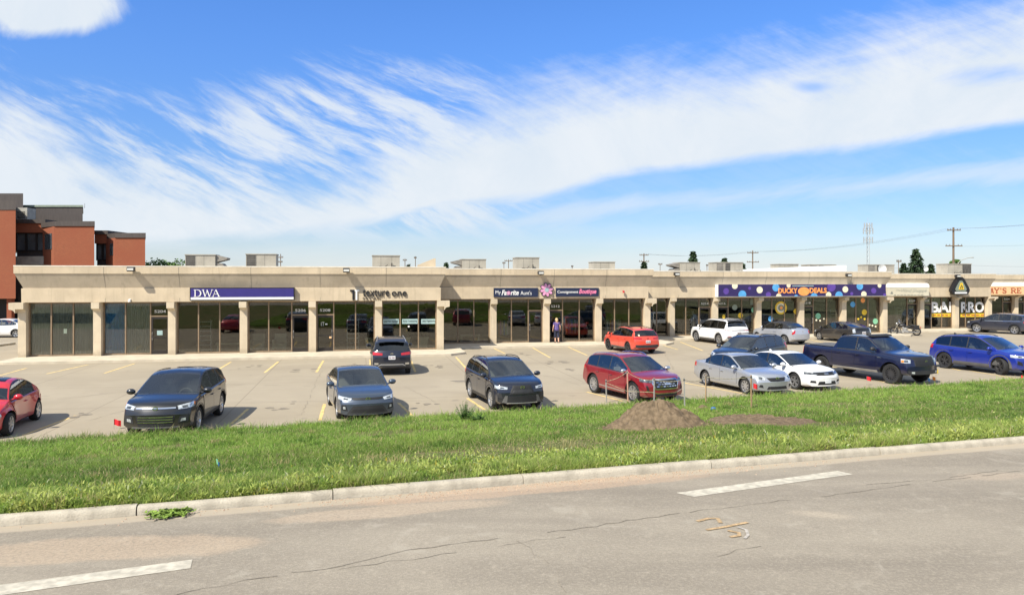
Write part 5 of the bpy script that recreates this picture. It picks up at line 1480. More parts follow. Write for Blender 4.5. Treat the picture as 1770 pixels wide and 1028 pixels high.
    def top_patch(self, name, mt, poly, off=.008, na=10, nb=8):
        vs = []; x0 = min(p[0] for p in poly)
        # looking down: project along -z with (y as h, x as 'up') handled by a rotated ray grid
        out = []; n = len(poly); fs = []
        ys = [p[1] for p in poly]; y0, y1 = min(ys), max(ys); idx = {}
        for i in range(na + 1):
            y = y0 + 1e-4 + (y1 - y0 - 2e-4) * i / na; xs = []
            for k in range(n):
                p, q = poly[k], poly[(k + 1) % n]
                if abs(q[1] - p[1]) < 1e-9: continue
                t = (y - p[1]) / (q[1] - p[1])
                if 0 <= t <= 1: xs.append(p[0] + t * (q[0] - p[0]))
            for j in range(nb + 1):
                x = min(xs) + (max(xs) - min(xs)) * j / nb
                h = self.bvh.ray_cast(Vector((x, y, 5)), Vector((0, 0, -1)), 9)
                if h[0] is not None: idx[(i, j)] = len(vs); vs.append(h[0] + Vector((0, 0, off)))
        for i in range(na):
            for j in range(nb):
                q = [(i, j), (i + 1, j), (i + 1, j + 1), (i, j + 1)]
                if all(k in idx for k in q): fs.append([idx[k] for k in q])
        return self.emit(name, M[mt], (vs, fs, len(fs)))
    # ---- standard equipment
    def glazing(self, quarter=True, wtrim=None, tint='car_glass', privacy=None, seats='seat_dark'):
        if privacy is None: privacy = self.kind in ('suv', 'boxy', 'wagon')
        for k_, mb in sorted(self.panes.items()):
            nm = k_ if not k_.startswith('side') else 'side_window'
            dark = privacy and (k_ == 'rear_window' or (k_.startswith('side') and not k_.endswith('_%d' % max(int(q[-1]) for q in self.panes if q.startswith('side')))))
            mb.build(nm, M['car_glass_dark' if dark else tint], self.root, smooth=40)
        self.interior(seats)
    def interior(self, seats):
        T = self.T; hw = self.hw - T.get('neck', 0); b = self.belt(0); fl = b - .62; cw = T['cowl']; rt = max(T['rbot'] + .12, self.tail + .25)
        if self.kind == 'sedan': rt = T['rbot'] + .15
        w = hw * .86
        m = MB()      # tub: floor, door linings, bulkheads
        m.box(rt, cw - .02, -w, w, fl - .02, fl)
        for s in (-1, 1): m.box(rt, cw - .02, s * w - .012, s * w + .012, fl, b - .05)
        m.box(rt - .02, rt, -w, w, fl, b - .06); m.box(cw - .02, cw, -w, w, fl, b - .04)
        m.build('cabin_lining', M['cabin'], self.root)
        m = MB(); m.prism([(cw - .42, b - .26), (cw - .02, b - .26), (cw - .02, b + .02), (cw - .18, b + .055), (cw - .40, b - .02)], -w + .015, w - .015, 'y'); m.build('dashboard', M['cabin'], self.root)
        if self.kind not in ('pickup',):
            m = MB(); m.box(rt + .005, rt + .42, -w + .015, w - .015, b - .12, b - .09); m.build('parcel_shelf', M['cabin'], self.root)
        bx = T['bp'] + .02
        rows = [(bx + .02, 'front')] + ([(bx - .88, 'rear')] if bx - .95 > rt + .1 else [])
        for x, kind in rows:
            for s in (-1, 1):
                y = s * w * .48; hwid = .25 if kind == 'front' else w * .46
                m = MB(); m.prism([(x - .02, fl + .12), (x + .50, fl + .14), (x + .52, fl + .28), (x - .02, fl + .24)], y - hwid, y + hwid, 'y')
                m.prism([(x - .03, fl + .18), (x + .10, fl + .18), (x - .10, b + .10), (x - .20, b + .10)], y - hwid * .95, y + hwid * .95, 'y')
                o = m.build('seat', M[seats], self.root)
                h = MB(); h.box(x - .235, x - .14, y - .12, y + .12, b + .12, b + .28, 0, (.01, .03)); h.build('headrest', M[seats], o)
        m = MB(); c = Vector((cw - .52, w * .48, b - .04)); pts = []
        for i in range(17):
            a = 2 * math.pi * i / 16; pts.append(c + Vector((-.07 * math.sin(a), .18 * math.cos(a), .17 * math.sin(a))))
        m.tube(pts, .014, 5); m.build('steering_wheel', M['cabin'], self.root)
    def doors(self, cuts, sill=.36, handle='chrome_or_paint'):
        T = self.T; wx = T['wb'] / 2; r = self.ra + .06; zc = T['rw']
        def low(x):
            z = sill
            for c in (wx, -wx):
                if abs(x - c) < r: z = max(z, zc + math.sqrt(r * r - (x - c) ** 2))
            return z
        for s in (-1, 1):
            for a, b in zip(cuts[:-1], cuts[1:]):
                q = [a + .006 + (b - a - .012) * i / 14 for i in range(15)]
                hi = [self.belt(x) - .02 for x in q]
                poly = [(x, min(low(x), h - .02)) for x, h in zip(q, hi)] + [(x, h) for x, h in reversed(list(zip(q, hi)))]
                d = self.side(s, 'door', self.paint, poly, .009, 18, 7, edge=M['dark'])
                hx = a + .16; hz = self.belt(hx) - .15
                hb = self.bvh.ray_cast(Vector((hx, s * 3, hz)), Vector((0, -s, 0)), 5)
                if hb[0] is not None and d:
                    m = MB(); y = hb[0].y; m.tube([(hx - .09, y, hz), (hx - .08, y + s * .045, hz), (hx + .08, y + s * .045, hz + .004), (hx + .09, y, hz)], .016, 6)
                    m.build('door_handle', self.paint if handle != 'chrome' else M['chrome'], d, smooth=50)
    def cladding(self, mt, h=.075, sillz=(.20, .40), ends=True):
        T = self.T; wx = T['wb'] / 2; zc = T['rw'] + .01
        for s in (-1, 1):
            for c in (wx, -wx):
                vs = []; fs = []; n = 22; k0 = 0
                for i in range(n + 1):
                    a = R(-14) + (math.pi + R(28)) * i / n
                    for r in (self.ra - .004, self.ra + h):
                        x = c + r * math.cos(a); z = max(.2, zc + r * math.sin(a))
                        hb = self.bvh.ray_cast(Vector((x, s * 3, z)), Vector((0, -s, 0)), 2.9)
                        y = hb[0].y if hb[0] is not None and abs(hb[0].y) > self.hw * .7 else s * self.hw * .96
                        vs.append((x, y + s * .012, z))
                for i in range(n): fs.append((2 * i, 2 * i + 1, 2 * i + 3, 2 * i + 2))
                m = MB(); m.add(vs, fs); b = len(vs)
                m.add([(v[0], v[1] - s * .05, v[2]) for v in vs], [f[::-1] for f in fs])
                for i in range(n):
                    for o in (0, 1): m.f.append([2 * i + o, 2 * i + 2 + o, b + 2 * i + 2 + o, b + 2 * i + o]); m.m.append(0)
                m.build('arch_trim', M[mt], self.root, smooth=40)
            self.side(s, 'sill_trim', mt, [(-wx + self.ra + h, sillz[0] + .06), (wx - self.ra - h, sillz[0] + .06), (wx - self.ra - h, sillz[1]), (-wx + self.ra + h, sillz[1])], .010, 12, 3)
    def wheels(self, rim='alloy', spokes=5, steer=0.0, width=.225, twin=True, plate=None):
        T = self.T; rw = T['rw']; wx = T['wb'] / 2; R_ = rw * .68
        for fx in (1, -1):
            for s in (-1, 1):
                y0 = s * (self.hw - .03 - width / 2)
                hub = MB(); hub.lathe([(0, -.03), (R_ * .98, -.03), (R_ * .98, .03), (0, .03)], 20, 'y')
                w = hub.build('wheel', M['dark'], self.root); w.location = (fx * wx, y0, rw)
                if fx > 0: w.rotation_euler = (0, 0, steer)
                t = MB(); hwid = width / 2
                t.lathe([(R_, -hwid * .8), (rw * .80, -hwid * .98), (rw * .93, -hwid), (rw * .99, -hwid * .72), (rw, -hwid * .3), (rw, hwid * .3), (rw * .99, hwid * .72), (rw * .93, hwid), (rw * .80, hwid * .98), (R_, hwid * .8), (R_, -hwid * .8)], 32, 'y')
                t.build('tyre', M['rubber'], w, smooth=35)
                rm = MB(); o = s * hwid
                rm.lathe([(R_ * 1.02, o * .55), (R_ * 1.03, o * .90), (R_ * .95, o * .86), (R_ * .90, o * .5)], 32, 'y')
                rm.lathe([(0, o * .75), (rw * .12, o * .74), (rw * .14, o * .5)], 14, 'y')
                for k in range(spokes):
                    a = 2 * math.pi * k / spokes + .3
                    for da in ((-.13, .13) if twin else (0,)):
                        wd = R_ * (.075 if twin else .15)
                        p0 = Vector((math.cos(a), math.sin(a))) * rw * .08; p1 = Vector((math.cos(a + da * 1.6), math.sin(a + da * 1.6))) * R_ * .94
                        u = (p1 - p0).normalized(); nn = Vector((-u.y, u.x))
                        q = [p0 + nn * wd, p0 - nn * wd, p1 - nn * wd * .9, p1 + nn * wd * .9]
                        rm.add([(p.x, o * .74, p.y) for p in q[:2]] + [(p.x, o * .84, p.y) for p in q[2:]] + [(p.x, o * .4, p.y) for p in q], [(0, 1, 2, 3), (0, 4, 5, 1), (2, 6, 7, 3), (1, 5, 6, 2), (3, 7, 4, 0)])
                rm.build('rim', M[rim], w, smooth=30)
    def mirrors(self, mt=None, x=None, dz=.10):
        T = self.T; x = (T['dlo'][1] * .0 + T['cowl'] - .30) if x is None else x; z = self.belt(x) + dz
        for s in (-1, 1):
            hb = self.bvh.ray_cast(Vector((x, s * 3, z - .04)), Vector((0, -s, 0)), 5)
            y = hb[0].y if hb[0] is not None else s * self.hw * .9
            m = MB(); m.tube([(x, y, z - .05), (x - .02, y + s * .10, z - .02)], [.03, .025], 6)
            v0 = len(m.v)
            m.ball((x - .03, y + s * .17, z + .02), (.085, .125, .085), 12, 8)
            m.build('mirror', mt or self.paint, self.root, smooth=60)
            g = MB(); g.lathe([(0, 0), (.072, 0), (.072, .01), (0, .01)], 14, 'x', 0, (x - .118, y + s * .17, z + .02)); g.build('mirror_glass', M['car_glass_body'], self.root)
    def rails(self, mt='black_plastic', x0=-1.7, x1=.15, cross=False):
        for s in (-1, 1):
            pts = []
            for i in range(9):
                x = x0 + (x1 - x0) * i / 8; y = s * (self.hw * .945 - self.T['tum'] * (self.top(x) - self.belt(x)) - .05)
                hb = self.bvh.ray_cast(Vector((x, y, 5)), Vector((0, 0, -1)), 6)
                pts.append(Vector((x, y, hb[0].z + (.045 if 0 < i < 8 else .0))))
            m = MB(); m.tube(pts, .018, 6); m.build('roof_rail', M[mt], self.root, smooth=50)
        if cross:
            for x in (x0 + .5, x1 - .4):
                m = MB(); m.tube([(x, -self.hw * .66, self.top(x) + .05), (x, 0, self.top(x) + .075), (x, self.hw * .66, self.top(x) + .05)], .016, 6); m.build('roof_bar', M[mt], self.root)
    def plate_rear(self, z, text=True, x=None, end=-1):
        d = Vector((-end, 0, 0)); hb = self.bvh.ray_cast(Vector((end * 5, 0, z)), d, 9); x = hb[0].x
        m = MB(); m.box(min(x - .01, x + end * .022), max(x - .01, x + end * .022), -.155, .155, z - .08, z + .08); p = m.build('number_plate', M['plate'], self.root)
        for k in range(6):
            g = MB(); y = -.12 + .042 * k + (.02 if k > 2 else 0); g.box(min(x, x + end * .026), max(x, x + end * .026), y, y + .026, z - .045, z + .035); g.build('plate_character', M['plate_ink'], p)
    def badge(self, z, end=1, r=.055, mt='chrome', y=0.0):
        d = Vector((-end, 0, 0)); hb = self.bvh.ray_cast(Vector((end * 5, y, z)), d, 9); x = hb[0].x
        m = MB(); n = 18; vs = []
        for i in range(n):
            a = 2 * math.pi * i / n
            for q in (1.0, .72): vs.append((x + end * .02, y + r * 1.3 * q * math.cos(a), z + r * q * math.sin(a)))
        m.add(vs, [(2 * i, 2 * ((i + 1) % n), 2 * ((i + 1) % n) + 1, 2 * i + 1) for i in range(n)])
        m.add([(v[0] - end * .03, v[1], v[2]) for v in vs], [(2 * i, 2 * ((i + 1) % n), 2 * ((i + 1) % n) + 1, 2 * i + 1) for i in range(n)])
        m.add([(x + end * .02, y - r * 1.0, z - r * .12), (x + end * .02, y + r * 1.0, z - r * .12), (x + end * .02, y + r * 1.0, z + r * .14), (x + end * .02, y - r * 1.0, z + r * .14)], [(0, 1, 2, 3)])
        m.build('emblem', M[mt], self.root)
    def antenna(self, x, mt=None):
        m = MB(); z = self.top(x); m.prism([(x - .09, z - .01), (x + .08, z - .01), (x - .06, z + .07), (x - .09, z + .07)], -.02, .02, 'y'); m.build('antenna_fin', mt or self.paint, self.root)
    def place(self, mid, yaw, vis, scale=1.0):
        """mid = ground point midway between the two tyre contacts of the visible side (vis +1 left, -1 right)"""
        o = Vector((-math.sin(yaw), math.cos(yaw), 0)) * (-vis) * (self.hw - .12) * scale
        self.root.location = Vector((mid[0], mid[1], 0)) + o; self.root.rotation_euler = (0, 0, yaw); self.root.scale = (scale,) * 3

def mir(poly): return [(-h, z) for h, z in poly]

def solve(f, r, wb, scale=1.0):
    """pose from the tyre contacts measured on the photo: keeps the mid point and the horizontal span"""
    a = at(*f); b = at(*r); m = (a + b) / 2; wbs = wb * scale
    span = f[0] - r[0]; y0 = math.atan2(a.y - b.y, a.x - b.x); best = None
    for i in range(-70, 71):
        y = y0 + R(i * .5); h = Vector((math.cos(y), math.sin(y), 0)) * wbs / 2; p = m + h; q = m - h
        e = abs(FOC * (p.x / p.y - q.x / q.y) - span) + abs(i) * 0.02
        if best is None or e < best[0]: best = (e, y)
    return m, best[1]
P = {}
P['black'] = paint('paint_black', (0.004, 0.004, 0.0045), rough=.35)
P['slate'] = paint('paint_slate', (0.050, 0.070, 0.105), .4)
P['midnight'] = paint('paint_midnight', (0.008, 0.011, 0.024), .2)
P['bluegrey'] = paint('paint_bluegrey', (0.016, 0.021, 0.030), .3)
P['cherry'] = paint('paint_cherry', (0.27, 0.012, 0.022), .35)
P['red'] = paint('paint_red', (0.55, 0.014, 0.026), .1)
P['coral'] = paint('paint_coral', (0.70, 0.070, 0.040), .1)
P['white'] = paint('paint_white', (0.76, 0.76, 0.76), 0)
P['silver'] = paint('paint_silver', (0.46, 0.48, 0.52), .6)
P['pale_silver'] = paint('paint_pale_silver', (0.46, 0.48, 0.53), .5)
P['charcoal'] = paint('paint_charcoal', (0.045, 0.042, 0.042), .4)
P['navy_truck'] = paint('paint_navy_truck', (0.004, 0.0065, 0.034), .2)
P['royal'] = paint('paint_royal', (0.010, 0.028, 0.27), .25)
P['indigo_grey'] = paint('paint_indigo_grey', (0.038, 0.042, 0.062), .4)
M['soft_top'] = mat('soft_top', (0.016, 0.018, 0.024), .85, var=.15, scale=6)

def lamps(c, zlo, zhi, ang=35, dx=.16, fy=.76, w=(-.24, .22), mt='lens', slope=.05, inner=True):
    k = -.035 if c.kind in ('suv', 'wagon') else -.03
    zlo += k; zhi += k * 1.3; fy += .08; w = (w[0] + .03, w[1] + .03); slope *= .7
    for s in (-1, 1):
        poly = [(w[0], zlo + .01), (w[1], zlo + slope), (w[1], zhi + slope * 1.1), (w[0], zhi - .02)]
        o = c.corner(s, 1, 'headlight', mt, poly, ang, dx, fy)
        if inner and o:
            m = [(w[0] + .10, zlo + .035), (w[0] + .24, zlo + .045), (w[0] + .24, zhi - .015), (w[0] + .10, zhi - .03)]
            q = c.corner(s, 1, 'lamp_bowl', 'lens_dark', m, ang, dx, fy, .013, 6, 4)
            if q: q.parent = o
def tails(c, zlo, zhi, ang=40, dx=.16, fy=.80, w=(-.26, .22), mt='tail_red', slope=0.0):
    for s in (-1, 1):
        c.corner(s, -1, 'taillight', mt, [(w[0], zlo + .02), (w[1], zlo + slope), (w[1], zhi + slope), (w[0], zhi - .02)], ang, dx, fy)
def sym(c, name, mt, poly, off=.009):
    c.front(name, mt, poly, off); c.front(name, mt, mir(poly), off)

# --- black suv, front row
c = Car('suv', P['black'], 'parked_suv', 'shiny black suv with chrome grille bar parked nose to the grass, red flags before it', 'suv', W=1.86, H=1.62)
c.glazing(); c.doors([-1.12, -.18, .92]); c.wheels('alloy', 5); c.mirrors(); c.cladding('black_plastic', .04)
lamps(c, .80, .93, 38, .20, .74, (-.22, .24), slope=.07)
c.front('grille_bar', 'chrome', [(-.50, .80), (.50, .80), (.50, .835), (-.50, .835)], .014)
c.front('grille', 'dark', [(-.42, .33), (.42, .33), (.50, .62), (-.50, .62)], .008)
for z in (.58, .51, .44): c.front('grille_slat', 'chrome', [(-.44, z), (.44, z), (.44, z + .022), (-.44, z + .022)], .018, 10, 1)
sym(c, 'lower_duct', 'black_plastic', [(.56, .42), (.80, .45), (.82, .64), (.60, .60)])
sym(c, 'fog_lamp', 'lens', [(.62, .46), (.74, .48), (.74, .55), (.64, .54)], .016)
c.front('bumper_lip', 'grey_plastic', [(-.6, .30), (.6, .30), (.6, .335), (-.6, .335)], .02); c.badge(.82)
for s in (-1, 1): c.corner(s, 1, 'indicator', 'amber', [(.22, .84), (.27, .85), (.27, .92), (.22, .91)], 50, .24, .88, .014, 3, 3)
tails(c, .95, 1.15)
m, y = solve((339, 745), (378, 718), 2.69, 1.02); c.place(m, y, 1, 1.04)

# --- slate sedan, front row
c = Car('sedan', P['slate'], 'parked_car', 'slate blue-grey sedan facing the grass with slim dark grille', 'car', L=4.62, W=1.78)
c.glazing(); c.doors([-1.06, -.28, .86]); c.wheels('alloy', 5); c.mirrors()
lamps(c, .66, .77, 38, .18, .76, (-.24, .25), slope=.07)
c.front('grille', 'dark', [(-.42, .665), (.42, .665), (.50, .72), (-.50, .72)]); c.badge(.69, 1, .06)
c.front('lower_grille', 'black_plastic', [(-.62, .26), (.62, .26), (.46, .50), (-.46, .50)], .009)
c.front('lower_slot', 'dark', [(-.52, .30), (.52, .30), (.44, .40), (-.44, .40)], .014)
sym(c, 'fog_pocket', 'dark', [(.60, .34), (.78, .38), (.78, .54), (.66, .52)]); sym(c, 'fog_lamp', 'lens', [(.66, .40), (.73, .41), (.73, .48), (.67, .48)], .015)
tails(c, .80, .96)
m, y = solve((586, 720), (572, 701.5), 2.7, 1.0); c.place(m, y, -1, 1.02)

# --- dark blue suv, front row
c = Car('suv', P['midnight'], 'parked_suv', 'very dark blue suv with black trapezoid grille and roof rails, red flag at its bumper', 'suv', W=1.86, H=1.68)
c.glazing(); c.doors([-1.12, -.18, .92]); c.wheels('alloy', 5); c.mirrors(); c.cladding('black_plastic', .085); c.rails()
lamps(c, .80, .91, 36, .16, .76, (-.26, .22), slope=.05)
c.front('grille', 'dark', [(-.46, .60), (.46, .60), (.34, .90), (-.34, .90)]); c.badge(.84, 1, .06)
c.front('grille_mesh', 'black_plastic', [(-.38, .63), (.38, .63), (.32, .76), (-.32, .76)], .013)
c.front('lower_grille', 'dark', [(-.60, .32), (.60, .32), (.50, .55), (-.50, .55)], .009)
sym(c, 'bumper_blade', 'grey_plastic', [(.54, .30), (.70, .34), (.60, .56), (.52, .56)], .014)
c.front('skid_plate', 'alloy', [(-.55, .285), (.55, .285), (.55, .325), (-.55, .325)], .018)
sym(c, 'fog_pocket', 'black_plastic', [(.68, .46), (.84, .5), (.84, .66), (.72, .64)])
tails(c, .95, 1.1)
m, y = solve((851, 703.5), (815, 689.3), 2.69, .97); c.place(m, y, -1, .975)

# --- cherry suv, front row
c = Car('suv', P['cherry'], 'parked_suv', 'cherry red suv with large chrome grille and chrome mirrors behind the soil heap', 'suv', W=1.84, H=1.67, rw=.375, lowmat=None)
c.glazing(seats='seat_tan'); c.doors([-1.12, -.18, .92]); c.wheels('alloy', 7); c.mirrors(M['chrome']); c.rails('chrome')
for s in (-1, 1): c.side(s, 'sill_trim', 'chrome', [(-.85, .40), (.85, .34), (.85, .375), (-.85, .435)], .014, 12, 2)
lamps(c, .82, .95, 38, .17, .78, (-.22, .24), slope=.06, mt='lens_dark', inner=False)
c.front('grille_surround', 'chrome', [(-.56, .60), (-.50, .55), (.50, .55), (.56, .60), (.60, .82), (.54, .93), (-.54, .93), (-.60, .82)], .010)
c.front('grille', 'dark', [(-.50, .62), (-.46, .59), (.46, .59), (.50, .62), (.54, .80), (.49, .88), (-.49, .88), (-.54, .80)], .018)
for z in (.66, .73, .80):
    for k in range(7): 
        y0 = -.43 + .125 * k + (.06 if z == .73 else 0)
        if y0 < .38: c.front('grille_link', 'chrome', [(y0, z), (y0 + .09, z), (y0 + .09, z + .022), (y0, z + .022)], .026, 2, 1)
c.front('emblem', 'chrome', [(-.13, .72), (.13, .72), (.13, .78), (-.13, .78)], .034, 4, 1)
c.front('lower_trim', 'chrome', [(-.80, .50), (-.40, .40), (.40, .40), (.80, .50), (.80, .53), (.4, .435), (-.4, .435), (-.80, .53)], .016, 24, 1)
c.front('lower_grille', 'dark', [(-.55, .27), (.55, .27), (.48, .395), (-.48, .395)])
sym(c, 'side_duct', 'dark', [(.68, .52), (.76, .53), (.80, .70), (.74, .70)])
tails(c, .95, 1.1)
m, y = solve((1097, 695), (1028, 679), 2.725, .98); c.place(m, y, -1, .98)

# --- silver sedan
c = Car('sedan', P['silver'], 'parked_car', 'silver sedan with dark grille and multi-spoke wheels, red flag by its bumper', 'car', L=4.54)
c.glazing(); c.doors([-1.04, -.27, .84]); c.wheels('alloy', 8, twin=False); c.mirrors()
lamps(c, .64, .79, 40, .20, .76, (-.24, .26), slope=.07)
c.front('grille', 'dark', [(-.34, .57), (.34, .57), (.44, .70), (-.44, .70)]); c.badge(.67, 1, .06)
for z in (.595, .635): c.front('grille_slat', 'black_plastic', [(-.34, z), (.34, z), (.34, z + .012), (-.34, z + .012)], .014, 8, 1)
c.front('lower_grille', 'dark', [(-.48, .27), (.48, .27), (.44, .38), (-.44, .38)])
sym(c, 'fog_pocket', 'dark', [(.60, .33), (.76, .37), (.70, .45), (.62, .44)])
tails(c, .78, .96, 48, .12, .86)
m, y = solve((1290, 679), (1222, 667), 2.6, .99); c.place(m, y, -1, .99)

# --- white sedan beside it
c = Car('sedan', P['white'], 'parked_car', 'white sedan with wide dark grille between silver sedan and navy pickup', 'car', L=4.95, W=1.85, H=1.48, rw=.345)
c.glazing(); c.doors([-1.1, -.29, .92]); c.wheels('alloy', 5); c.mirrors(); c.antenna(-.95)
lamps(c, .70, .80, 40, .20, .74, (-.30, .24), 'lens_dark', slope=.06, inner=False)
c.front('grille', 'dark', [(-.50, .66), (.50, .66), (.56, .77), (-.56, .77)]); c.front('emblem', 'chrome', [(-.11, .695), (.11, .695), (.11, .735), (-.11, .735)], .018, 3, 1)
c.front('grille_trim', 'chrome', [(-.56, .775), (.56, .775), (.56, .79), (-.56, .79)], .014, 12, 1)
c.front('lower_grille', 'dark', [(-.50, .28), (.50, .28), (.46, .42), (-.46, .42)]); c.front('number_plate', 'plate', [(-.16, .34), (.16, .34), (.16, .48), (-.16, .48)], .02, 3, 2)
sym(c, 'fog_pocket', 'dark', [(.56, .36), (.80, .39), (.76, .47), (.58, .45)])
tails(c, .82, .98)
sil = solve((1285, 678.6), (1217, 667), 2.6, .94)[1]
f = at(1376, 672.5); h = Vector((math.cos(sil), math.sin(sil), 0)); c.place(f - h * 1.37, sil, -1, .95)

# --- dark blue-grey wagon behind them
c = Car('wagon', P['bluegrey'], 'parked_suv', 'dark blue-grey hatchback suv behind the silver and white sedans, facing left', 'suv', W=1.82, H=1.62)
c.glazing(); c.doors([-1.12, -.18, .95]); c.wheels('alloy', 5); c.mirrors(); c.rails(x0=-1.5, x1=.1)
lamps(c, .66, .80, 40, .22, .74, (-.26, .26), slope=.08)
c.front('grille', 'dark', [(-.40, .58), (.40, .58), (.46, .68), (-.46, .68)]); c.front('lower_grille', 'dark', [(-.5, .26), (.5, .26), (.46, .42), (-.46, .42)])
tails(c, .88, 1.12); c.badge(.64)
p = at(1294, 633); hd = math.atan2(-.66, -.75); c.place((p.x, p.y), hd, 0, 1.06)

# --- navy pickup
c = Car('pickup', P['navy_truck'], 'pickup_truck', 'navy blue four-door pickup with black mesh grille and grey bed cover', 'pickup truck')
c.glazing(); c.doors([-.98, .02, 1.12], sill=.62); c.wheels('alloy_dark', 8, width=.27); c.mirrors(M['black_plastic'], x=1.05, dz=.16)
c.top_patch('bed_cover', 'grey_plastic', [(-2.98, -.80), (-1.26, -.80), (-1.26, .80), (-2.98, .80)], .02)
lamps(c, .93, 1.10, 40, .16, .82, (-.14, .20), slope=.03)
for s in (-1, 1): c.corner(s, 1, 'indicator', 'amber', [(.10, .94), (.19, .94), (.19, 1.03), (.10, 1.03)], 55, .24, .90, .02, 4, 3)
c.front('grille', 'dark', [(-.60, .78), (.60, .78), (.66, 1.14), (-.66, 1.14)], .012); c.front('grille_frame', 'dark', [(-.52, .84), (.52, .84), (.56, 1.08), (-.56, 1.08)], .018)
for k in range(9):
    y0 = -.48 + .12 * k; c.front('grille_bar', 'dark', [(y0 - .012, .85), (y0 + .012, .85), (y0 + .014, 1.07), (y0 - .010, 1.07)], .024, 1, 4)
c.badge(.97, 1, .05)
c.front('bumper', 'navy_truck_b' if False else 'black_plastic', [(-.86, .45), (.86, .45), (.88, .60), (-.88, .60)], .03, 24, 4)
sym(c, 'fog_lamp', 'lens', [(.62, .49), (.74, .5), (.74, .57), (.62, .57)], .04)
for s in (-1, 1):
    c.side(s, 'running_board', 'steel', [(-1.1, .46), (1.2, .46), (1.2, .53), (-1.1, .53)], .06, 14, 2)
    c.side(s, 'bed_gap', 'dark', [(-1.19, .62), (-1.165, .62), (-1.165, 1.24), (-1.19, 1.24)], .004, 1, 6)
    c.side(s, 'side_badge', 'chrome', [(1.16, 1.02), (1.36, 1.02), (1.36, 1.08), (1.16, 1.08)], .008, 4, 2)
    c.side(s, 'taillight', 'tail_red', [(-3.03, .95), (-2.93, .95), (-2.93, 1.24), (-3.03, 1.24)], .01, 4, 5)
    c.side(s, 'mud_flap', 'black_plastic', [(1.26, .30 + .16), (1.32, .46), (1.32, .62), (1.26, .62)], .02, 2, 3)
tails(c, .93, 1.22, 30, .1, .86, (-.12, .10))
v = MB(); v.prism([(.30, 1.895), (.62, 1.855), (.60, 1.925), (.34, 1.945)], -.62, .62, 'y'); v.build('roof_visor', M['black_plastic'], c.root)
m, y = solve((1541, 663.5), (1423, 646), 3.57, 1.02); c.place(m, y, -1, 1.03)

# --- royal blue suv at the right
c = Car('suv', P['royal'], 'parked_suv', 'bright royal blue suv at the right edge, front wheel turned', 'suv', W=1.84, H=1.63, rw=.36)
c.glazing(); c.doors([-1.12, -.18, .92]); c.wheels('alloy_dark', 5, steer=R(-22)); c.mirrors(); c.cladding('grey_plastic', .085, (.22, .43)); c.rails(); c.antenna(-1.45, M['black_plastic'])
lamps(c, .80, .92, 38, .17, .76, (-.26, .24), slope=.05)
c.front('grille', 'dark', [(-.44, .74), (.44, .74), (.50, .88), (-.50, .88)]); c.front('lower_grille', 'dark', [(-.6, .3), (.6, .3), (.52, .55), (-.52, .55)]); c.badge(.81)
sym(c, 'side_duct', 'dark', [(.60, .46), (.82, .52), (.80, .68), (.64, .60)])
tails(c, .92, 1.10, 50, .15, .84)
m, y = solve((1732, 648.5), (1634, 635.5), 2.68, 1.1); c.place(m, y, -1, 1.08)

# --- red rounded coupe at the left edge
c = Car('beetle', P['red'], 'parked_car', 'red rounded two-door coupe cut off by the left edge', 'car')
c.glazing(); c.doors([-.42, .95]); c.wheels('alloy', 6, twin=False); c.mirrors()
for s in (-1, 1): c.corner(s, 1, 'headlight', 'lens', [(-.13 , .62), (-.08, .54), (.0, .51), (.08, .54), (.13, .62), (.08, .72), (0, .75), (-.08, .72)], 20, .2, .70)
c.front('lower_grille', 'dark', [(-.4, .28), (.4, .28), (.36, .36), (-.36, .36)])
c.top_patch('sunroof', 'car_glass_body', [(-.35, -.38), (.32, -.38), (.32, .38), (-.35, .38)], .008)
tails(c, .62, .74, 40, .15, .75, (-.08, .08))
m, y = solve((14, 752), (62, 725), 2.51, 1.0); c.place(m, y, 1, 1.0)

# --- black suv seen from behind at the kerb
c = Car('suv', P['midnight'], 'parked_suv', 'black suv nosed up to the salon windows, rear lights and plate showing', 'suv', W=1.86, H=1.70)
c.glazing(); c.doors([-1.12, -.18, .92]); c.wheels('alloy', 5); c.mirrors(); c.rails('steel'); c.cladding('black_plastic', .06)
tails(c, .92, 1.06, 28, .10, .74, (-.24, .22), slope=.04); c.plate_rear(.84); c.badge(1.02, -1, .05)
c.rear('bumper_trim', 'black_plastic', [(-.85, .42), (.85, .42), (.88, .62), (-.88, .62)], .012, 20, 3)
c.rear('skid_plate', 'alloy', [(-.62, .44), (-.5, .50), (.5, .50), (.62, .44), (.62, .475), (.5, .545), (-.5, .545), (-.62, .475)], .022, 20, 1)
for s in (-1, 1): c.rear('exhaust_trim', 'chrome', [(s * .70 - .09, .52), (s * .70 + .09, .52), (s * .70 + .09, .60), (s * .70 - .09, .60)], .02, 3, 2)
for s in (-1, 1): lamps(c, .82, .93) if s > 0 else None
c.front('grille', 'dark', [(-.5, .7), (.5, .7), (.5, .88), (-.5, .88)])
sp = MB(); sp.prism([(-1.78, 1.60), (-2.06, 1.555), (-2.05, 1.585), (-1.80, 1.665)], -.62, .62, 'y'); sp.build('spoiler', P['midnight'], c.root)
p = at(676, 645); a = math.atan2(.9803, -.1976); h = Vector((math.cos(a), math.sin(a), 0))
c.place(p + h * 1.33, a, 0, 1.0); c.root.location.x += .0

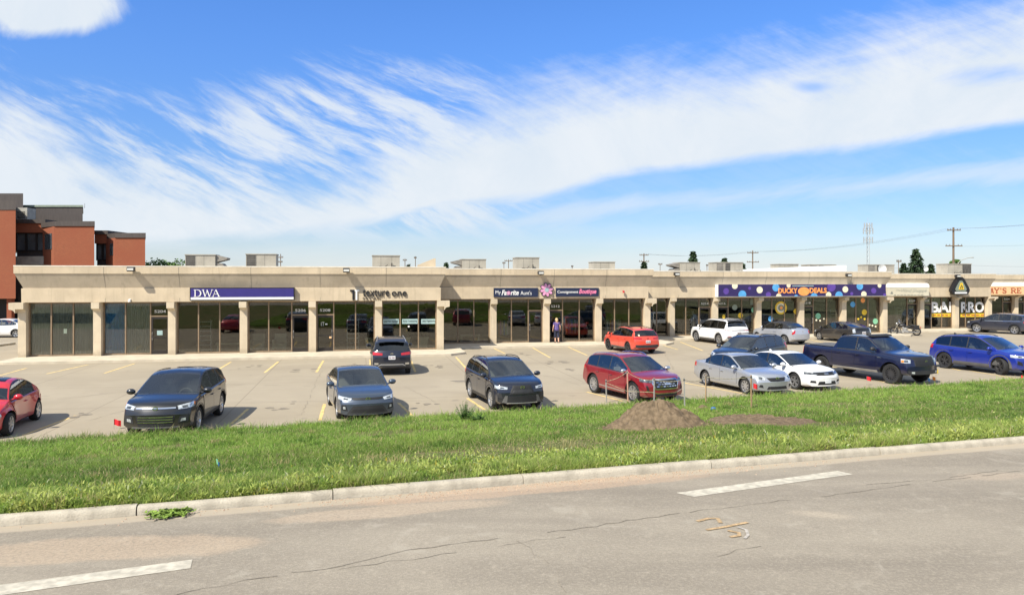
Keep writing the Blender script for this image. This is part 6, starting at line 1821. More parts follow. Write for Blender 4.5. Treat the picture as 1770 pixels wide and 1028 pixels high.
# --- coral red suv, third row
c = Car('suv', P['coral'], 'parked_suv', 'bright orange-red suv parked at the boutique seen from its rear left', 'suv', L=4.70, W=1.84, H=1.66)
c.glazing(); c.doors([-1.15, -.18, .95]); c.wheels('alloy_dark', 5, steer=R(12)); c.mirrors(); c.rails(); c.cladding('grey_plastic', .05)
tails(c, .93, 1.05, 36, .11, .76, (-.26, .24), slope=.03); c.plate_rear(.80); c.badge(1.0, -1, .05)
c.rear('bumper_trim', 'black_plastic', [(-.85, .42), (.85, .42), (.88, .60), (-.88, .60)], .012, 20, 3)
c.rear('window_sticker', 'cream', [(.48, 1.14), (.57, 1.14), (.57, 1.23), (.48, 1.23)], .013, 2, 2)
c.top_patch('sunroof', 'car_glass_body', [(-.9, -.42), (.25, -.42), (.25, .42), (-.9, .42)], .008); c.antenna(-1.5, M['black_plastic'])
lamps(c, .82, .93); c.front('grille', 'dark', [(-.5, .7), (.5, .7), (.5, .88), (-.5, .88)])
m, y = solve((1053.5, 604.5), (1087, 610.5), 2.74, .96); c.place(m, y, 1, .96)

# --- white boxy suv
c = Car('boxy', P['white'], 'parked_suv', 'white boxy suv with black roof edge parked left of the silver convertible', 'suv', L=4.85, W=1.92, H=1.74, rw=.38)
c.glazing(); c.doors([-1.18, -.2, .9]); c.wheels('alloy', 5); c.mirrors(); c.rails('steel'); c.cladding('grey_plastic', .05)
tails(c, 1.0, 1.06, 36, .11, .78, (-.36, .26)); c.rear('trim_strip', 'black_plastic', [(-.5, 1.0), (.5, 1.0), (.5, 1.04), (-.5, 1.04)], .012, 10, 1)
c.plate_rear(.86); c.rear('bumper_trim', 'grey_plastic', [(-.85, .42), (.85, .42), (.88, .58), (-.88, .58)], .012, 20, 3)
for s in (-1, 1): c.rear('reflector', 'tail_red', [(s * .68 - .12, .60), (s * .68 + .12, .60), (s * .68 + .12, .635), (s * .68 - .12, .635)], .014, 3, 1)
lamps(c, .88, .97); c.front('grille', 'dark', [(-.55, .76), (.55, .76), (.55, .9), (-.55, .9)])
sp = MB(); sp.prism([(-2.0, 1.66), (-2.28, 1.62), (-2.27, 1.65), (-2.0, 1.715)], -.66, .66, 'y'); sp.build('spoiler', M['black_plastic'], c.root)
m, y = solve((1205, 590), (1243.7, 595.4), 2.8, 1.0); c.place(m, y, 1, 1.0)

# --- silver rounded convertible with dark soft top
c = Car('pt', P['pale_silver'], 'parked_car', 'pale silver rounded convertible with dark fabric top', 'car', roof_mat='soft_top')
c.glazing(); c.doors([-.5, .88]); c.wheels('alloy', 5); c.mirrors()
for s in (-1, 1): c.corner(s, -1, 'taillight', 'tail_red', [(-.10, .78), (.10, .70), (.12, .78), (-.04, .98), (-.12, .98)], 48, .14, .84)
c.rear('bumper', 'silver_bumper' if False else P['pale_silver'], [(-.82, .40), (.82, .40), (.84, .56), (-.84, .56)], .035, 20, 3)
c.badge(.92, -1, .04); c.plate_rear(.48, end=-1)
lamps(c, .70, .82); c.front('grille', 'dark', [(-.3, .55), (.3, .55), (.36, .85), (-.36, .85)])
r_ = at(1357, 595); a = math.atan2(.905, -.425); h = Vector((math.cos(a), math.sin(a), 0)); c.place(r_ + h * 1.31, a, 1, 1.0)

# --- charcoal liftback
c = Car('hatch', P['charcoal'], 'parked_car', 'charcoal liftback with sloping rear and pale tail lamps, behind the navy pickup', 'car', L=4.48)
c.glazing(); c.doors([-1.02, -.15, .98]); c.wheels('alloy', 5); c.mirrors()
for s in (-1, 1): c.corner(s, -1, 'taillight', 'lens', [(-.08, .76), (.10, .74), (.12, 1.0), (-.04, 1.06)], 48, .14, .86)
c.rear('rear_panel', 'car_glass_body', [(-.62, .90), (.62, .90), (.60, 1.08), (-.60, 1.08)], .01); c.plate_rear(.76)
lamps(c, .62, .76); c.front('grille', 'dark', [(-.4, .3), (.4, .3), (.4, .42), (-.4, .42)])
m, y = solve((1418, 587.5), (1462, 591.5), 2.7, .94); c.place(m, y, 1, .97)

# --- dark suv at the far right
c = Car('suv', P['indigo_grey'], 'parked_suv', 'dark grey-blue suv with turned silver front wheel before the peach awning shop', 'suv', L=5.0, W=1.93, H=1.70, rw=.38)
c.glazing(); c.doors([-1.2, -.2, .98]); c.wheels('alloy', 5, steer=R(20)); c.mirrors()
tails(c, .95, 1.06, 46, .14, .84, (-.34, .26)); c.plate_rear(.84); lamps(c, .82, .93); c.front('grille', 'dark', [(-.5, .7), (.5, .7), (.5, .9), (-.5, .9)])
for s in (-1, 1): c.side(s, 'window_trim', 'chrome', [(-1.9, 1.075), (.8, 1.02), (.8, 1.04), (-1.9, 1.095)], .012, 20, 1)
fa = at(1694, 573.2); rb = at(1749, 579); hd = (fa - rb); hd.normalize()
hd = Vector((-.55, .835, 0)); hd.normalize(); mid = (fa + rb) / 2; c.place((mid.x, mid.y), math.atan2(hd.y, hd.x), 1, 1.0)

# --- white sedan beyond the left end of the strip
c = Car('sedan', P['white'], 'parked_car', 'white sedan standing beyond the left corner of the strip', 'car', L=4.75)
c.glazing(); c.doors([-1.06, -.28, .86]); c.wheels('alloy', 5); c.mirrors(); tails(c, .80, .97)
lamps(c, .66, .78); c.front('grille', 'dark', [(-.4, .6), (.4, .6), (.44, .7), (-.44, .7)])
p = at(-4, 583.5); c.place((p.x, p.y), R(184), 1, 1.0)

# --- motorcycle
def motorcycle():
    f = at(1548, 578); r = at(1582, 580.5); d = (f - r); yaw = math.atan2(d.y, d.x); 
    fc, rc = f, r
    root = empty('motorcycle', (0, 0, 0), 0, 'black cruiser motorcycle with chrome engine standing before the cream awning shop', 'motorcycle')
    wb = 1.62
    for x, nm in ((wb / 2, 'wheel'), (-wb / 2, 'wheel')):
        t = MB(); t.lathe([(.24, -.05), (.31, -.06), (.325, 0), (.31, .06), (.24, .05), (.24, -.05)], 26, 'y'); w = t.build('wheel', M['rubber'], root, smooth=50); w.location = (x, 0, .325)
        q = MB(); q.lathe([(.22, -.03), (.245, -.035), (.245, .035), (.22, .03), (.22, -.03)], 24, 'y'); q.lathe([(0, -.06), (.06, -.06), (.06, .06), (0, .06)], 12, 'y')
        for k in range(10):
            a = k * math.pi / 5; q.tube([(.05 * math.cos(a), 0, .05 * math.sin(a)), (.23 * math.cos(a), 0, .23 * math.sin(a))], .008, 4)
        q.build('rim', M['alloy_dark'], w)
        g = MB(); pr = [(.36 * math.cos(a), .36 * math.sin(a)) for a in [R(20) + i * R(15) for i in range(10)]]
        g.prism([(x + p[0], .325 + p[1]) for p in pr] + [(x + p[0] * .96, .325 + p[1] * .96) for p in reversed(pr)], -.08, .08, 'y'); g.build('mudguard', M['sign_black'], root)
    e = MB()
    e.box(-.22, .24, -.14, .14, .22, .42)
    for s in (-1, 1):
        p0 = Vector((.02, 0, .40)); p1 = Vector((.02 + s * .17, 0, .70)); e.tube([p0, p1], [.10, .12], 10); e.tube([p1, p1 + Vector((s * .02, 0, .05))], .10, 10)
    e.build('engine', M['steel'], root, smooth=35)
    g = MB(); g.ball((.24, 0, .80), (.32, .16, .13), 14, 9); g.build('fuel_tank', M['sign_black'], root, smooth=60)
    g = MB(); g.ball((-.20, 0, .70), (.30, .16, .08), 14, 8); g.ball((-.58, 0, .80), (.22, .13, .08), 12, 8); g.build('saddle', M['rubber'], root, smooth=60)
    g = MB(); g.tube([(.5, 0, .85), (.1, 0, .9), (-.25, 0, .62), (-.8, 0, .35)], .03, 6); g.tube([(.45, 0, .82), (.3, 0, .3), (-.3, 0, .22)], .03, 6); g.build('frame', M['sign_black'], root)
    for s in (-1, 1):
        g = MB(); g.tube([(.81, s * .09, .33), (.48, s * .09, 1.0)], .026, 6); g.build('fork', M['chrome'], root)
        g = MB(); g.tube([(.1, s * .17, .32), (-.3, s * .2, .27), (-1.0, s * .2, .31)], [.03, .045, .05], 8); g.build('exhaust_pipe', M['alloy_dark'], root, smooth=60)
        g = MB(); g.box(-1.02, -.6, s * .13 - (.0 if s > 0 else .17), s * .13 + (.17 if s > 0 else .0), .50, .80, 0, (.03, .02)); g.build('saddlebag', M['sign_black'], root)
        g = MB(); g.tube([(.42, s * .36, 1.03), (.47, s * .38, 1.22)], .008, 4); g.ball((.47, s * .39, 1.25), (.02, .06, .04), 8, 6); g.build('mirror', M['chrome'], root)
    g = MB(); g.tube([(.30, -.42, 1.02), (.42, -.34, 1.06), (.48, -.1, 1.02), (.48, .1, 1.02), (.42, .34, 1.06), (.30, .42, 1.02)], .018, 6); g.build('handlebar', M['chrome'], root)
    g = MB(); g.ball((.60, 0, .92), (.10, .10, .10), 12, 8); g.build('headlight', M['chrome'], root, smooth=60)
    g = MB(); g.prism([(.50, .98), (.40, 1.32), (.38, 1.32), (.48, .98)], -.2, .2, 'y'); g.build('windshield', M['lens_dark'], root)
    g = MB(); g.box(-1.12, -1.05, -.08, .08, .62, .70); g.build('taillight', M['tail_red'], root)
    mid = (f + r) / 2; a = math.atan2(.50, -.87); root.location = mid; root.rotation_euler = (R(-6), 0, a)
motorcycle()
# ---------------------------------------------------------------- person walking in at the open door
def person():
    u = fu(961, V2 + .1); base = W3(u, V2 - .1, 0.121)
    root = empty('person', base, TH + R(4), 'person in purple top and dark blue calf-length trousers walking into the open shop door', 'person')
    def skin(name, pts, edges, mt, parent, sub=2, rootv=0):
        me = bpy.data.meshes.new(name); me.from_pydata([p[:3] for p in pts], edges, [])
        o = bpy.data.objects.new(name, me); COL.objects.link(o); me.materials.append(mt)
        mod = o.modifiers.new('skin', 'SKIN'); mod.use_smooth_shade = True
        sv = me.skin_vertices[0].data
        for i, p in enumerate(pts): sv[i].radius = (p[3], p[4] if len(p) > 4 else p[3])
        sv[rootv].use_root = True
        s = o.modifiers.new('sub', 'SUBSURF'); s.levels = sub; s.render_levels = sub
        bpy.context.view_layer.update(); dg = bpy.context.evaluated_depsgraph_get()
        m2 = bpy.data.meshes.new_from_object(o.evaluated_get(dg)); o.modifiers.clear(); o.data = m2; o.parent = parent
        return o
    # y+ is the walking direction; body as one continuous skin
    B = [(0, 0, .90, .125, .10), (0, .01, 1.05, .14, .10), (0, .02, 1.25, .16, .10), (0, .02, 1.36, .12, .085), (0, .02, 1.43, .05, .05), (0, .035, 1.50, .065, .075), (0, .04, 1.585, .078, .092), (0, .04, 1.655, .055, .065),
         (-.165, .02, 1.36, .055, .055), (-.235, .0, 1.12, .042, .042), (-.25, .07, .90, .033, .033), (-.25, .085, .83, .022, .036),
         (.165, .02, 1.36, .055, .055), (.245, -.01, 1.12, .042, .042), (.262, .05, .89, .033, .033), (.262, .07, .82, .022, .036),
         (-.085, .0, .80, .095, .095), (-.09, .06, .48, .062, .066), (-.09, .03, .12, .040, .042), (-.09, .02, .05, .04, .045), (-.095, .14, .03, .038, .022),
         (.085, .0, .80, .095, .095), (.09, -.04, .48, .062, .066), (.09, -.14, .13, .040, .042), (.09, -.16, .05, .04, .045), (.095, -.04, .03, .038, .022)]
    E_ = [(0, 1), (1, 2), (2, 3), (3, 4), (4, 5), (5, 6), (6, 7), (3, 8), (8, 9), (9, 10), (10, 11), (3, 12), (12, 13), (13, 14), (14, 15), (0, 16), (16, 17), (17, 18), (18, 19), (19, 20), (0, 21), (21, 22), (22, 23), (23, 24), (24, 25)]
    # fingers
    for hand, s in ((11, -1), (15, 1)):
        hx, hy, hz = B[hand][:3]
        for k, (dy, L) in enumerate(((-.025, .06), (-.009, .072), (.008, .068), (.024, .055))):
            i = len(B); B.append((hx, hy + dy, hz - .035, .010, .010)); B.append((hx - s * .006, hy + dy + .004, hz - .035 - L * .55, .008, .008)); B.append((hx - s * .016, hy + dy + .01, hz - .035 - L, .007, .007))
            E_ += [(hand, i), (i, i + 1), (i + 1, i + 2)]
        i = len(B); B.append((hx - s * .008, hy + .045, hz - .012, .010, .010)); B.append((hx - s * .014, hy + .055, hz - .05, .008, .008)); E_ += [(hand, i), (i, i + 1)]
    body = skin('body', B, E_, M['skin'], root)
    M['top_purple'] = mat('top_purple', (0.11, 0.075, 0.24), .8, var=.2, scale=12); M['denim'] = mat('denim', (0.018, 0.022, 0.05), .85, var=.2, scale=12); M['hair'] = mat('hair', (0.55, 0.38, 0.20), .5, var=.3, scale=30, stretch=(4, 4, .6))
    T = [(0, 0, .80, .175, .150), (0, 0, .92, .178, .142), (0, .01, 1.08, .165, .125), (0, .02, 1.25, .18, .122), (0, .02, 1.36, .14, .10), (0, .02, 1.415, .072, .07), (-.17, .02, 1.355, .073, .073), (-.215, .008, 1.20, .066, .066), (.17, .02, 1.355, .073, .073), (.22, .0, 1.20, .066, .066)]
    skin('blouse', T, [(0, 1), (1, 2), (2, 3), (3, 4), (4, 5), (4, 6), (6, 7), (4, 8), (8, 9)], M['top_purple'], root)
    L_ = [(0, 0, .92, .155, .12), (-.088, .0, .80, .115, .115), (-.092, .06, .48, .085, .088), (-.092, .045, .30, .075, .078), (.088, .0, .80, .115, .115), (.092, -.04, .48, .085, .088), (.092, -.09, .31, .075, .078)]
    skin('trousers', L_, [(0, 1), (1, 2), (2, 3), (0, 4), (4, 5), (5, 6)], M['denim'], root)
    hmb = MB(); hmb.ball((0, .025, 1.60), (.098, .112, .105), 14, 10); hmb.ball((0, -.03, 1.53), (.098, .07, .12), 14, 10); hmb.build('hair', M['hair'], root, smooth=80)
    f = MB()
    f.ball((0, .135, 1.575), (.014, .022, .022), 8, 6)
    for s in (-1, 1):
        f.ball((s * .086, .04, 1.575), (.012, .022, .032), 8, 6)
    f.build('face_features', M['skin'], root, smooth=80)
    ey = MB()
    for s in (-1, 1): ey.ball((s * .032, .122, 1.595), .012, 8, 6)
    ey.build('eye', M['plate'], root)
    mo = MB(); mo.ball((0, .122, 1.535), (.026, .01, .008), 8, 5); mo.build('mouth', M['pink_dark'], root)
    for s, p in ((-1, (-.095, .06, 0)), (1, (.095, -.11, 0))):
        sh = MB(); sh.box(p[0] - .05, p[0] + .05, p[1] - .09, p[1] + .16, -.001, .03, 0, (.004, .01)); sh.box(p[0] - .052, p[0] + .052, p[1] + .02, p[1] + .10, .03, .075, 0, (.012, .01)); sh.build('sandal', M['sign_black'], root)
    # open door leaf swung out beside her
person()

# ---------------------------------------------------------------- marker flags, stakes, rope on the verge
def flag(px, pyb, pyt, mt, label, w=.15, h=.12, tilt=0.0, base=None, cat='marker flag'):
    b = base if base is not None else on_verge(px, pyb)
    s = FOC / b.y; H = max(.25, (pyb - pyt) / s)
    r = empty('marker_flag', b, R(10), label, cat, 'survey flags along the verge')
    m = MB(); top = Vector((tilt, 0, H)); m.tube([(0, 0, -.05), (tilt * .4, 0, H * .5), top], .004, 5); m.build('wire', M['steel'], r)
    f = MB(); vs = []; n = 6
    for i in range(n + 1):
        x = w * i / n; yv = .02 * math.sin(i * 1.3); dz = -.10 * x / w * (1 if tilt >= 0 else 1) * .6
        for z in (0, -h): vs += [(tilt + x, yv, H + z + dz), (tilt + x, yv + .003, H + z + dz)]
    fs = []
    for i in range(n):
        a = 4 * i; b_ = 4 * i + 4
        fs += [(a, b_, b_ + 2, a + 2), (a + 1, a + 3, b_ + 3, b_ + 1), (a, a + 1, b_ + 1, b_), (a + 2, b_ + 2, b_ + 3, a + 3)]
    f.add(vs, fs); f.build('flag_cloth', M[mt], r)
flag(197, 743, 724, 'red_flag', 'red marker flag left of the black front-row suv', .19, .17, .0)
flag(288, 741, 697, 'red_flag', 'drooping red marker flag in front of the black front-row suv', .12, .2, -.02)
flag(865, 707, 673, 'red_flag', 'red marker flag in front of the very dark blue suv', .17, .16)
flag(1302, 688, 662, 'red_flag', 'red marker flag by the bumper of the silver sedan', .17, .17)
flag(1498, 667, 650, 'red_flag', 'red marker flag beside the navy pickup front wheel', .22, .16)
flag(1611, 663, 633, 'yellow_flag', 'left of two yellow marker flags before the navy pickup', .12, .2)
flag(1618, 663, 637, 'yellow_flag', 'right of two yellow marker flags before the navy pickup', .13, .18)
flag(1612, 663, 650, 'orange', 'low orange marker flag under the yellow flags', .16, .16)
flag(1604, 663, 652, 'light_blue', 'low blue marker flag beside the orange one', .12, .14)
flag(1765, 658, 650, 'red_flag', 'small faded red marker flag at the right edge', .10, .12)
def peg():
    b = on_verge(380, 812); r = empty('utility_peg', b, 0, 'short blue and green utility peg standing in the left grass', 'peg')
    m = MB(); m.prism([(-.015, 0), (.012, 0), (-.006, .13), (-.032, .13)], -.012, .012, 'y'); m.build('shaft', M['blue_plastic'], r)
    m = MB(); m.prism([(-.045, .10), (-.02, .10), (-.035, .19), (-.058, .19)], -.016, -.0125, 'y'); m.build('tape', M['green_st'], r)
peg()

STK = []
def stake(px, pyb, pyt, mt, label, rad=.017):
    b = on_verge(px, pyb); H = max(.5, (pyb - pyt) * b.y / FOC)
    r = empty('stake', b, random.uniform(0, 1), label, 'stake', 'stakes round the dug hole')
    m = MB(); lean = random.uniform(-.03, .03)
    m.add([(-rad, -rad, -.1), (rad, -rad, -.1), (rad, rad, -.1), (-rad, rad, -.1), (lean - rad, -rad, H), (lean + rad, -rad, H), (lean + rad, rad, H), (lean - rad, rad, H)], [(0, 1, 5, 4), (1, 2, 6, 5), (2, 3, 7, 6), (3, 0, 4, 7), (4, 5, 6, 7)])
    m.build('post', M[mt], r)
    t = MB(); t.box(lean - rad * 1.15, lean + rad * 1.15, -rad * 1.15, rad * 1.15, H - .09, H - .03); t.build('tip_band', M['grey_plastic'], r)
    STK.append(b + Vector((lean, 0, H - .06)))
M['pink_wood'] = mat('pink_wood', (0.50, 0.30, 0.22), .8, var=.2)
stake(1048.5, 697, 656, 'galv', 'grey steel stake at the left end of the roped hole')
stake(1085.5, 699, 640, 'pink_wood', 'tall pinkish wooden stake before the cherry suv wheel')
stake(1130.5, 700, 653, 'galv', 'grey stake rising behind the soil heap top')
stake(1183.5, 704, 653, 'galv', 'grey steel stake right of the soil heap')
stake(1220, 696, 648, 'wood', 'wooden stake before the rear wheel of the silver sedan')
stake(1299, 706, 648, 'wood', 'wooden stake before the front wheel of the silver sedan')
def rope():
    m = MB(); order = [0, 1, 2, 3, 4, 5]
    for a, b in zip(order[:-1], order[1:]):
        p, q = STK[a], STK[b]; pts = []
        for i in range(13):
            t = i / 12; pts.append(p.lerp(q, t) + Vector((0, 0, -.10 * math.sin(math.pi * t) * (1 if a % 2 else .6))))
        m.tube(pts, .009, 5)
    p, q = STK[0] + Vector((0, 0, -.05)), STK[2] + Vector((0, 0, -.42))
    m.tube([p, p.lerp(q, .45) + Vector((0, 0, -.14)), p.lerp(q, .55) + Vector((0, 0, -.12)), q], .009, 5)
    p, q = STK[4], STK[5] + Vector((0, 0, -.35)); m.tube([p.lerp(q, .5) + Vector((0, 0, -.5)), p.lerp(q, .8) + Vector((0, 0, -.25)), q], .009, 5)
    M['rope'] = mat('rope', (0.30, 0.27, 0.17), .9, var=.6, scale=18)
    tag(m.build('barrier_rope', M['rope'], smooth=60), 'pale sagging rope strung between the stakes round the hole', 'rope')
rope()
def tarp():
    b = on_verge(1233, 708); m = MB(); m.ball((b.x, b.y, b.z + .03), (.10, .07, .06), 8, 6)
    tag(m.build('plastic_scrap', M['blue_plastic'], smooth=60), 'scrap of blue plastic lying beside the dug soil strip', 'litter')
tarp()

# ---------------------------------------------------------------- brick office block behind the left end
def office():
    Y0 = 80.0
    def X(px, Y=Y0): return (px - 885) * Y / FOC
    def Z(py, Y=Y0): return CAM_H - (py - HOR) * Y / FOC
    root = empty('office_building', (X(130), Y0, 0), 0, 'red-brick office block with dark parapets stepping behind the left end of the strip', 'building')
    off = Vector((X(130), Y0, 0))
    def part(name, mt, mb, parent=root):
        mb.v = [tuple(Vector(v) - off) for v in mb.v] if parent is root else mb.v
        return mb.build(name, M[mt], root)
    def vol(pxs, Ys, py_t, py_b=None, name='wall', mt='brick', grow=0.0, z0=0.0):
        pts = [((px - 885) * Y / FOC, Y) for px, Y in zip(pxs, Ys)]
        zt = Z(py_t, Ys[1] if len(Ys) > 1 else Y0); m = MB(); m.prism(pts, z0, zt, 'z'); return part(name, mt, m), zt, pts
    def cop(pts, z0, h, g=.12):
        cx = sum(p[0] for p in pts) / len(pts); cy = sum(p[1] for p in pts) / len(pts); m = MB()
        q = [(p[0] + (g if p[0] > cx else -g), p[1] + (g if p[1] > cy else -g)) for p in pts]
        m.prism(q, z0 + .003, z0 + h, 'z'); part('parapet', 'brown_clad', m)
    # wing A nearest, overhanging a dark undercroft
    Ya = 78; xa = X(27, Ya); xk = X(26, Ya + 12); A4 = [(xa - 22, Ya), (xa, Ya), (xk, Ya + 12), (xa - 22, Ya + 12)]
    m = MB(); m.prism(A4, Z(516, Ya), Z(363, Ya), 'z'); part('wall', 'brick', m)
    cop(A4, Z(363, Ya), 1.0, .06)
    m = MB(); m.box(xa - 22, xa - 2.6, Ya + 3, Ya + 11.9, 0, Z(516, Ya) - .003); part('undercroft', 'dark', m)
    for k in range(3):
        m = MB(); m.box(xa - 1.2 - 6 * k, xa - .7 - 6 * k, Ya + .4, Ya + .9, 0, Z(516, Ya) - .003); part('pier', 'brick', m)
    # block B and C with chamfered left flank
    for (pc, pl, pr, pt, dY) in ((74, 93, 163, 391, 0), (183, 198, 251, 411, 1.0)):
        Yb = Y0 + dY; o, zt, pts = vol([pl, pr, pr, pc, pc], [Yb, Yb, Yb + 14, Yb + 14, Yb + 2.2], pt); cop(pts, zt, .52)
    # recessed bays between blocks with ribbon windows
    for (pa, pb, pt, w0, w1, Yr) in ((24, 78, 386, 402, 434, Y0 + 2.2), (163.5, 186, 405, 421, 450, Y0 + 3.0)):
        xa_, xb_ = X(pa, Yr), X(pb, Yr)
        m = MB(); m.box(xa_, xb_, Yr + .5, Yr + 6.5, 0, Z(w0, Yr)); part('wall', 'brown_clad', m)
        m = MB(); m.box(xa_, xb_, Yr, Yr + 6.5, Z(w0, Yr) + .003, Z(pt, Yr)); part('spandrel', 'brick', m)
        m = MB(); m.box(xa_ - .1, xb_ + .1, Yr - .15, Yr + 6.6, Z(pt, Yr) + .003, Z(pt, Yr) + .42); part('parapet', 'brown_clad', m)
        m = MB(); m.box(xa_, xb_, Yr - .3, Yr + .49, Z(w1 + 9, Yr) - .9, Z(w1 + 9, Yr)); part('ledge', 'galv', m)
        m = MB(); m.box(xa_, xb_, Yr + .1, Yr + .49, Z(520, Yr), Z(w1 + 9, Yr) - .91); part('lower_wall', 'brown_clad', m)
        n = 3 if pa < 100 else 2
        for k in range(n):
            a = xa_ + (xb_ - xa_) * k / n; b = xa_ + (xb_ - xa_) * (k + 1) / n
            fr = MB(); z0, z1 = Z(w1, Yr), Z(w0, Yr)
            for (x0, x1, q0, q1) in ((a, a + .12, z0, z1), (b - .12, b, z0, z1), (a + .12, b - .12, z0, z0 + .12), (a + .12, b - .12, z1 - .12, z1 - .002)): fr.box(x0, x1, Yr + .3, Yr + .48, q0, q1)
            fr.v = [tuple(Vector(v) - off) for v in fr.v]; f = fr.build('window', M['dark'], root)
            g = MB(); g.box(a + .12, b - .12, Yr + .40, Yr + .45, z0 + .12, z1 - .12); g.v = [tuple(Vector(v) - off) for v in g.v]; g.build('pane', M['office_glass'], f)
    # corner windows cut in the chamfers
    for (pa, pb, w0, w1, Yw) in ((77, 90, 404, 431, Y0), (186, 196.5, 421, 442, Y0 + 1)):
        xa_, xb_ = X(pa, Yw + 1.7), X(pb, Yw + .35); m = MB()
        m.prism([(xa_ - .05, Yw + 1.80), (xb_ - .05, Yw + .30), (xb_ + .1, Yw + .5), (xa_ + .1, Yw + 2.0)], Z(w1, Yw + 1), Z(w0, Yw + 1), 'z'); part('corner_window', 'office_glass', m)
    # plant floor
    Yp = Y0 + 9
    m = MB(); Q4 = [(X(38, Yp), Yp), (X(143, Yp), Yp), (X(142, Yp + 9), Yp + 9), (X(38, Yp + 9), Yp + 9)]; m.prism(Q4, 8, Z(358, Yp), 'z'); part('penthouse', 'brown_clad', m)
    m = MB(); m.prism([(Q4[0][0], Yp - .1), (Q4[1][0] + .1, Yp - .1), (Q4[2][0] + .1, Yp + 9.1), (Q4[3][0], Yp + 9.1)], Z(358, Yp) + .003, Z(356, Yp) + .1, 'z'); part('coping', 'sage', m)
    m = MB(); m.prism([(X(-160, Yp), Yp - 1), (X(40, Yp - 1), Yp - 1), (X(38, Yp + 9), Yp + 9.2), (X(-160, Yp), Yp + 9.2)], 8, Z(336, Yp), 'z'); part('penthouse', 'brown_clad', m)
    # louvred vent box
    Yv = Y0 + 4; m = MB(); xa_, xb_ = X(26, Yv), X(47, Yv); z0, z1 = Z(383, Yv), Z(359, Yv)
    m.box(xa_, xb_, Yv, Yv + 1.5, z0, z1); v = part('vent_box', 'galv', m)
    m = MB()
    for k in range(5): m.box(xa_ + .25, xb_ - .25, Yv - .03, Yv - .002, z0 + .35 + k * .17, z0 + .45 + k * .17)
    m.v = [tuple(Vector(q) - off) for q in m.v]; m.build('louvre', M['hvac_dark'], v)
    m = MB(); m.tube([(X(138, Yp), Yp + 1, Z(358, Yp)), (X(138, Yp), Yp + 1, Z(350, Yp))], .03, 5); part('aerial', 'steel', m)
office()

def kerb_block():
    A = at(-40, 604); B = at(27, 595); m = MB(); d = (B - A).normalized(); n = Vector((-d.y, d.x, 0))
    m.prism([(A.x, A.y), (B.x, B.y), (B.x + n.x * .3, B.y + n.y * .3), (A.x + n.x * .3, A.y + n.y * .3)], -.02, .14, 'z'); tag(m.build('kerb_edging', M['kerb']), kind='structure')
kerb_block()

# ---------------------------------------------------------------- trees
M['needles'] = mat('needles', (0.035, 0.06, 0.028), .8, var=.5, scale=3, spec=.2)
M['leaves'] = mat('leaves', (0.07, 0.135, 0.028), .7, var=.5, scale=.8, spec=.25)
M['bark'] = mat('bark', (0.10, 0.075, 0.055), .95, var=.3)
def spruce(px, pyt, Y, rad, label, seed, base_z=0.0):
    rr = random.Random(seed); X = (px - 885) * Y / FOC; H = CAM_H - (pyt - HOR) * Y / FOC
    r = empty('spruce_tree', (X, Y, base_z), 0, label, 'tree', 'spruces behind the strip')
    t = MB(); t.tube([(0, 0, 0), (0, 0, H * .5), (.03, 0, H)], [.2, .12, .015], 8); t.build('trunk', M['bark'], r)
    c = MB(); z = H * .18
    while z < H * .985:
        q = 1 - z / H; R_ = rad * (q ** .85) * rr.uniform(.78, 1.12) + .12; nb = int(9 + 8 * q)
        for k in range(nb):
            if rr.random() < .2: continue
            a = 6.283 * k / nb + rr.uniform(-.3, .3); L = R_ * rr.uniform(.6, 1.12)
            d = Vector((math.cos(a), math.sin(a), 0)); s = Vector((-d.y, d.x, 0))
            for j in range(int(6 + L * 7)):
                tt = rr.uniform(.05, 1); p = d * L * tt + Vector((0, 0, z - .38 * L * tt + .16 * L * tt * tt + rr.uniform(-.12, .12))) + s * rr.uniform(-.22, .22) * L * (1.15 - tt)
                w = rr.uniform(.14, .30); e = d * rr.uniform(.14, .34) + s * rr.uniform(-.14, .14) + Vector((0, 0, rr.uniform(-.26, .06)))
                u = s * w * .5 + Vector((0, 0, rr.uniform(-.14, .14)))
                c.add([p - u, p + u, p + e + u * .3, p + e - u * .3], [(0, 1, 2, 3)])
        z += H * .024 * rr.uniform(.8, 1.2)
    c.build('crown', M['needles'], r, recalc=False)
spruce(1113.5, 452, 105, 1.5, 'small spruce growing in front of the far wooden pole', 1)
spruce(1198, 433, 100, 2.3, 'spruce rising behind the roof unit with the pale scoop', 2)
spruce(1252, 444, 104, 1.9, 'spruce top behind the wide grey roof unit', 3)
spruce(1284, 455, 108, 1.7, 'short spruce right of the wide grey roof unit', 4)
spruce(1583, 429, 104, 3.4, 'large dark spruce behind the satellite dish', 5)
spruce(1608, 456, 103, 1.9, 'low spruce top just right of the large spruce', 6)
spruce(1562, 455, 106, 1.7, 'low spruce top just left of the large spruce', 7)
spruce(706, 455.5, 120, 1.2, 'tiny distant treetop between roof units left of the upstand', 8)
spruce(771, 452.5, 110, 1.2, 'tiny distant treetop right of the roof upstand', 9)
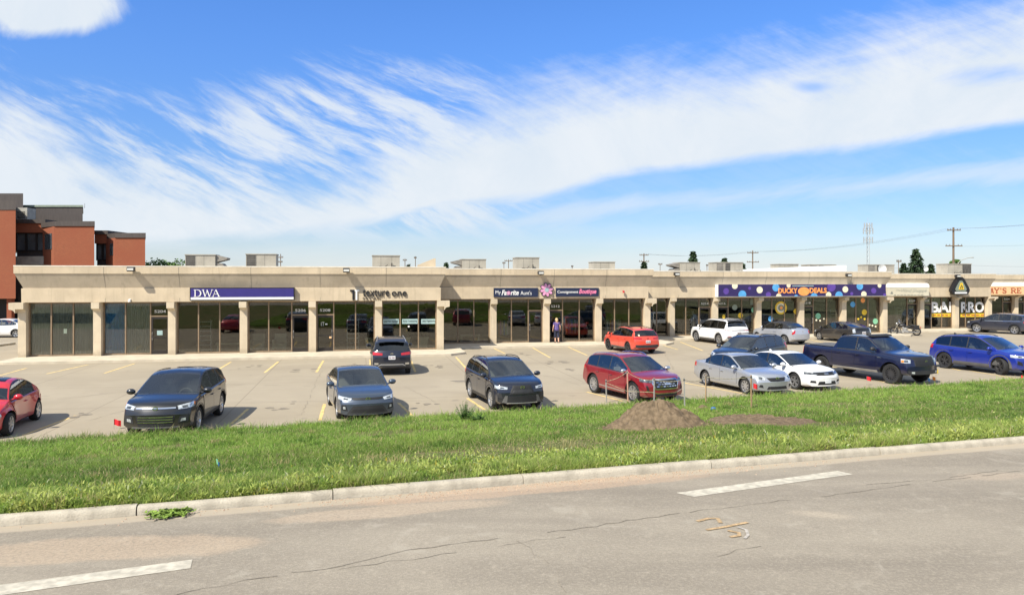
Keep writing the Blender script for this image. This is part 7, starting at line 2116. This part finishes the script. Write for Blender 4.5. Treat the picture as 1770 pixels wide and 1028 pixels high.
def broadleaf(px, pyt, Y, rx, label, seed):
    rr = random.Random(seed); X = (px - 885) * Y / FOC; H = CAM_H - (pyt - HOR) * Y / FOC
    r = empty('broadleaf_tree', (X, Y, 0), 0, label, 'tree')
    t = MB(); t.tube([(0, 0, 0), (.05, 0, H * .4), (.0, .1, H * .75)], [.22, .16, .06], 8)
    for k in range(7):
        a = rr.uniform(0, 6.28); t.tube([(0, 0, H * .35), (rx * .5 * math.cos(a), rx * .5 * math.sin(a), H * .7)], [.1, .03], 6)
    t.build('trunk', M['bark'], r)
    cl = [(rr.uniform(-.8, .8) * rx, rr.uniform(-.7, .7) * rx, H * rr.uniform(.55, .86), rx * rr.uniform(.25, .42)) for _ in range(26)]
    c = MB()
    for (x, y, z, q) in cl:
        for k in range(150):
            v = Vector((rr.gauss(0, 1), rr.gauss(0, 1), rr.gauss(0, 1))).normalized() * q * rr.uniform(.6, 1.05); p = Vector((x, y, min(z, H - q * .9))) + v
            a = Vector((rr.uniform(-1, 1), rr.uniform(-1, 1), rr.uniform(-.6, .6))).normalized() * .13; b = a.orthogonal().normalized() * .10
            c.add([p - a, p + b, p + a, p - b], [(0, 1, 2, 3)])
    c.build('crown', M['leaves'], r, recalc=False)
broadleaf(278, 444.5, 95, 2.6, 'green broadleaf tree between the brick block and the first roof unit', 3)
broadleaf(1653, 436, 116, .75, 'small brownish treetop beside the tall wooden pole', 4)

# ---------------------------------------------------------------- poles, mast and wires
POLE = {}
def pole(px, pyt, Y, arms, label, r0=.16, lamp=False, key=None):
    X = (px - 885) * Y / FOC; H = CAM_H - (pyt - HOR) * Y / FOC
    r = empty('utility_pole', (X, Y, 0), 0, label, 'utility pole', 'utility poles behind the strip')
    m = MB(); m.tube([(0, 0, 0), (0, 0, H)], [r0, r0 * .7], 8); m.build('pole', M['pole_wood'], r)
    tips = []
    for (py, w) in arms:
        z = CAM_H - (py - HOR) * Y / FOC; a = MB(); a.box(-w, w, -.2, -.08, z - .07, z + .07); ar = a.build('crossarm', M['pole_wood'], r)
        
        for x in (-w * .92, -w * .5, w * .5, w * .92):
            i = MB(); i.tube([(x, -.14, z + .07), (x, -.14, z + .26)], [.06, .035], 6); i.build('insulator', M['grey_plastic'], ar)
        tips.append([Vector((X + x, Y - .14, z + .26)) for x in (-w * .92, 0, w * .92)])
    POLE[key or px] = tips
pole(1648, 393, 112, [(398, 1.0), (425, 1.25)], 'tall wooden utility pole with two crossarms at the right', .19, key='A')
pole(1301, 433, 150, [(437, 1.1), (453, 1.2)], 'distant wooden pole with two crossarms left of the white raised roof', .16, key='B')
pole(1113, 438, 150, [(441, .9), (452, 1.0)], 'distant wooden pole above the small spruce', .15, key='C')
pole(1553, 449, 110, [(452, .35)], 'short thin pole left of the large spruce', .07)
pole(485, 439, 140, [(445, .5), (453, .4)], 'thin pole with short arms beside the second roof unit', .1)
pole(700, 447, 150, [(450, .4)], 'thin distant pole left of the middle roof unit pair', .1)
pole(718, 443, 150, [(446, .25)], 'thin lone distant post left of the roof upstand', .09)
pole(879, 448, 150, [(451, .8)], 'small distant pole just left of the tall roof unit', .1)
pole(871, 452, 150, [(455, .3)], 'shortest distant post left of the tall roof unit', .08)
pole(1141, 455, 150, [(457, .4)], 'far thin light post right of the small spruce', .08)
pole(1222, 457, 150, [(459, .2)], 'far thin post between two roof units', .08)
pole(989, 459, 150, [(461, .2)], 'far thin post left of the low plain roof unit', .08)
def wires():
    A = POLE['A']; B = POLE['B']; C = POLE['C']
    def span(p, q, sag, n=16): return [p.lerp(q, i / n) - Vector((0, 0, sag * 4 * (i / n) * (1 - i / n))) for i in range(n + 1)]
    def wire(p, q, sag, lab):
        m = MB(); m.tube(span(p, q, sag), .009, 4, cap=False); tag(m.build('power_line', M['grey_plastic'], recalc=False), lab, 'power line', 'power lines between the poles')
    far = Vector((85, 100, 13.8))
    for k in range(3):
        wire(A[0][k], B[0][k], .9, 'high power lines running from the tall pole to the distant pole')
        wire(A[0][k], far + Vector((0, 0, .3 * k)), .6, 'high power lines running from the tall pole off the right edge')
        wire(B[0][k], C[0][k], .6, 'power lines between the two distant crossarm poles')
    for z, s in ((10.3, .3), (6.8, .4), (5.6, .3)):
        wire(Vector((A[1][1].x, A[1][1].y, min(z, 9.5))), Vector((88, 105, z)), s, 'low cables running from the tall pole off the right edge')
    wire(Vector((A[1][1].x, A[1][1].y, 6.8)), Vector((55, 118, 6.5)), .3, 'low cable running from the tall pole to the large spruce')
wires()
def street_arm():
    Y = 112; X = (1655 - 885) * Y / FOC; r = empty('street_light', (X, Y, 0), 0, 'slim curved street light arm right of the tall pole', 'street light')
    z0 = CAM_H + (HOR - 456) * Y / FOC; z1 = CAM_H + (HOR - 445) * Y / FOC
    m = MB(); m.tube([(0, 0, 0), (0, 0, z0), (.5, 0, z0 + .5), (1.4, 0, z1 - .1), (2.0, 0, z1)], .05, 6); m.build('arm', M['galv'], r)
    m = MB(); m.ball((2.2, 0, z1), (.3, .12, .07), 10, 6); m.build('lamp_head', M['galv'], r)
street_arm()
def mast():
    Y = 200; X = (1500 - 885) * Y / FOC; H = CAM_H + (HOR - 386) * Y / FOC
    r = empty('radio_mast', (X, Y, 0), 0, 'grey lattice radio mast above the roof left of the dish', 'mast')
    m = MB(); w0, w1 = .52, .30; cs = [(math.cos(a), math.sin(a)) for a in (R(90), R(210), R(330))]; n = 16
    M['mast_grey'] = mat('mast_grey', (0.40, 0.42, 0.44), .6, .2)
    lv = [[Vector((c[0] * (w0 + (w1 - w0) * i / n), c[1] * (w0 + (w1 - w0) * i / n), H * i / n)) for c in cs] for i in range(n + 1)]
    for k in range(3): m.tube([lv[i][k] for i in range(n + 1)], .07, 5)
    for i in range(n):
        for k in range(3):
            m.tube([lv[i][k], lv[i + 1][(k + 1) % 3]], .035, 4); m.tube([lv[i][k], lv[i][(k + 1) % 3]], .03, 4)
    m.build('lattice', M['mast_grey'], r, recalc=False)
    for z, w in ((.97, 1.0), (.90, 1.25), (.78, 1.15)):
        a = MB(); zz = H * z; a.box(-w, w, -.06, .06, zz - .06, zz + .06)
        for x in (-w, -w * .4, w * .4, w): a.box(x - .12, x + .12, -.3, -.1, zz - .9, zz + .7)
        a.build('antenna_panel', M['mast_grey'], r)
    m = MB(); m.tube([(0, 0, H), (0, 0, H + 1.5)], .04, 5); m.build('whip', M['mast_grey'], r)
    m = MB(); m.ball((.7, -.3, H * .37), .55, 10, 7); m.build('drum', M['membrane'], r, smooth=60)
mast()
# ---------------------------------------------------------------- sky, sun, camera
SUN_EL = R(47)
nf = Vector((DV.x, DV.y, 0)) * -1
sh = nf * math.cos(R(52)) - DU * math.sin(R(52)); sh.normalize()
sv = Vector((sh.x * math.cos(SUN_EL), sh.y * math.cos(SUN_EL), math.sin(SUN_EL)))
sun = bpy.data.lights.new('sun', 'SUN'); sun.energy = 4.5; sun.angle = R(0.53); sun.color = (1.0, 0.935, 0.80)
so = bpy.data.objects.new('sun', sun); COL.objects.link(so)
so.rotation_euler = (-sv).to_track_quat('-Z', 'Y').to_euler(); so.location = (-20, -20, 40)

w = bpy.data.worlds.new('World'); SC.world = w; w.use_nodes = True
nt = w.node_tree; bg = nt.nodes['Background']; bg.inputs['Strength'].default_value = 0.12
sky = nt.nodes.new('ShaderNodeTexSky'); sky.sky_type = 'NISHITA'; sky.sun_disc = False
sky.sun_elevation = SUN_EL; sky.sun_rotation = math.atan2(sv.x, sv.y)
sky.altitude = 700; sky.air_density = 1.0; sky.dust_density = 0.5; sky.ozone_density = 2.5
tc = nt.nodes.new('ShaderNodeTexCoord'); gen = tc.outputs['Generated']
sp = nt.nodes.new('ShaderNodeSeparateXYZ'); lk(nt, gen, sp.inputs[0])
X, Y, Z = sp.outputs
yc = mth(nt, 'MAXIMUM', Y, 0.08)
a = mth(nt, 'DIVIDE', X, yc); b = mth(nt, 'DIVIDE', Z, yc)
# a = tan(azimuth), b = tan(elevation) about the +Y direction; U,V run 0..1 across the north-facing quarter of the sky
U = mth(nt, 'ADD', mth(nt, 'MULTIPLY', a, 0.7345), 0.5)
V = mth(nt, 'SUBTRACT', 0.4718, mth(nt, 'MULTIPLY', b, 1.2646))
cv = nt.nodes.new('ShaderNodeCombineXYZ'); lk(nt, mth(nt, 'MULTIPLY', U, 1.72), cv.inputs[0]); lk(nt, V, cv.inputs[1])
P0 = cv.outputs[0]
def warp(vec, amt, sc):
    n = nt.nodes.new('ShaderNodeTexNoise'); n.inputs['Scale'].default_value = sc; n.inputs['Detail'].default_value = 3; lk(nt, vec, n.inputs['Vector'])
    s = nt.nodes.new('ShaderNodeVectorMath'); s.operation = 'SUBTRACT'; lk(nt, n.outputs['Color'], s.inputs[0]); s.inputs[1].default_value = (.5, .5, .5)
    m = nt.nodes.new('ShaderNodeVectorMath'); m.operation = 'SCALE'; lk(nt, s.outputs[0], m.inputs[0]); m.inputs['Scale'].default_value = amt
    d = nt.nodes.new('ShaderNodeVectorMath'); d.operation = 'ADD'; lk(nt, vec, d.inputs[0]); lk(nt, m.outputs[0], d.inputs[1])
    return d.outputs[0]
PW = warp(P0, 0.055, 3.0)
def curve(pts):
    n = nt.nodes.new('ShaderNodeFloatCurve'); c = n.mapping.curves[0]
    c.points[0].location = pts[0]; c.points[1].location = pts[-1]
    for p in pts[1:-1]: c.points.new(*p)
    n.mapping.use_clip = False; n.mapping.update()
    lk(nt, U, n.inputs['Value']); return n.outputs[0]
# wisps: streaks combed down to the right on the left half, up to the right on the right half
stL = noise_tex(nt, mapping(nt, mapping(nt, PW, rot=(0, 0, R(-27))), (1.5, 8.0, 1)), 2.2, 12, 0.64, 0.25)
stR = noise_tex(nt, mapping(nt, mapping(nt, PW, rot=(0, 0, R(13))), (1.3, 7.0, 1)), 2.0, 12, 0.62, 0.25)
fib = noise_tex(nt, mapping(nt, mapping(nt, PW, rot=(0, 0, R(-25))), (2.4, 15.0, 1)), 3.0, 12, 0.68, 0.3)
puf = noise_tex(nt, PW, 5.5, 12, 0.64, 0.5)
side = ramp(nt, U, 0.40, 0.62)
st = mth(nt, 'ADD', mth(nt, 'MULTIPLY', stL, mth(nt, 'SUBTRACT', 1.0, side)), mth(nt, 'MULTIPLY', stR, side))
st0 = mth(nt, 'SUBTRACT', st, 0.5); pf0 = mth(nt, 'SUBTRACT', puf, 0.5); fb0 = mth(nt, 'SUBTRACT', fib, 0.5)
T = curve([(-.6, .12), (0, .165), (.06, .20), (.113, .265), (.17, .315), (.28, .310), (.34, .280), (.40, .235), (.45, .195), (.51, .165), (.62, .137), (.73, .112), (.85, .070), (1, .005), (1.6, -.2)])
Bc = curve([(-.6, .47), (0, .43), (.22, .415), (.34, .395), (.45, .365), (.54, .342), (.60, .308), (.68, .293), (.79, .270), (.9, .245), (1, .222), (1.6, .1)])
dT = mth(nt, 'ADD', mth(nt, 'SUBTRACT', V, T), mth(nt, 'ADD', mth(nt, 'MULTIPLY', st0, mth(nt, 'SUBTRACT', 0.33, mth(nt, 'MULTIPLY', side, 0.21))), mth(nt, 'ADD', mth(nt, 'MULTIPLY', pf0, 0.10), mth(nt, 'MULTIPLY', fb0, 0.08))))
dB = mth(nt, 'ADD', mth(nt, 'SUBTRACT', Bc, V), mth(nt, 'ADD', mth(nt, 'MULTIPLY', mth(nt, 'SUBTRACT', stR, 0.5), 0.05), mth(nt, 'MULTIPLY', pf0, 0.015)))
band = mth(nt, 'MULTIPLY', ramp(nt, dT, -0.060, 0.080), ramp(nt, dB, 0.0, 0.030))
# thinner veil above the band at left
Tp = curve([(-.6, .1), (0, .13), (.11, .155), (.2, .155), (.26, .125), (.32, .105), (.38, .10), (.44, .105), (.5, .125), (.56, .12), (.7, .10), (.85, .04), (1, -.02), (1.6, -.2)])
dP = mth(nt, 'ADD', mth(nt, 'SUBTRACT', V, Tp), mth(nt, 'MULTIPLY', fb0, 0.16))
veil = mth(nt, 'MULTIPLY', mth(nt, 'MULTIPLY', ramp(nt, dP, -0.02, 0.09), ramp(nt, mth(nt, 'SUBTRACT', 0.42, V), 0.0, 0.05)), ramp(nt, mth(nt, 'ADD', st, mth(nt, 'MULTIPLY', fb0, 0.6)), 0.36, 0.64))
veil = mth(nt, 'MULTIPLY', veil, mth(nt, 'ADD', 0.12, mth(nt, 'MULTIPLY', ramp(nt, U, 0.60, 0.44), 0.78)))
# second streak under the main band
C2 = curve([(-.6, .5), (0, .46), (.42, .40), (.52, .368), (.60, .348), (.70, .335), (.84, .312), (1, .285), (1.6, .2)])
d2 = mth(nt, 'ADD', mth(nt, 'ABSOLUTE', mth(nt, 'SUBTRACT', V, C2)), mth(nt, 'MULTIPLY', mth(nt, 'SUBTRACT', stR, 0.5), -0.09))
low = mth(nt, 'MULTIPLY', ramp(nt, d2, 0.030, -0.004), mth(nt, 'MULTIPLY', ramp(nt, U, 0.3, 0.5), 0.55))
# milky horizon with faint layers
hz = mth(nt, 'MULTIPLY', ramp(nt, mth(nt, 'ADD', V, mth(nt, 'MULTIPLY', mth(nt, 'SUBTRACT', noise_tex(nt, mapping(nt, PW, (1.0, 14.0, 1), (0, 0, R(4))), 1.6, 7), 0.5), 0.10)), 0.365, 0.475), 0.68)
# small bright cloud up at the left
def ell(cx, cy, rx, ry):
    q = mapping(nt, warp(P0, 0.05, 6.0), (1 / rx, 1 / ry, 1), (0, 0, 0), (-cx / rx, -cy / ry, 0))
    ln = nt.nodes.new('ShaderNodeVectorMath'); ln.operation = 'LENGTH'; lk(nt, q, ln.inputs[0]); return ln.outputs['Value']
pl = mth(nt, 'SUBTRACT', 1.0, ell(0.075, 0.012, 0.165, 0.066))
puffc = ramp(nt, mth(nt, 'ADD', pl, mth(nt, 'MULTIPLY', pf0, 0.9)), 0.02, 0.38)
# blue holes in the band at the right
h1 = ramp(nt, mth(nt, 'ADD', mth(nt, 'SUBTRACT', 1.0, ell(1.37, 0.142, 0.055, 0.016)), mth(nt, 'MULTIPLY', pf0, 1.2)), 0.1, 0.9)
h2 = ramp(nt, mth(nt, 'ADD', mth(nt, 'SUBTRACT', 1.0, ell(1.68, 0.125, 0.14, 0.03)), mth(nt, 'MULTIPLY', st0, 2.2)), 0.1, 1.0)
band = mth(nt, 'MULTIPLY', band, mth(nt, 'SUBTRACT', 1.0, mth(nt, 'MULTIPLY', mth(nt, 'MAXIMUM', h1, h2), 0.6)))
dens = mth(nt, 'MAXIMUM', mth(nt, 'MAXIMUM', band, veil), mth(nt, 'MAXIMUM', low, puffc))
dens = mth(nt, 'SUBTRACT', 1.0, mth(nt, 'MULTIPLY', mth(nt, 'SUBTRACT', 1.0, dens), mth(nt, 'SUBTRACT', 1.0, hz)))
# elsewhere in the sky: scattered unseen cloud, thickened to pale reflections and soften light
gz = mth(nt, 'MAXIMUM', Z, 0.06); gx = mth(nt, 'DIVIDE', X, gz); gy = mth(nt, 'DIVIDE', Y, gz)
gc = nt.nodes.new('ShaderNodeCombineXYZ'); lk(nt, gx, gc.inputs[0]); lk(nt, gy, gc.inputs[1])
oth = mth(nt, 'MULTIPLY', ramp(nt, noise_tex(nt, mapping(nt, gc.outputs[0], (1, 2.2, 1)), 0.7, 8, 0.62, 0.5), 0.34, 0.60), 0.88)
oth = mth(nt, 'MAXIMUM', oth, mth(nt, 'MULTIPLY', ramp(nt, Z, 0.42, 0.70), 0.42))     # unseen veil added overhead to pale the windscreen reflections
fr = mth(nt, 'MULTIPLY', ramp(nt, Y, 0.10, 0.35), ramp(nt, Z, 0.80, 0.50))
dens = mth(nt, 'ADD', mth(nt, 'MULTIPLY', dens, fr), mth(nt, 'MULTIPLY', oth, mth(nt, 'SUBTRACT', 1.0, fr)))
dens = mth(nt, 'MULTIPLY', dens, 0.97)
shade = mixc(nt, ramp(nt, puf, 0.3, 0.7), (3.9, 4.3, 4.7), (4.35, 4.6, 4.85))
hs = nt.nodes.new('ShaderNodeHueSaturation'); hs.inputs['Saturation'].default_value = 1.2; hs.inputs['Value'].default_value = 0.82
lk(nt, sky.outputs[0], hs.inputs['Color'])
# deeper, cooler blue than the model gives, thinning towards the horizon
el = ramp(nt, Z, 0.0, 0.36)
tintc = mixc(nt, el, (0.63, 0.655, 0.775), (0.92, 1.05, 1.36))
tintc = mixc(nt, ramp(nt, Z, 0.42, 0.85), tintc, (1.05, 1.02, 1.02))
blue = mixc(nt, 1.0, hs.outputs[0], tintc, 'MULTIPLY')
cl = mixc(nt, dens, blue, shade)
lk(nt, cl, bg.inputs['Color'])

cam = bpy.data.cameras.new('camera'); cam.sensor_width = 36.0; cam.lens = 36.0 * FOC / 1770.0
cam.shift_y = -(514.0 - HOR) / 1770.0; cam.clip_start = 0.1; cam.clip_end = 4000
co = bpy.data.objects.new('camera', cam); COL.objects.link(co); co.location = (0, 0, CAM_H); co.rotation_euler = (R(90), 0, 0)
SC.camera = co
SC.view_settings.view_transform = 'Standard'; SC.view_settings.look = 'None'; SC.view_settings.gamma = 1.0
SC.view_settings.exposure = 0.7
SC.render.engine = 'CYCLES'
SC.cycles.max_bounces = 8; SC.cycles.transparent_max_bounces = 12
